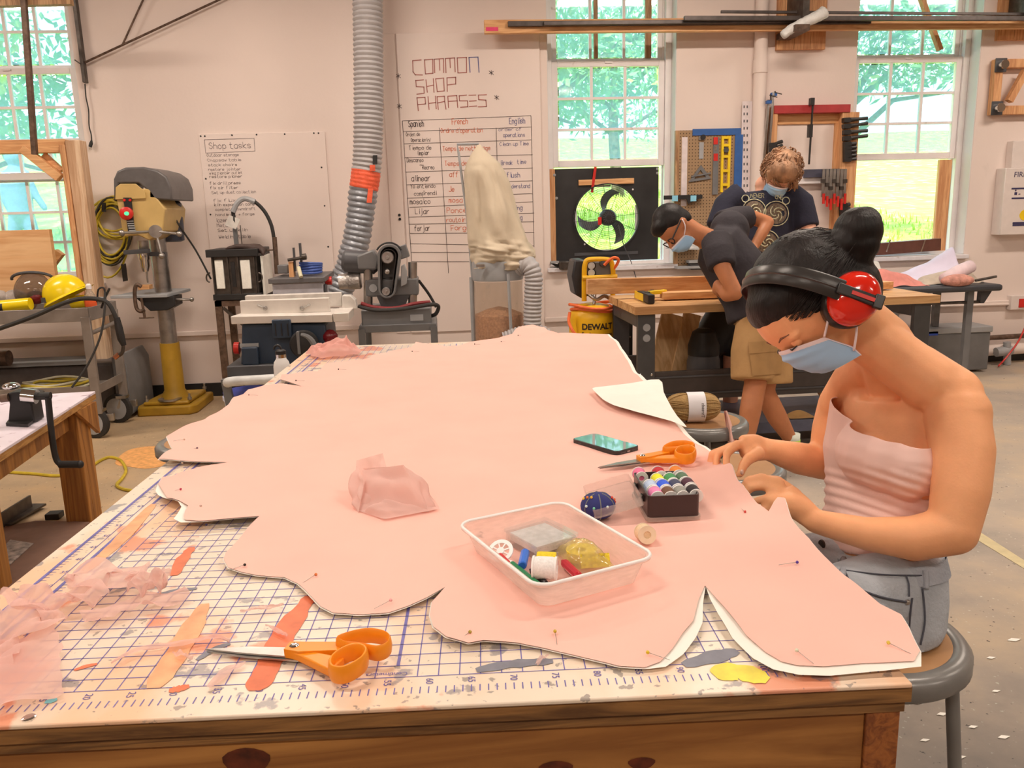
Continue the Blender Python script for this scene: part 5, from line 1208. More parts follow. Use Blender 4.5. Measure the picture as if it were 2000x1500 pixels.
ck = thing('hand_crank_machine', 'black bench roller with chrome drum and long crank handle', 'hand tool', tuple(pb))
part(ck, 'base_plate', MB().prism([G(12, 832, Z2 + .002), G(55, 834, Z2 + .002), G(82, 814, Z2 + .002), G(30, 808, Z2 + .002)], (0, 0, .012)), M_black)
part(ck, 'body', MB().prism([W(15, 826, yk), W(68, 826, yk), W(62, 790, yk), W(70, 772, yk), W(45, 766, yk), W(14, 768, yk), W(18, 790, yk)], (0, .09, 0)), M_black, bevel=.006)
part(ck, 'drum', MB().cyl(W(45, 772, yk - .02), W(72, 775, yk - .02), .030, n=22), M_chrome)
part(ck, 'axle', MB().cyl(W(2, 778, yk), W(18, 776, yk), .018, n=14), M_rust)
part(ck, 'pressure_knob', MB().ball(W(22, 754, yk), .034, 14, (1, 1, .45)), M_chrome)
part(ck, 'crank_shaft', MB().cyl(W(70, 774, yk - .02), W(99, 773, yk - .02), .016, n=14), M_black)
part(ck, 'crank_arm', MB().tube(smooth_path([W(94, 776, yk - .03), W(98, 820, yk - .03), W(104, 870, yk - .03), W(110, 897, yk - .03), W(118, 907, yk - .03)], 5), .0125, 10), M_black)
part(ck, 'crank_handle', MB().cyl(W(116, 907, yk - .03), W(155, 907, yk - .03), .0155, n=14).ball(W(156, 907, yk - .03), .017, 10), M_black)
# floor things at left
fb = [G(-60, 1150, .004), G(40, 1150, .004), G(175, 1022, .004), G(70, 1020, .004), G(-60, 1045, .004)]
solid('floor_board', 'brown hardboard sheet lying on the floor under the low table', 'board', MB().prism(fb, (0, 0, .008)), pm('brown_hardboard', S(134, 96, 76), .7, var=.1), fb[0])
mg_ = G(35, 1085, .014); solid('magazine', 'glossy printed sheet lying on the brown floor board', 'magazine', MB().prism([G(-20, 1100, .013), G(15, 1108, .013), G(66, 1062, .013), G(20, 1055, .013)], (0, 0, .003)), pm('magazine_print', (.35, .3, .28), .3, var=.9, scale=26), mg_)
ai = G(40, 1010, 0); solid('steel_angle', 'dark steel angle bar lying beside the low table', 'steel bar', MB().bar(G(0, 1025, .02), G(72, 985, .02), .10, .01).bar(G(0, 1018, .05), G(60, 980, .05), .01, .07), M_dsteel, ai)
solid('black_clip', 'tiny black plastic clip lying on the floor', 'clip', MB().bb(G(99, 1008, .0), G(114, 1004, .03)), M_black, G(105, 1006, 0), bevel=.004)
solid('floor_cable', 'yellow extension cable snaking across the concrete floor', 'cable', MB().tube(smooth_path([G(a, c, .008) for a, c in ((-20, 920), (60, 925), (120, 929), (170, 915), (195, 900), (215, 893), (235, 899), (246, 918), (238, 935), (228, 947), (240, 955), (262, 959), (290, 965))], 6), .009, 7), pm('cable_yellow', S(196, 160, 40), .5), G(170, 915, 0))

sdp = smooth_path([G(a, c, .0) for a, c in ((225, 905), (250, 880), (300, 872), (345, 880), (330, 905), (290, 915), (255, 912))], 5, True)
solid('sawdust_patch', 'patch of orange sawdust dusted over the floor beside the grey stool', 'sawdust', MB().prism(sdp, (0, 0, .002)), pm('orange_dust', S(232, 158, 90), .95, var=.2, scale=30), G(290, 890, 0), kind='stuff')
# ================================================================== kiln on a stand
yk = 5.3
kn = thing('small_kiln', 'small black framed kiln with two white brick doors on a stand', 'kiln', tuple(W(460, 585, yk)))
a0, a1 = W(412, 500, yk), W(507, 576, yk)
part(kn, 'kiln_body', MB().bb((a0.x, yk, a1.z), (a1.x, yk + .38, a0.z)), M_dsteel, bevel=.003)
part(kn, 'lid', MB().bb((a0.x - .03, yk - .03, a0.z - .01), (a1.x + .02, yk + .40, a0.z + .045)), M_black, bevel=.004)
part(kn, 'floor_frame', MB().bb((a0.x - .01, yk - .02, a1.z - .03), (a1.x + .02, yk + .39, a1.z + .015)), M_black, bevel=.004)
fb_ = pm('fire_brick', S(240, 222, 200), .8, var=.06, bump=.3)
for u, v in ((418, 440), (468, 492)):
    part(kn, 'brick_door', MB().bb(W(u, 508, yk - .012), W(v, 564, yk - .012) + Vector((0, .02, 0))), fb_, bevel=.004)
for u in (414, 444, 464, 496): part(kn, 'door_bar', MB().bb(W(u, 502, yk - .02), W(u + 5, 575, yk - .02) + Vector((0, .02, 0))), M_dsteel)
part(kn, 'vent_slot', MB().bb(W(450, 512, yk - .006), W(462, 560, yk - .006) + Vector((0, .01, 0))), M_black)
for s, u in ((-1, 410), (1, 505)): part(kn, 'ring_handle', MB().tube([W(u + 7 * s * math.sin(t), 542 - 9 * math.cos(t), yk - .025) for t in [math.pi * j / 10 for j in range(11)]], .006, 6), M_dsteel)
part(kn, 'side_panel', MB().bb(W(508, 500, yk + .02), (W(508, 500, yk).x + .012, yk + .34, a1.z)), fb_)
ks = thing('steel_stand', 'brown angle iron stand carrying the small kiln', 'stand', (W(440, 800, yk).x, yk, 0))
zt_ = a1.z - .035
for (x, y) in ((a0.x + .02, yk), (a1.x, yk), (a0.x + .02, yk + .36), (a1.x, yk + .36)): part(ks, 'leg', MB().bb((x - .025, y - .012, 0), (x + .025, y + .02, zt_)), M_rust)
part(ks, 'top_frame', MB().bb((a0.x - .005, yk - .012, zt_ - .04), (a1.x + .025, yk + .38, zt_)), M_rust)
part(ks, 'shelf', MB().bb((a0.x, yk, .80), (a1.x + .02, yk + .36, .83)), M_pine)
part(ks, 'corner_brace', MB().bar((a0.x + .05, yk, zt_ - .05), (a0.x + .20, yk, zt_ - .2), .02, .02), M_dsteel)
gv = thing('leather_glove', 'dark brown leather work glove lying on top of the kiln', 'glove', tuple(W(475, 487, yk + .1)))
gpr = [('ball', W(495, 484, yk + .08), .055, (1.3, 1, .6))]
for k in range(4): gpr.append(('limb', [W(490, 482 + 3 * k, yk + .04), W(465, 481 + 3 * k, yk + .02 + .02 * k), W(445 - 2 * k, 485 + 2 * k, yk + .02 * k)], [.024, .022, .016]))
gpr.append(('limb', [W(505, 485, yk + .05), W(514, 490, yk + .02), W(514, 497, yk)], [.035, .025, .015]))
blob('glove_shell', gpr, pm('brown_leather', S(70, 50, 42), .6, var=.2, bump=.3), gv, .012, 4)
tp = thing('torch_stand', 'bent torch hose on steel posts behind the kiln', 'torch', tuple(W(465, 490, yk + .3)))
part(tp, 'post', MB().bb(W(453, 432, yk + .3), W(466, 492, yk + .3) + Vector((0, .03, 0))), M_grey)
part(tp, 'post', MB().bb(W(469, 440, yk + .32), W(473, 492, yk + .32) + Vector((0, .02, 0))), M_dsteel)
part(tp, 'hose', MB().tube(smooth_path([W(460, 435, yk + .3), W(455, 412, yk + .3), W(465, 395, yk + .3), W(480, 388, yk + .3), W(500, 396, yk + .3), W(518, 415, yk + .3), W(530, 440, yk + .3), W(535, 465, yk + .3)], 6), .014, 8), M_rubber)
part(tp, 'sleeve', MB().tube(smooth_path([W(455, 414, yk + .29), W(464, 396, yk + .29), W(478, 388, yk + .29), W(498, 394, yk + .29)], 5), .020, 8), M_lgrey)
part(tp, 'pipe', MB().cyl(W(536, 463, yk + .3), W(541, 535, yk + .3), .018, n=12), M_rust)
part(tp, 'cross_rod', MB().cyl(W(515, 489, yk + .3), W(537, 488, yk + .3), .006, n=8), M_rust)
part(tp, 'tag', MB().grid(lambda u, v: W(447 + 22 * u - 8 * v, 420 + 8 * u + 20 * v, yk + .27 + .02 * math.sin(3 * u)), 4, 4), pm('paper_tag', S(225, 205, 185), .8), fix=False)

# ================================================================== router table behind the saw
yr = 4.95
rt = thing('router_table', 'small grey router table standing behind the table saw', 'router table', (W(590, 640, yr).x, yr, 0))
part(rt, 'top', MB().prism([W(523, 545, yr), W(634, 541, yr), W(652, 529, yr + .3), W(560, 533, yr + .3)], (0, 0, -.035)), pm('cast_top', S(108, 98, 92), .45, .3), bevel=.004)
a, c = W(531, 552, yr + .02), W(630, 552, yr + .02)
part(rt, 'cabinet', MB().bb((a.x, yr + .02, .45), (c.x, yr + .3, a.z)), pm('cabinet_grey', S(176, 162, 158), .4), bevel=.006)
part(rt, 'vent', MB().bb((c.x - .01, yr + .05, a.z - .1), (c.x + .012, yr + .15, a.z - .03)), M_dgrey)
for sx in (a.x + .02, c.x - .02):
    part(rt, 'leg', MB().bb((sx - .02, yr + .03, 0), (sx + .02, yr + .07, .45)), M_grey); part(rt, 'leg', MB().bb((sx - .02, yr + .24, 0), (sx + .02, yr + .28, .45)), M_grey)
part(rt, 'side_knob', MB().cyl(W(636, 548, yr + .15), W(648, 548, yr + .15), .03, n=14), M_red)
fc = thing('fence_clamp', 'upright black and grey clamps holding a pine fence block', 'clamp', tuple(W(575, 540, yr + .1)))
part(fc, 'fence_block', MB().bb(W(563, 512, yr + .06), W(574, 541, yr + .06) + Vector((0, .08, 0))), M_pinez)
for u, t_, b_ in ((571, 484, 530), (583, 475, 512)): part(fc, 'clamp_bar', MB().bb(W(u, t_, yr + .08), W(u + 7, b_, yr + .08) + Vector((0, .03, 0))), M_dgrey)
part(fc, 'clamp_screw', MB().cyl(W(562, 508, yr + .06), W(599, 502, yr + .06), .012, n=10), M_dsteel)
part(fc, 'clamp_knob', MB().cyl(W(590, 502, yr + .05), W(598, 501, yr + .05), .022, n=12), M_dsteel)
part(fc, 'handle', MB().cyl(W(583, 522, yr + .03), W(588, 541, yr - .02), .014, n=10), pm('cream_plastic', S(210, 190, 150), .4))
part(fc, 'motor_block', MB().bb(W(541, 518, yr + .1), W(563, 534, yr + .1) + Vector((0, .1, 0))), M_grey, bevel=.006)
bh = thing('blue_hose', 'coiled blue hose stacked on the router table', 'hose', tuple(W(607, 533, yr + .12)))
for k in range(5):
    p = W(607, 531 - 4.2 * k, yr + .14)
    part(bh, 'loop', MB().tube([p + Vector((.075 * math.cos(t), .06 * math.sin(t), .006 * math.sin(t + k))) for t in [2 * math.pi * j / 20 for j in range(20)]], .0095, 7, closed=True), pm('blue_rubber', S(70, 90, 150), .4), smooth=True)

# ================================================================== table saw
ys = 3.85
M_teal = pm('dark_teal_plastic', S(44, 54, 66), .4, var=.12)
M_alu = pm('pale_aluminium', S(222, 200, 180), .35, .1, var=.04)
ts = thing('table_saw', 'portable dark teal table saw with pale aluminium top and rip fence', 'table saw', (W(560, 760, ys).x, ys, 0))
zt_ = W(560, 626, ys).z
part(ts, 'saw_top', MB().prism([W(450, 618, ys), W(648, 614, ys), W(668, 600, ys + .35), W(500, 602, ys + .45)], (0, 0, -.045)), M_alu, bevel=.004)
part(ts, 'front_rail', MB().bb(W(650, 612, ys), W(682, 628, ys) + Vector((0, .3, 0))), M_alu, bevel=.004)
part(ts, 'fence', MB().bb(W(468, 588, ys + .12), W(644, 609, ys + .12) + Vector((0, .05, 0))), M_alu, bevel=.003)
part(ts, 'rear_fence', MB().bb(W(478, 578, ys + .3), W(668, 598, ys + .3) + Vector((0, .06, 0))), pm('fence_cream', S(206, 186, 168), .4), bevel=.004)
part(ts, 'fence_head', MB().prism([W(668, 577, ys + .26), W(684, 577, ys + .26), W(694, 586, ys + .26), W(698, 604, ys + .26), W(668, 604, ys + .26)], (0, .08, 0)), pm('fence_cream', S(206, 186, 168), .4), bevel=.006)
for u in (518, 590): part(ts, 'fence_latch', MB().cyl(W(u, 602, ys + .11), W(u + 16 * (1 if u > 550 else -1), 595, ys + .1), .006, n=8).ball(W(u, 602, ys + .11), .014, 8), M_steel)
part(ts, 'body', MB().prism([W(472, 632, ys + .03), W(636, 632, ys + .03), W(640, 672, ys + .03), W(628, 720, ys + .03), W(470, 720, ys + .03)], (0, .42, 0)), M_teal, bevel=.012)
part(ts, 'vent_panel', MB().bb(W(530, 625, ys - .012), W(570, 660, ys - .012) + Vector((0, .06, 0))), M_teal, bevel=.006)
for u in (538, 550, 562): part(ts, 'vent_slit', MB().bb(W(u - 2, 632, ys - .016), W(u + 2, 656, ys - .016) + Vector((0, .005, 0))), M_black)
part(ts, 'stripe', MB().bb(W(468, 672, ys + .01), W(505, 678, ys + .01) + Vector((0, .02, 0))), M_lgrey)
part(ts, 'motor_box', MB().bb(W(470, 679, ys - .01), W(506, 713, ys - .01) + Vector((0, .1, 0))), M_teal, bevel=.008)
part(ts, 'tilt_arc', MB().tube([W(588 + 28 * math.sin(t), 690 - 36 * math.cos(t), ys - .03) for t in [math.pi * .55 * j / 10 for j in range(11)]], .018, 8), M_grey)
part(ts, 'hand_wheel', MB().lathe([(.075, -.02), (.082, 0), (.075, .02), (.02, .03)], W(594, 672, ys - .02), (.2, -1, 0), 24), M_black)
part(ts, 'wheel_post', MB().bb(W(578, 648, ys - .06), W(587, 692, ys - .06) + Vector((0, .03, 0))), M_grey, bevel=.003)
part(ts, 'side_knob', MB().cyl(W(458, 680, ys + .1), W(468, 680, ys + .1), .035, n=14), M_red)
part(ts, 'power_knob', MB().ball(W(645, 658, ys + .05), .045, 12), pm('dark_red', S(110, 20, 25), .25))
part(ts, 'stand_tray', MB().bb(W(442, 716, ys - .03), W(560, 735, ys - .03) + Vector((0, .5, 0))), M_dgrey, bevel=.006)
part(ts, 'stand_tube', MB().tube(smooth_path([W(444, 748, ys - .06), W(455, 745, ys - .08), W(520, 741, ys - .08), W(580, 738, ys - .08)], 4), .028, 12), pm('cream_tube', S(206, 192, 178), .4))
for u, b_ in ((440, 800), (585, 790)):
    a = W(u, 740, ys - .02); part(ts, 'stand_leg', MB().bar(a, Vector((a.x + .05, ys - .02, 0)), .035, .045), M_grey)
    part(ts, 'stand_leg', MB().bar(a + Vector((0, .5, 0)), Vector((a.x + .05, ys + .48, 0)), .035, .045), M_grey)
bk = Vector((W(490, 790, ys + .2).x, ys + .2, .0)); bkt = thing('bucket', 'white plastic bucket with blue rim under the table saw', 'bucket', tuple(bk))
part(bkt, 'pail', MB().lathe([(.12, 0), (.15, .36), (.158, .36), (.158, .38)], bk, n=28), pm('white_plastic', S(214, 204, 204), .4))
part(bkt, 'blue_liner', MB().lathe([(.150, .38), (.154, .405), (.145, .405)], bk, n=28), pm('blue_bag', S(60, 70, 150), .4))
# ================================================================== belt sander
yb_ = 4.25
sd = thing('belt_sander', 'grey upright belt sander with open belt cover on a steel stand', 'sander', (W(775, 640, yb_).x, yb_, 0))
ks_ = depth(W(757, 530, yb_)) / F_PX
def stad(cx0, cy0, r0, cx1, cy1, r1, y, n=14):
    o = []
    for k in range(n + 1):
        a = math.pi * k / n; o.append(W(cx0 + r0 * math.cos(a), cy0 - r0 * math.sin(a), y))
    for k in range(n + 1):
        a = math.pi + math.pi * k / n; o.append(W(cx1 + r1 * math.cos(a), cy1 - r1 * math.sin(a), y))
    return o
o_, i_ = stad(760, 500, 23, 756, 566, 17, yb_ - .07), stad(760, 500, 18, 756, 566, 13, yb_ - .07)
part(sd, 'belt_cover', MB().ring(o_, i_, (0, .14, 0)).prism([v + Vector((0, .12, 0)) for v in o_], (0, .02, 0)), M_grey, bevel=.003)
part(sd, 'sanding_belt', MB().ring(stad(759, 501, 15, 755, 568, 11, yb_ - .055), stad(759, 501, 13.5, 755, 568, 9.5, yb_ - .055), (0, .10, 0)), pm('belt_dark', S(60, 50, 46), .8))
for (a, c, r) in ((758, 502, 12), (755, 568, 8.5)):
    part(sd, 'pulley', MB().lathe([(r * ks_, 0), (r * ks_, .06), (r * ks_ * .85, .068), (r * ks_ * .3, .066), (r * ks_ * .25, .08), (.004, .08)], W(a, c, yb_ - .0), (0, -1, 0), 24), pm('worn_aluminium', S(170, 152, 140), .35, .5))
part(sd, 'idler_bolt', MB().lathe([(.018, 0), (.015, .03), (.006, .035)], W(757, 530, yb_ - .03), (0, -1, 0), 10), M_steel)
part(sd, 'guard_arc', MB().tube([W(760 + 27 * math.cos(t), 501 - 27 * math.sin(t), yb_ - .02) for t in [math.pi * (.15 + .7 * j / 12) for j in range(13)]], .006, 6), M_black)
part(sd, 'motor', MB().lathe([(.05, 0), (.07, .02), (.07, .2), (.05, .22)], W(738, 514, yb_ + .06), (-1, 0, .1), 20), M_dgrey)
part(sd, 'motor_hood', MB().prism([W(697, 500, yb_ - .02), W(728, 488, yb_ - .02), W(740, 505, yb_ - .02), W(735, 527, yb_ - .02), W(699, 526, yb_ - .02)], (0, .16, 0)), M_grey, bevel=.01)
part(sd, 'switch_box', MB().prism([W(776, 483, yb_), W(792, 477, yb_), W(800, 501, yb_), W(783, 507, yb_)], (0, .1, 0)), M_grey, bevel=.004)
part(sd, 'casting', MB().bb(W(712, 546, yb_ + .0), W(818, 577, yb_ + .0) + Vector((0, .2, 0))), M_grey, bevel=.012)
for u, t_ in ((719, 525), (806, 512)):
    part(sd, 'post', MB().cyl(W(u, t_, yb_ + .03), W(u, 606, yb_ + .03), .028, n=16), M_steel)
part(sd, 'badge', MB().lathe([(.026, 0), (.024, .006)], W(729, 563, yb_), (0, -1, 0), 18), M_lgrey)
part(sd, 'work_rest', MB().prism([W(783, 520, yb_ - .05), W(790, 516, yb_ - .05), W(795, 530, yb_ - .05), W(794, 555, yb_ - .05), W(783, 560, yb_ - .05)], (0, .04, 0)), M_lgrey, bevel=.004)
part(sd, 'dust_port', MB().lathe([(.045, 0), (.055, .01), (.055, .08), (.048, .09), (.048, .14)], W(706, 547, yb_ + .08), (-1, 0, -.05), 20), pm('foil_tape', (.55, .52, .5), .3, .8, var=.3, bump=.5, bscale=60))
part(sd, 'lower_bracket', MB().prism([W(735, 577, yb_), W(800, 577, yb_), W(790, 600, yb_), W(745, 600, yb_)], (0, .15, 0)), M_dgrey)
part(sd, 'stand_top', MB().bb(W(705, 606, yb_ - .06), W(843, 634, yb_ - .06) + Vector((0, .4, 0))), M_grey, bevel=.008)
part(sd, 'name_plate', MB().bb(W(801, 615, yb_ - .064), W(827, 626, yb_ - .064) + Vector((0, .004, 0))), M_lgrey)
zt_ = W(705, 636, yb_ - .06).z
part(sd, 'stand_apron', MB().bb(W(701, 637, yb_ - .08), W(853, 645, yb_ - .08) + Vector((0, .44, 0))), M_grey, bevel=.004)
for u in (706, 847):
    for dy in (-.07, .34):
        x = W(u, 640, yb_ - .08).x; part(sd, 'stand_leg', MB().bb((x - .02, yb_ + dy - .02, 0), (x + .02, yb_ + dy + .02, zt_ - .02)), M_grey)
part(sd, 'red_hose', MB().tube(smooth_path([W(705, 592, yb_ - .1), W(730, 600, yb_ - .1), W(770, 602, yb_ - .1), W(810, 593, yb_ - .1), W(840, 590, yb_ - .08)], 6), .011, 8), pm('red_hose', S(130, 40, 40), .4))
part(sd, 'black_hose', MB().tube(smooth_path([W(700, 598, yb_ - .1), W(735, 606, yb_ - .12), W(790, 603, yb_ - .12), W(840, 595, yb_ - .1), W(856, 598, yb_ - .05), W(852, 612, yb_ - .03), W(843, 617, yb_)], 6), .012, 8), M_rubber)
part(sd, 'power_cord', MB().tube(smooth_path([W(818, 548, yb_ + .05), W(838, 575, yb_ + .1), W(852, 600, yb_ + .1)], 5), .009, 6), M_rubber)

# ================================================================== dust collector
yc = 5.05
dc = thing('dust_collector', 'dust collector with tall cream cloth bag above a clear sawdust bag', 'dust collector', (W(975, 650, yc).x, yc, 0))
prof = [(283, 932, 939), (292, 926, 946), (303, 919, 958), (318, 911, 975), (336, 906, 986), (362, 907, 996), (390, 908, 1005), (416, 910, 1012), (445, 913, 1021), (468, 915, 1029), (482, 917, 1040), (492, 918, 1047), (503, 919, 1046), (512, 921, 1040), (524, 922, 1030)]
def bag(u, v):
    k = v * (len(prof) - 1); i = min(int(k), len(prof) - 2); t = k - i
    py, x0, x1 = [prof[i][j] + (prof[i + 1][j] - prof[i][j]) * t for j in range(3)]
    a = u * 2 * math.pi; L0, R0 = W(x0, py, yc), W(x1, py, yc); cx = (L0.x + R0.x) / 2; r = (R0.x - L0.x) / 2
    fold = 0
    if v > .25:
        fold = .22 * (abs(math.sin(a * 2.5 + v * 4.5)) - .6) * min(1, (v - .25) * 3) + .16 * noise.noise(Vector((math.cos(a) * 2 + 3, math.sin(a) * 2, v * 7)))
    if v > .66: fold += .13 * noise.noise(Vector((math.cos(a) * 3, math.sin(a) * 3 + 7, v * 22)))
    ry = min(.8 * r, .20) * (1 + 1.6 * fold); rx = r * (1 + .25 * fold)
    cr9 = noise.noise(Vector((math.cos(a) * 3.1 + v * 2, 4.0, v * 3.2))); ry += .05 * (.35 - abs(cr9) * 1.6) * min(1, max(0, (v - .2) * 3)) * (1 - .5 * (v > .9))
    return Vector((cx + rx * math.cos(a), yc + ry * math.sin(a), L0.z * .5 + R0.z * .5 + .01 * math.sin(2 * a) * (v > .7)))
part(dc, 'filter_bag', MB().grid(bag, 56, 60), pm('cream_canvas', S(206, 178, 146), .9, var=.08, scale=6, bump=.15), smooth=True, fix=False, label='saggy cream canvas filter bag')
rc = W(972, 530, yc); rr_ = (W(1020, 530, yc).x - W(922, 530, yc).x) / 2
part(dc, 'drum_ring', MB().lathe([(rr_, 0), (rr_ * 1.02, .01), (rr_ * 1.02, .12), (rr_, .135)], Vector((rc.x, yc, W(970, 546, yc).z)), n=36), M_lgrey)
zlo = W(970, 548, yc).z
part(dc, 'band_latch', MB().box(W(938, 519, yc - rr_) + Vector((0, -.0, 0)), (.06, .02, .02)), M_steel)
part(dc, 'collection_bag', MB().lathe([(rr_ * .99, 0), (rr_ * .97, -.05), (rr_ * 1.0, -.2), (rr_ * 1.03, -.5), (rr_ * .9, -.68)], Vector((rc.x, yc, zlo)), n=36, capped=False), clear('bag_plastic', (.9, .86, .8), .28, .12, (.75, .65, .56)), fix=False)
sl = W(970, 612, yc).z
part(dc, 'sawdust', MB().lathe([(.01, .05), (rr_ * .5, .03), (rr_ * .96, -.005), (rr_ * .99, -.2), (rr_ * .85, -.34)], Vector((rc.x, yc, sl)), n=36), pm('sawdust', S(206, 146, 104), .95, var=.25, scale=60, bump=.6, bscale=90))
for s in (-1, 1):
    part(dc, 'strut', MB().bar(Vector((rc.x + s * .06, yc - rr_ - .01, zlo + .06)), Vector((rc.x + s * .06 + .02, yc - rr_ - .02, .05)), .028, .012), M_lgrey) if s > 0 else part(dc, 'strut', MB().cyl(Vector((rc.x - rr_ - .01, yc, zlo + .03)), Vector((rc.x - rr_ - .01, yc, .05)), .016, n=10), M_lgrey)
part(dc, 'base', MB().bb((rc.x - .35, yc - .28, .03), (rc.x + .35, yc + .28, .09)), M_lgrey, bevel=.01)
part(dc, 'bag_pole', MB().tube([W(935, 281, yc + .02), W(893, 282, yc + .02), W(896, 300, yc + .02), W(912, 420, yc + .02), W(924, 560, yc + .02)], .009, 8), M_lgrey)
hp_ = [W(1016, 522, yc - .1), W(1032, 518, yc - .16), W(1042, 540, yc - .18), W(1041, 580, yc - .18), W(1040, 620, yc - .18), W(1040, 660, yc - .18), W(1040, 700, yc - .18)]
part(dc, 'inlet_hose', ribbed(hp_, 17 * depth(hp_[3]) / F_PX, .028, .005), pm('beige_hose', S(176, 160, 150), .45), smooth=50)
hp_ = [W(985, 660, yc - .2), W(1020, 648, yc - .22), W(1060, 648, yc - .22), W(1085, 672, yc - .22)]
part(dc, 'floor_hose', ribbed(hp_, 11 * depth(hp_[1]) / F_PX, .024, .005), pm('beige_hose', S(176, 160, 150), .45), smooth=50)

# ================================================================== compressor
yo = 4.30
cm = thing('air_compressor', 'yellow upright air compressor with black motor and coiled orange hose', 'compressor', (W(1157, 650, yo).x, yo, 0))
M_dw = pm('compressor_yellow', S(232, 166, 20), .35, var=.06, dirt=(S(120, 90, 50), 8, .66))
cx = W(1157, 640, yo).x; rt_ = (W(1202, 640, yo).x - W(1112, 640, yo).x) / 2; ztop = W(1157, 592, yo).z
part(cm, 'tank', MB().lathe([(rt_ * .5, .10), (rt_ * .9, .13), (rt_, .18), (rt_, ztop - .09), (rt_ * .93, ztop - .05), (rt_ * .7, ztop - .012), (rt_ * .3, ztop)], (cx, yo, 0), n=40), M_dw, smooth=40)
for s in (-1, 1): part(cm, 'wheel', MB().lathe([(.03, -.02), (.10, -.02), (.10, .02), (.03, .02)], (cx + s * (rt_ + .02), yo + .08, .10), (1, 0, 0), 22), M_rubber)
part(cm, 'foot', MB().bb((cx - .1, yo - .1, 0), (cx + .1, yo - .02, .11)), M_black)
part(cm, 'motor_cover', MB().prism([W(1122, 508, yo), W(1142, 507, yo), W(1150, 515, yo), W(1150, 578, yo), W(1138, 584, yo), W(1124, 576, yo), W(1117, 540, yo)], (0, .22, 0)), pm('motor_black', S(46, 42, 42), .4), bevel=.012)
part(cm, 'gauge_panel', MB().bb(W(1143, 511, yo - .04), W(1196, 542, yo - .04) + Vector((0, .05, 0))), M_grey, bevel=.01)
for a, c in ((1155, 519), (1155, 533)):
    g = part(cm, 'gauge', MB().lathe([(.027, 0), (.027, .014), (.024, .016)], W(a, c, yo - .04), (0, -1, 0), 20), M_black)
    part(g, 'gauge_dial', MB().lathe([(.023, 0), (.021, .003)], W(a, c, yo - .0565), (0, -1, 0), 20), pm('dial_white', S(205, 195, 185), .4))
part(cm, 'regulator_knob', MB().lathe([(.024, 0), (.022, .03), (.01, .034)], W(1177, 514, yo - .04), (0, -1, 0), 14), M_dgrey)
part(cm, 'handle', MB().tube(smooth_path([W(1141, 588, yo - .06), W(1141, 540, yo - .06), W(1143, 515, yo - .06), W(1152, 507, yo - .06), W(1186, 507, yo - .06), W(1195, 515, yo - .06), W(1198, 545, yo - .06), W(1196, 588, yo - .06)], 5), .016, 10), M_dw)
part(cm, 'handle_bar', MB().cyl(W(1137, 543, yo - .08), W(1205, 540, yo - .08), .015, n=10), M_dw)
part(cm, 'pipework', MB().tube(smooth_path([W(1150, 575, yo - .04), W(1165, 585, yo - .06), W(1180, 578, yo - .04), W(1192, 584, yo - .03)], 5), .012, 8).tube([W(1163, 560, yo - .02), W(1160, 597, yo - .05)], .010, 8), M_steel, kind='stuff')
for k in range(2):
    part(cm, 'hose_loop', MB().tube([(cx + (rt_ * .90 + .01 * k) * math.cos(t), yo + (rt_ * .90 + .01 * k) * math.sin(t), ztop - .035 + .022 * k + .012 * math.sin(t * 2 + k)) for t in [2 * math.pi * j / 32 for j in range(32)]], .010, 8, closed=True), pm('orange_hose', S(236, 104, 50), .45), smooth=True)
part(cm, 'hose_end', MB().tube(smooth_path([W(1180, 518, yo - .08), W(1190, 508, yo - .09), W(1200, 503, yo - .1), W(1208, 507, yo - .1), W(1204, 518, yo - .08), W(1196, 528, yo - .06)], 5), .009, 8).tube(smooth_path([W(1113, 610, yo - .1), W(1111, 628, yo - .12), W(1118, 645, yo - .15), W(1126, 655, yo - .16)], 5), .010, 8), pm('orange_hose', S(236, 104, 50), .45), kind='stuff')
def curved_text(parent, name, s, px, py, size, mat, cxx, cyy, r):
    M_ = frame(W(px, py, cyy - r), (1, 0, 0), (0, 0, 1)); t_ = textmesh(s, size, M_, bold=size * .035)
    vs = []
    for v in t_.v:
        a = (v.x - cxx) / r; vs.append(Vector((cxx + r * math.sin(a), cyy - r * math.cos(a), v.z)))
    mb = MB().add(vs, t_.f); part(parent, name, mb, mat, smooth=False, fix=False)
M_ltr = pm('dark_lettering', S(48, 34, 22), .5)
curved_text(cm, 'lettering', 'DEWALT', 1136, 645, .052, M_ltr, cx, yo, rt_ + .002)
curved_text(cm, 'lettering', 'Emglo', 1136, 657, .030, M_ltr, cx, yo, rt_ + .002)
curved_text(cm, 'lettering', 'COMPRESSORS', 1164, 657, .018, M_ltr, cx, yo, rt_ + .002)

# ================================================================== fan in the middle window
yn = FY - .03
fp = thing('window_fan', 'black window fan panel with a round wire guard and dark blades', 'fan', tuple(W(1184, 526, yn)))
c0 = W(1184, 425, yn); kf = depth(c0) / F_PX; rf = 64 * kf
xa, xb = W(1085, 400, yn).x, W(1286, 400, yn).x; za, zb = WZ0 + .035, W(1180, 328, yn).z
n = 64; inner = [c0 + Vector((rf * math.cos(2 * math.pi * k / n), 0, rf * math.sin(2 * math.pi * k / n))) for k in range(n)]; outer = []
for k in range(n):
    a = 2 * math.pi * k / n; dx, dz = math.cos(a), math.sin(a); t = 9
    if dx > 1e-6: t = min(t, (xb - c0.x) / dx)
    if dx < -1e-6: t = min(t, (xa - c0.x) / dx)
    if dz > 1e-6: t = min(t, (zb - c0.z) / dz)
    if dz < -1e-6: t = min(t, (za - c0.z) / dz)
    outer.append(c0 + Vector((dx * t, 0, dz * t)))
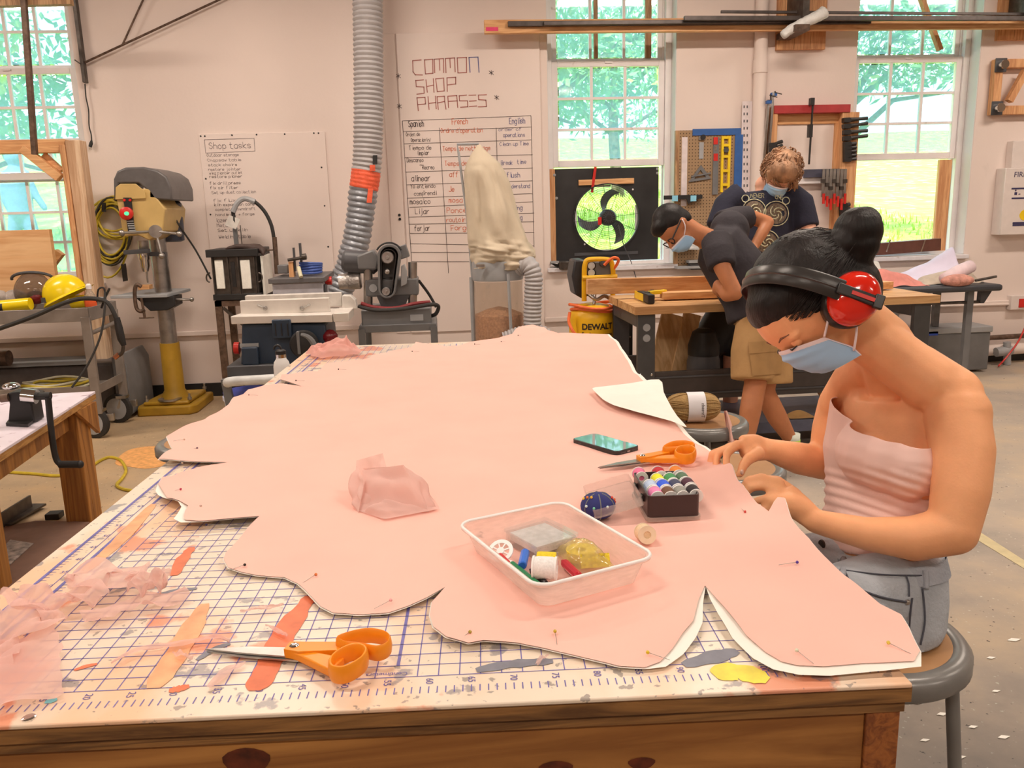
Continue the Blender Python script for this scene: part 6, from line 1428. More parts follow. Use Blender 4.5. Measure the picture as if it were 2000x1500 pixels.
for cxk, czk in ((xa, za), (xb, za), (xa, zb), (xb, zb)):
    i = min(range(n), key=lambda j: (outer[j] - Vector((cxk, yn, czk))).length); outer[i] = Vector((cxk, yn, czk))
part(fp, 'panel', MB().ring(outer, inner, (0, .014, 0)), pm('black_sheet', (.028, .028, .03), .38, var=.3, scale=5), smooth=False)
part(fp, 'inner_sheet', MB().bb(W(1122, 494, yn - .006), W(1246, 496, yn - .006) + Vector((0, .006, 0))), M_dgrey)
part(fp, 'guard_rim', MB().tube([c0 + Vector((rf * math.cos(t), -.035, rf * math.sin(t))) for t in [2 * math.pi * j / 48 for j in range(48)]], .006, 6, closed=True), M_black)
for k in range(2, 17):
    part(fp, 'guard_ring', MB().tube([c0 + Vector((rf * k / 17 * math.cos(t), -.05 + .015 * k / 17, rf * k / 17 * math.sin(t))) for t in [2 * math.pi * j / 40 for j in range(40)]], .0013, 4, closed=True), M_dgrey)
for k in range(12):
    a = 2 * math.pi * (k + .2) / 12; part(fp, 'guard_spoke', MB().cyl(c0 + Vector((.02 * math.cos(a), -.054, .02 * math.sin(a))), c0 + Vector((rf * math.cos(a), -.035, rf * math.sin(a))), .0018, n=5), M_black)
part(fp, 'motor', MB().lathe([(.02, .075), (.055, .07), (.068, .05), (.068, -.02), (.04, -.06)], c0 + Vector((.008, 0, -.0)), (0, -1, 0), 24), M_black)
for k in range(16):
    a = 2 * math.pi * k / 16; part(fp, 'motor_fin', MB().bar(c0 + Vector((.008 + .022 * math.cos(a), -.073, .022 * math.sin(a))), c0 + Vector((.008 + .05 * math.cos(a), -.072, .05 * math.sin(a))), .005, .004), M_dgrey)
part(fp, 'switch_label', MB().bb(W(1168, 424, yn - .076), W(1175, 439, yn - .076) + Vector((0, .01, 0))), M_red)
bm_ = pm('fan_blade', S(70, 62, 56), .4)
for a0 in (100, 215, 330):
    def blade(u, v):
        r = .06 + u * (rf * .86 - .06); a = math.radians(a0) - .55 * u * u + (v - .5) * (.55 + .15 * math.sin(math.pi * u)) * (1 - .35 * u)
        return c0 + Vector((r * math.cos(a), .03 - .05 * (v - .5), r * math.sin(a)))
    part(fp, 'blade', MB().grid(blade, 12, 6), bm_, smooth=True, fix=False)
part(fp, 'wood_strip', MB().bar(W(1130, 357, yn - .012), W(1238, 353, yn - .012), .02, .045, (0, 0, 1)), M_pine, bevel=.002)
part(fp, 'red_strap', MB().bar(W(1156, 376, yn - .02), W(1163, 326, yn - .02), .022, .006, (0, -1, 0)), M_red)
wbm = pm('bright_bracket', (.85, .85, .85), .4)
for (u, v, w, h) in ((1122, 427, 8, 50), (1244, 425, 8, 48), (1184, 490, 36, 6), (1175, 363, 36, 4)):
    part(fp, 'bracket', MB().box(W(u, v, yn + .018), (w * kf, .004, h * kf)), wbm)
part(fp, 'side_board', MB().bb((W(1069, 400, yn).x, yn + .0, za), (xa - .001, yn + .03, zb)), M_pinez)
for (u, v) in ((1083, 342), (1087, 387), (1284, 330), (1284, 338)): part(fp, 'washer', MB().lathe([(.012, 0), (.011, .004), (.004, .006)], W(u, v, yn), (0, -1, 0), 12), M_lgrey)
for (u, v) in ((1236, 370), (1225, 376), (1142, 477)): part(fp, 'bolt', MB().lathe([(.008, 0), (.006, .004)], W(u, v, yn), (0, -1, 0), 8), M_white)
part(fp, 'fan_cord', MB().tube(smooth_path([W(1208, 440, yn - .06), W(1218, 478, yn - .05), W(1232, 510, yn - .05), W(1242, 542, YW - .05)], 6), .004, 6), M_dgrey)
part(win2, 'timber_mullion', MB().bb(W(1160, 0, FY + .02) + Vector((0, 0, .4)), W(1168, 113, FY + .02) + Vector((0, .03, 0))), M_oldwood)
part(win2, 'timber_board', MB().bb(W(1261, 0, FY + .02) + Vector((0, 0, .4)), W(1272, 113, FY + .02) + Vector((0, .03, 0))), M_oldwood)
vs_ = thing('bench_vise', 'small dark vise sitting on the sill below the fan', 'vise', tuple(W(1100, 525, YW - .06)))
part(vs_, 'jaw', MB().bb(W(1093, 511, YW - .1), W(1115, 526, YW - .1) + Vector((0, .12, 0))), M_dsteel, bevel=.006)
part(vs_, 'body', MB().bb(W(1076, 511, YW - .05), W(1092, 514, YW - .05) + Vector((0, .1, 0))), M_lgrey)
part(vs_, 'base', MB().prism([W(1075, 514, YW - .03), W(1096, 527, YW - .03), W(1112, 527, YW - .03), W(1112, 520, YW - .03)], (0, .08, 0)), M_black)
struct('trim_3', MB().bb((.93, YW - .045, WZ0 - .035), (2.02, YW + .02, WZ0)), M_sill, bevel=.004)
struct('trim_4', MB().bb((3.47, YW - .045, WZ0 - .035), (4.575, YW + .02, WZ0)), M_sill, bevel=.004)
struct('trim_5', MB().bb((-3.78, YW - .045, WZ0 - .035), (-2.6, YW + .02, WZ0)), M_sill, bevel=.004)

# ================================================================== stock rack across the windows
yk2 = 5.68
rb0, rb1 = W(946, 53, yk2), W(2020, 42, yk2)
rk = thing('rack_beam', 'long pine rack beam fixed across the windows with a pink tape mark', 'beam', tuple(rb0))
part(rk, 'beam', MB().bb((rb0.x, yk2, rb0.z - .045), (rb1.x + .6, yk2 + .045, rb0.z + .052)), M_pine, bevel=.003)
part(rk, 'tape_mark', MB().bb(W(949, 53, yk2 - .003), W(973, 60, yk2 - .003) + Vector((0, .002, 0))), pm('pink_tape', S(226, 60, 100), .5))
for u, t_ in ((1575, 94), (2008, 80)):
    x = W(u, 40, yk2 + .1).x
    part(rk, 'backing_board', MB().bb((x - .21, YW - .04, W(1560, t_, yk2 + .1).z), (x - .07, YW, 3.6)), M_pinez); part(rk, 'backing_board', MB().bb((x - .067, YW - .04, W(1560, t_, yk2 + .1).z), (x + .065, YW, 3.6)), M_pinez); part(rk, 'backing_board', MB().bb((x + .068, YW - .04, W(1560, t_, yk2 + .1).z), (x + .19, YW, 3.6)), M_pinez)
    part(rk, 'bracket', MB().bb((x - .14, yk2 - .15, rb0.z + .02), (x - .09, YW - .04, rb0.z + .3)), M_dsteel)
part(rk, 'arm', MB().bb((W(1530, 70, yk2).x, yk2 - .22, rb0.z - .09), (W(1545, 70, yk2).x + .05, yk2 + .14, rb0.z - .045)), M_rust)
br_ = pm('dark_bar_stock', (.10, .085, .08), .4, .6, var=.2)
def stock(label, u0, v0, u1, v1, w, h, y): solo('steel_bar', MB().bar(W(u0, v0, y), W(u1, v1, y), w, h, (0, 0, 1)), br_, label, 'steel bar', tuple(W(u0, v0, y)), bevel=.002, group='bar stock on the rack')
stock('thick dark square steel bar leading along the rack beam', 992, 47, 1700, 42, .03, .036, yk2 - .02)
stock('grey flat steel bar lying over the dark bar on the rack', 1062, 46, 1600, 40, .03, .028, yk2 - .052)
stock('long thin dark steel rod on top of the rack', 1408, 23, 2030, 28, .02, .020, yk2 - .03)
stock('long glossy dark pipe along the rack past the plastic wrap', 1336, 36, 2030, 36, .035, .032, yk2 - .09)
solo('plastic_wrap', MB().tube(smooth_path([W(1528, 70, yk2 - .14), W(1548, 55, yk2 - .15), W(1575, 42, yk2 - .15), W(1600, 30, yk2 - .14), W(1612, 22, yk2 - .14)], 5), [.03, .034, .036, .034, .038, .036, .034, .036, .04, .038, .042, .04, .042, .044, .042, .046, .044, .046, .05, .048, .04], 10), pm('crinkled_wrap', S(222, 206, 190), .4, var=.12, bump=.9, bscale=40), 'crinkled white plastic wrap bundled around the rack bracket', 'wrap', tuple(W(1570, 45, yk2 - .14)), smooth=True)
solo('prop_stick', MB().bar(W(1795, -15, FY - .05), W(1836, 98, FY - .05), .035, .05, (0, -1, 0)), M_pinez, 'leaning pine stick propped across the window beside the fire cabinet', 'stick', tuple(W(1836, 98, FY - .05)), bevel=.002)
# ================================================================== pegboard and hand tools
peg, nt, b = newmat('pegboard'); N = nt.nodes; L = nt.links
tc = N.new('ShaderNodeTexCoord'); sx = N.new('ShaderNodeSeparateXYZ'); L.new(tc.outputs['Object'], sx.inputs[0])
def mth(op, a, c=None):
    q = N.new('ShaderNodeMath'); q.operation = op
    for i, v in enumerate((a, c)):
        if v is None: continue
        if isinstance(v, (int, float)): q.inputs[i].default_value = v
        else: L.new(v, q.inputs[i])
    return q.outputs[0]
def cell(s): return mth('SUBTRACT', mth('FRACT', mth('MULTIPLY', s, 39.37)), .5)
dd = mth('ADD', mth('POWER', cell(sx.outputs[0]), 2), mth('POWER', cell(sx.outputs[2]), 2)); hole = mth('LESS_THAN', dd, .028)
mx = N.new('ShaderNodeMix'); mx.data_type = 'RGBA'; L.new(hole, mx.inputs[0]); mx.inputs[6].default_value = (*S(160, 122, 86), 1); mx.inputs[7].default_value = (*S(70, 48, 34), 1)
L.new(mx.outputs[2], b.inputs['Base Color']); b.inputs['Roughness'].default_value = .8
yw = YW - .035
pa, pb_ = W(1320, 255, yw), W(1450, 255, yw)
pg = thing('pegboard', 'brown perforated pegboard hung with measuring tools on the wall', 'pegboard', (pa.x, YW, .92))
part(pg, 'board', MB().bb((pa.x + .03, yw, .93), (pb_.x, yw + .008, pa.z)), peg, smooth=False)
part(pg, 'side_rail', MB().bb((pa.x, yw, .93), (pa.x + .03, YW, pa.z)), M_oldwood); part(pg, 'back_rail', MB().bb((pb_.x - .03, yw + .008, .93), (pb_.x, YW, pa.z)), M_oldwood)
part(pg, 'lower_shelf', MB().bb((pa.x, yw - .10, .92), (pb_.x + .1, YW, .94)), M_lgrey)
def tool(name, label, cat, x0, y0, x1, y1, mat, th=.012, lift=0): 
    a, c = W(x0, y0, yw - th - lift), W(x1, y1, yw - th - lift)
    t = thing(name, label, cat, tuple((a + c) / 2)); part(t, 'body', MB().bb(a, c + Vector((0, th, 0))), mat, bevel=.001); return t
tool('ruler', 'long white metal ruler hanging beside the teal bracket', 'ruler', 1332, 268, 1341, 402, pm('white_metal', S(222, 196, 184), .4), .004)
t = tool('sliding_square', 'small steel sliding square with a black knob', 'square', 1366, 278, 1374, 310, M_lgrey, .006)
part(t, 'head', MB().bb(W(1365, 266, yw - .012), W(1377, 273, yw - .012) + Vector((0, .01, 0))), M_steel); part(t, 'knob', MB().lathe([(.02, 0), (.02, .012)], W(1373, 268, yw - .012), (0, -1, 0), 14), M_black)
t = thing('speed_square', 'grey triangular speed square hanging on the pegboard', 'square', tuple(W(1368, 345, yw)))
tri = [W(1345, 356, yw - .012), W(1369, 322, yw - .012), W(1389, 349, yw - .012)]; cc_ = sum(tri, Vector()) / 3
part(t, 'plate', MB().ring(tri, [cc_.lerp(v, .52) for v in tri], (0, .006, 0)), M_grey); part(t, 'rib', MB().bar(W(1350, 345, yw - .014), W(1388, 338, yw - .014), .008, .012), M_grey)
t = tool('torpedo_level', 'slim grey level with red ends on the pegboard', 'level', 1394, 268, 1402, 380, M_grey, .014)
for v in (268, 300): part(t, 'red_end', MB().bb(W(1394, v, yw - .016), W(1402, v + 14, yw - .016) + Vector((0, .004, 0))), M_red)
part(t, 'vial', MB().bb(W(1396, 286, yw - .017), W(1400, 294, yw - .017) + Vector((0, .004, 0))), M_chrome)
t = thing('spirit_level', 'bright yellow spirit level with cut out slots', 'level', tuple(W(1417, 370, yw)))
a, c = W(1410, 266, yw - .02), W(1425, 375, yw - .02); w3 = (c.x - a.x)
for xx in (a.x, c.x - w3 * .25): part(t, 'edge_bar', MB().bb((xx, a.y, c.z), (xx + w3 * .25, a.y + .02, a.z)), M_yellow)
for v in (266, 281, 303, 331, 358): part(t, 'web', MB().bb(W(1411, v, yw - .018), W(1424, v + 5, yw - .018) + Vector((0, .016, 0))), M_yellow)
part(t, 'vial', MB().lathe([(.022, 0), (.022, .02)], W(1417, 293, yw - .005), (0, -1, 0), 16), M_dgrey)
M_blue = pm('blue_anodised', S(50, 88, 140), .4, var=.08)
t = thing('framing_square', 'large blue framing square hooked over the pegboard', 'square', tuple(W(1441, 300, yw)))
part(t, 'tongue', MB().bb(W(1353, 252, yw - .008), W(1447, 263, yw - .008) + Vector((0, .005, 0))), M_blue); part(t, 'blade', MB().bb(W(1436, 263, yw - .008), W(1447, 420, yw - .008) + Vector((0, .005, 0))), M_blue)
t = tool('perforated_rule', 'tall white perforated steel rule beside the blue square', 'rule', 1450, 198, 1463, 400, pm('white_metal', S(222, 196, 184), .4), .004)
for k in range(14):
    for s in (0, 1): part(t, 'slot', MB().bb(W(1452.5 + 6 * s, 206 + 14 * k, yw - .006), W(1454.5 + 6 * s, 211 + 14 * k, yw - .006) + Vector((0, .002, 0))), M_dgrey)
t = thing('teal_bracket', 'black and teal bracket fixed across the pegboard bottom', 'bracket', tuple(W(1340, 390, yw - .03)))
part(t, 'bar', MB().bb(W(1298, 382, yw - .05), W(1372, 388, yw - .05) + Vector((0, .03, 0))), M_black)
for u in (1313, 1349): part(t, 'teal_tab', MB().bb(W(u, 382, yw - .054), W(u + 11, 393, yw - .054) + Vector((0, .01, 0))), pm('teal', S(140, 190, 200), .5))
part(t, 'gusset', MB().prism([W(1342, 388, yw - .05), W(1366, 388, yw - .05), W(1345, 398, yw - .05)], (0, .02, 0)), M_black)
solo('paper_stack', MB().prism([W(1300, 486, yw - .12), W(1365, 488, yw - .12), W(1360, 478, yw - .02), W(1310, 472, yw - .02)], (0, 0, .012)), pm('grey_paper', S(190, 178, 168), .7, var=.2), 'loose grey papers on the shelf below the pegboard', 'paper', tuple(W(1330, 485, yw - .1)))
t = thing('parts_bin', 'small dark plastic parts bin hooked on the lower pegboard', 'bin', tuple(W(1360, 520, yw)))
part(t, 'bin_body', MB().prism([W(1348, 512, yw - .09), W(1376, 512, yw - .09), W(1373, 527, yw - .09), W(1350, 527, yw - .09)], (0, .085, 0)), M_dgrey, bevel=.004); part(t, 'rim', MB().bb(W(1346, 509, yw - .1), W(1378, 513, yw - .1) + Vector((0, .095, 0))), M_lgrey)
t = thing('wall_pipe', 'vertical white painted pipe running up the wall beside the pegboard', 'pipe', tuple(W(1486, 400, YW - .06)))
part(t, 'pipe', MB().cyl((W(1486, 100, YW - .06).x, YW - .06, .4), (W(1486, 100, YW - .06).x, YW - .06, 3.95), .052, n=24), M_wall)
part(t, 'coupling', MB().cyl((W(1486, 100, YW - .06).x, YW - .06, 2.45), (W(1486, 100, YW - .06).x, YW - .06, 2.55), .058, n=24), M_wall)
# ---- clamp rack
yl = YW - .06
cr_ = thing('clamp_rack', 'open pine clamp rack with a red top board and white back', 'rack', tuple(W(1585, 500, yl)))
def rb(n_, x0, y0, x1, y1, y, d, m_): part(cr_, n_, MB().bb(W(x0, y0, y), W(x1, y1, y) + Vector((0, d, 0))), m_, bevel=.002)
rb('top_board', 1513, 206, 1661, 219, yl - .06, .12, pm('red_board', S(172, 48, 46), .5, var=.1)); rb('side_board', 1508, 208, 1515, 340, yl - .05, .11, M_pinez); rb('side_board', 1646, 219, 1662, 520, yl - .05, .11, M_pinez)
rb('upper_rail', 1515, 219, 1646, 241, yl + .02, .03, M_pine); rb('back_panel', 1515, 241, 1632, 500, yl + .035, .012, M_board); rb('inner_rail', 1632, 241, 1646, 520, yl + .01, .04, M_pinez)
rb('dark_rail', 1572, 331, 1653, 345, yl - .05, .06, pm('rail_grey', S(72, 66, 76), .5)); rb('lower_ledge', 1560, 345, 1650, 357, yl - .02, .05, M_white)
M_clamp = pm('clamp_black', (.022, .02, .02), .4)
def qg(label, px, py, ln_, tip, grp):
    t = thing('spring_clamp', label, 'clamp', tuple(W(px, py, yl - .08)), group=grp)
    part(t, 'jaw', MB().prism([W(px, py - 4, yl - .09), W(px + 12, py - 5, yl - .09), W(px + 16, py, yl - .09), W(px + 12, py + 5, yl - .09), W(px, py + 5, yl - .09)], (0, .05, 0)), M_clamp, bevel=.003)
    part(t, 'handle', MB().tube([W(px + 10, py, yl - .065), W(px + ln_ * .6, py + tip * .5, yl - .065), W(px + ln_, py + tip, yl - .065)], [.018, .013, .015], 8), M_clamp)
ORD = ('topmost', 'second', 'third', 'fourth', 'lowest')
for k in range(4): qg('large black spring clamp with long handle, %s of its stack on the rack' % (ORD[k] if k < 3 else 'lowest'), 1649, 234 + 12 * k, 45, -3 - k % 2 * 2, 'large spring clamps on the rack side')
for k in range(5): qg('short black spring clamp, %s of the stack below the large clamps' % ORD[k], 1650, 281 + 7.5 * k, 22, -1, 'short spring clamps on the rack side')
for k in range(3): qg('small black spring clamp, %s on the inner edge of the rack' % (ORD[k] if k < 2 else 'lowest'), 1503, 283 + 8 * k, 25, -7, 'small spring clamps on the inner rack edge')
for k in range(3): qg('tiny black spring clamp, %s at the foot of the rack' % (ORD[k] if k < 2 else 'lowest'), 1643, 401 + 8 * k, 17, -2, 'tiny spring clamps at the rack foot')
t = thing('bar_clamp', 'tall black quick grip clamp hanging across the red board', 'clamp', tuple(W(1585, 320, yl - .1)))
part(t, 'bar', MB().bar(W(1588, 196, yl - .09), W(1580, 321, yl - .09), .012, .012), M_clamp); part(t, 'fixed_jaw', MB().bb(W(1584, 191, yl - .11), W(1591, 205, yl - .11) + Vector((0, .04, 0))), M_clamp); part(t, 'sliding_grip', MB().bb(W(1581, 243, yl - .11), W(1587, 268, yl - .11) + Vector((0, .04, 0))), M_clamp)
for k in range(7):
    u = 1607 + 7 * k; t = thing('f_clamp', 'steel bar clamp with red handle, %s from the pine side board' % ('seventh', 'sixth', 'fifth', 'fourth', 'third', 'second', 'first')[k], 'clamp', tuple(W(u, 335, yl - .08)), group='red handled bar clamps on the rail')
    part(t, 'bar', MB().bb(W(u, 330, yl - .09), W(u + 2.4, 385 + 6 * (k % 3), yl - .09) + Vector((0, .008, 0))), M_steel); part(t, 'jaw', MB().bb(W(u - 1, 350 + 7 * (k % 3), yl - .1), W(u + 6, 357 + 7 * (k % 3), yl - .1) + Vector((0, .03, 0))), M_dsteel)
    part(t, 'handle', MB().cyl(W(u + 2, 378 + 5 * (k % 3), yl - .11), W(u + 1, 398 + 6 * (k % 3), yl - .11), .011, n=8), M_red)
for k in range(2):
    u = 1496 + 9 * k; t = thing('pipe_clamp', ('shorter aluminium sash clamp with blue head beside the wall pipe', 'taller aluminium sash clamp with blue head beside the clamp rack')[k], 'clamp', tuple(W(u, 300, yl - .04)), group='sash clamps beside the clamp rack')
    part(t, 'bar', MB().bar(W(u + 5, 195 - 15 * k, yl - .05 - .02 * k), W(u - 6, 330, yl - .05 - .02 * k), .022, .018), M_chrome); part(t, 'head', MB().bb(W(u + 2, 196 - 15 * k, yl - .08), W(u + 13, 202 - 15 * k, yl - .08) + Vector((0, .03, 0))), M_blue); part(t, 'head_screw', MB().cyl(W(u + 9, 176 - 6 * k + 8, yl - .07), W(u + 9, 196 - 15 * k, yl - .07), .006, n=8).cyl(W(u + 7, 178 - 6 * k + 8, yl - .08), W(u + 22, 182 - 6 * k + 8, yl - .08), .004, n=6), M_dsteel)

# ================================================================== right window opening, fire cabinet, dolly, pipes
part(win3, 'stop_board', MB().bb(W(1836, 312, FY - .03), (W(1860, 312, FY - .03).x, FY + .0, WZ0 + .03)), M_pinez)
part(win3, 'side_board', MB().bb(W(1652, 330, FY - .03), (W(1668, 330, FY - .03).x, FY + .0, WZ0 + .03)), M_white)
sgn = thing('brown_sign', 'long brown board with silver tape strips leaning on the window sill', 'board', tuple(W(1760, 490, FY - .1)))
part(sgn, 'board', MB().bar(W(1690, 488, FY - .12), W(1832, 477, FY - .12), .09, .10, (0, 0, 1)), pm('dark_brown_board', S(102, 58, 44), .5, var=.15), bevel=.002)
for u in (1735, 1803): part(sgn, 'tape', MB().bar(W(u - 4, 492, FY - .168), W(u + 4, 468, FY - .168), .012, .004, (0, -1, 0)), M_chrome)
fc_ = thing('fire_cabinet', 'cream wall cabinet lettered for fire equipment with icons', 'cabinet', tuple(W(1970, 455, YW - .1)))
a, c = W(1965, 328, YW - .12), W(2060, 456, YW - .12)
M_cab = pm('cabinet_cream', S(222, 196, 178), .4, var=.03)
part(fc_, 'cabinet_body', MB().bb(a, (c.x, YW, c.z)), M_cab, bevel=.006)
part(fc_, 'top_unit', MB().bb(W(1980, 275, YW - .08), (c.x, YW, a.z)), M_cab, bevel=.004)
t_ = textmesh('FIRE', .062, frame(W(1980, 346, YW - .1215), UX, UZ)); part(fc_, 'lettering', MB().add(t_.v, t_.f), pm('navy_lettering', S(60, 52, 80), .5), smooth=False, fix=False)
for v in (367, 386): part(fc_, 'rule', MB().bb(W(1976, v, YW - .122), W(2055, v + 1, YW - .122) + Vector((0, .001, 0))), pm('navy_lettering', S(60, 52, 80), .5))
part(fc_, 'icon', MB().box(W(1984, 378, YW - .122), (.022, .002, .022)).box(W(1984, 372, YW - .122), (.010, .002, .012)).box(W(1991, 379, YW - .122), (.014, .002, .006)), pm('navy_lettering', S(60, 52, 80), .5), kind='stuff')
part(fc_, 'badge', MB().lathe([(.045, 0), (.043, .002)], W(2001, 420, YW - .1205), (0, -1, 0), 20), M_yellow)
for k in range(2): part(fc_, 'small_print', MB().bb(W(1978, 434 + 4 * k, YW - .122), W(2050, 435.5 + 4 * k, YW - .122) + Vector((0, .001, 0))), pm('navy_lettering', S(60, 52, 80), .5))
dl = thing('furniture_dolly', 'square pine dolly frame with corner casters hanging on the wall', 'dolly', tuple(W(1970, 225, YW - .05)))
a, c = W(1946, 115, YW - .07), W(2050, 222, YW - .07)
for (x0, z0, x1, z1) in ((a.x, c.z, a.x + .07, a.z), (c.x - .07, c.z, c.x, a.z), (a.x + .07, a.z - .07, c.x - .07, a.z), (a.x + .07, c.z, c.x - .07, c.z + .07)): part(dl, 'rail', MB().bb((x0, a.y, z0), (x1, YW - .01, z1)), M_pinez, bevel=.004)
part(dl, 'brace', MB().bar((a.x + .12, a.y - .03, c.z + .10), (a.x + .24, a.y - .03, a.z - .10), .05, .05, (0, -1, 0)), M_pinez)
for xx, zz in ((a.x + .04, a.z - .05), (a.x + .04, c.z + .05)):
    q = part(dl, 'corner_plate', MB().box((xx, a.y - .006, zz), (.1, .01, .11)), M_dgrey, bevel=.004); part(q, 'caster', MB().cyl((xx, a.y - .01, zz), (xx, a.y - .06, zz), .035, n=16), M_chrome)
pp = thing('conduit_box', 'cream electrical box with conduit and red switch on the wall', 'electrical box', tuple(W(1988, 592, YW - .05)))
part(pp, 'box', MB().bb(W(1976, 578, YW - .06), W(2010, 604, YW - .06) + Vector((0, .06, 0))), M_cab, bevel=.004); part(pp, 'switch', MB().bb(W(1992, 584, YW - .068), W(2005, 600, YW - .068) + Vector((0, .008, 0))), M_red); part(pp, 'conduit', MB().cyl(W(1700, 602, YW - .03), W(1978, 594, YW - .03), .010, n=10), M_wall)
hp2 = thing('heating_pipe', 'rusty heating pipe with a valve running low along the wall', 'pipe', tuple(W(1930, 700, YW - .12)))
part(hp2, 'upper_pipe', MB().cyl(W(1690, 675, YW - .12), W(2060, 652, YW - .12), .022, n=14), M_rust); part(hp2, 'lower_pipe', MB().cyl(W(1800, 692, YW - .1), W(2060, 676, YW - .1), .05, n=16), M_wall)
part(hp2, 'valve', MB().cyl(W(1945, 688, YW - .18), W(1975, 684, YW - .18), .04, n=14).cyl(W(1967, 668, YW - .18), W(1967, 712, YW - .18), .03, n=14), M_lgrey)
solo('red_cable', MB().tube(smooth_path([W(2005, 632, YW - .2), W(1990, 665, YW - .22), W(1968, 695, YW - .25), W(1950, 715, YW - .3)], 6), .007, 6), M_red, 'thin red cable hanging beside the heating pipe valve', 'cable', tuple(W(1968, 695, YW - .25)))
gt = thing('grey_tool_case', 'long grey plastic tool case standing under the black folding table', 'tool case', tuple(W(1870, 690, 5.6)))
a, c = W(1800, 650, 5.55), W(1914, 715, 5.55); part(gt, 'case', MB().bb((a.x, 5.45, .02), (c.x, 5.70, a.z)), M_grey, bevel=.01); part(gt, 'lid', MB().bb((a.x - .01, 5.44, a.z), (c.x + .01, 5.71, a.z + .05)), M_lgrey, bevel=.008); part(gt, 'blue_latch', MB().bb(W(1812, 648, 5.44), W(1832, 655, 5.44) + Vector((0, .03, 0))), pm('blue_latch', S(50, 80, 170), .4))

# ================================================================== black folding table with fabrics
zt2 = .775; yt0, yt1 = 5.02, 5.62
x1_ = G(1936, 556, zt2).x + .1
bt_ = thing('folding_table', 'black plastic folding table with grey legs against the wall', 'table', (3.9, 5.3, 0))
part(bt_, 'top', MB().bb((2.75, yt0, zt2 - .05), (x1_, yt1, zt2)), pm('black_plastic_top', S(62, 58, 58), .5, var=.1), bevel=.018)
for u in (1888, 1745):
    x = W(u, 640, yt0 + .1).x
    for yy in (yt0 + .1, yt1 - .08): part(bt_, 'leg', MB().bb((x - .025, yy - .02, 0), (x + .025, yy + .02, zt2 - .05)), M_grey)
part(bt_, 'under_rail', MB().cyl((3.0, yt0 + .1, zt2 - .14), (x1_ - .12, yt0 + .1, zt2 - .14), .012, n=10), M_dsteel)
part(bt_, 'end_bracket', MB().prism([(x1_ - .03, yt0 + .08, zt2 - .05), (x1_ - .12, yt0 + .08, zt2 - .05), (x1_ - .12, yt0 + .08, zt2 - .15), (x1_ - .09, yt0 + .08, zt2 - .15)], (0, .05, 0)), M_dgrey)
def drape(name, label, cat, pts, mat, h, seed, y0=5.15, d=.35):
    """crumpled sheet on the black table following a traced top outline"""
    n = len(pts)
    def fn(u, v):
        k = u * (n - 1); i = min(int(k), n - 2); t = k - i; px = pts[i][0] + (pts[i + 1][0] - pts[i][0]) * t; py = pts[i][1] + (pts[i + 1][1] - pts[i][1]) * t
        p = W(px, py, y0 + d * .6); zt_ = max(zt2 + .004, p.z); q = v
        prof_ = math.sin(math.pi * min(1, q * .62 + .0)) if q < .81 else 1
        z = zt2 + .004 + (zt_ - zt2) * min(1, q * 1.7) * (1 if q < .75 else (1 - (q - .75) * 1.5)) + h * noise.noise(Vector((u * 5 + seed, v * 4, seed)))
        return Vector((p.x, y0 + d * q, max(zt2 + .003, z)))
    mb = MB().grid(fn, 40, 14); return solo(name, mb, mat, label, cat, tuple(fn(.5, .5)), smooth=True, fix=False)
drape('paper_roll', 'pale lilac and yellow paper sheets curling up against the sill', 'paper', [(1740, 542), (1780, 530), (1820, 510), (1862, 485), (1866, 512)], pm('lilac_paper', S(222, 200, 208), .7, var=.1, scale=4), .015, 2, 5.3, .28)
drape('pink_cloth', 'crumpled salmon pink cloth on the black folding table', 'fabric', [(1700, 545), (1712, 530), (1735, 527), (1765, 535), (1790, 548), (1800, 556)], pm('salmon_cloth', S(226, 136, 118), .85, var=.12), .02, 4, 5.08, .2)
drape('white_cloth', 'cream cloth spread behind the hair bun on the folding table', 'fabric', [(1668, 520), (1690, 515), (1715, 513), (1722, 540), (1740, 556)], pm('cream_cloth', S(214, 198, 180), .85, var=.08), .015, 6, 5.2, .3)
drape('beige_cloth', 'folded beige cloth fanning across the folding table', 'fabric', [(1785, 555), (1810, 540), (1850, 530), (1890, 522), (1900, 545)], pm('beige_cloth', S(196, 168, 142), .85, var=.12), .012, 8, 5.16, .25)
a, c = W(1842, 545, 5.12), W(1896, 520, 5.2); solo('bubble_roll', MB().tube([a, a.lerp(c, .5), c], [.04, .055, .05], 14), pm('pale_pink_roll', S(238, 200, 192), .6, var=.08), 'pale pink roll wrapped in plastic on the folding table', 'roll', tuple(a), smooth=True)
solo('pink_bundle', MB().ball(W(1870, 548, 5.06), .11, 18, (1.2, .5, .45)), pm('pink_brown_bundle', S(208, 138, 116), .8, var=.3, scale=20, bump=.5), 'brownish pink bundle wrapped in plastic at the table end', 'bundle', tuple(W(1870, 548, 5.06)), smooth=True)
solo('thin_rod', MB().cyl(W(1905, 548, 5.1), W(1946, 540, 5.1), .010, n=8), M_dsteel, 'thin dark rod sticking out past the folding table end', 'rod', tuple(W(1905, 548, 5.1)))

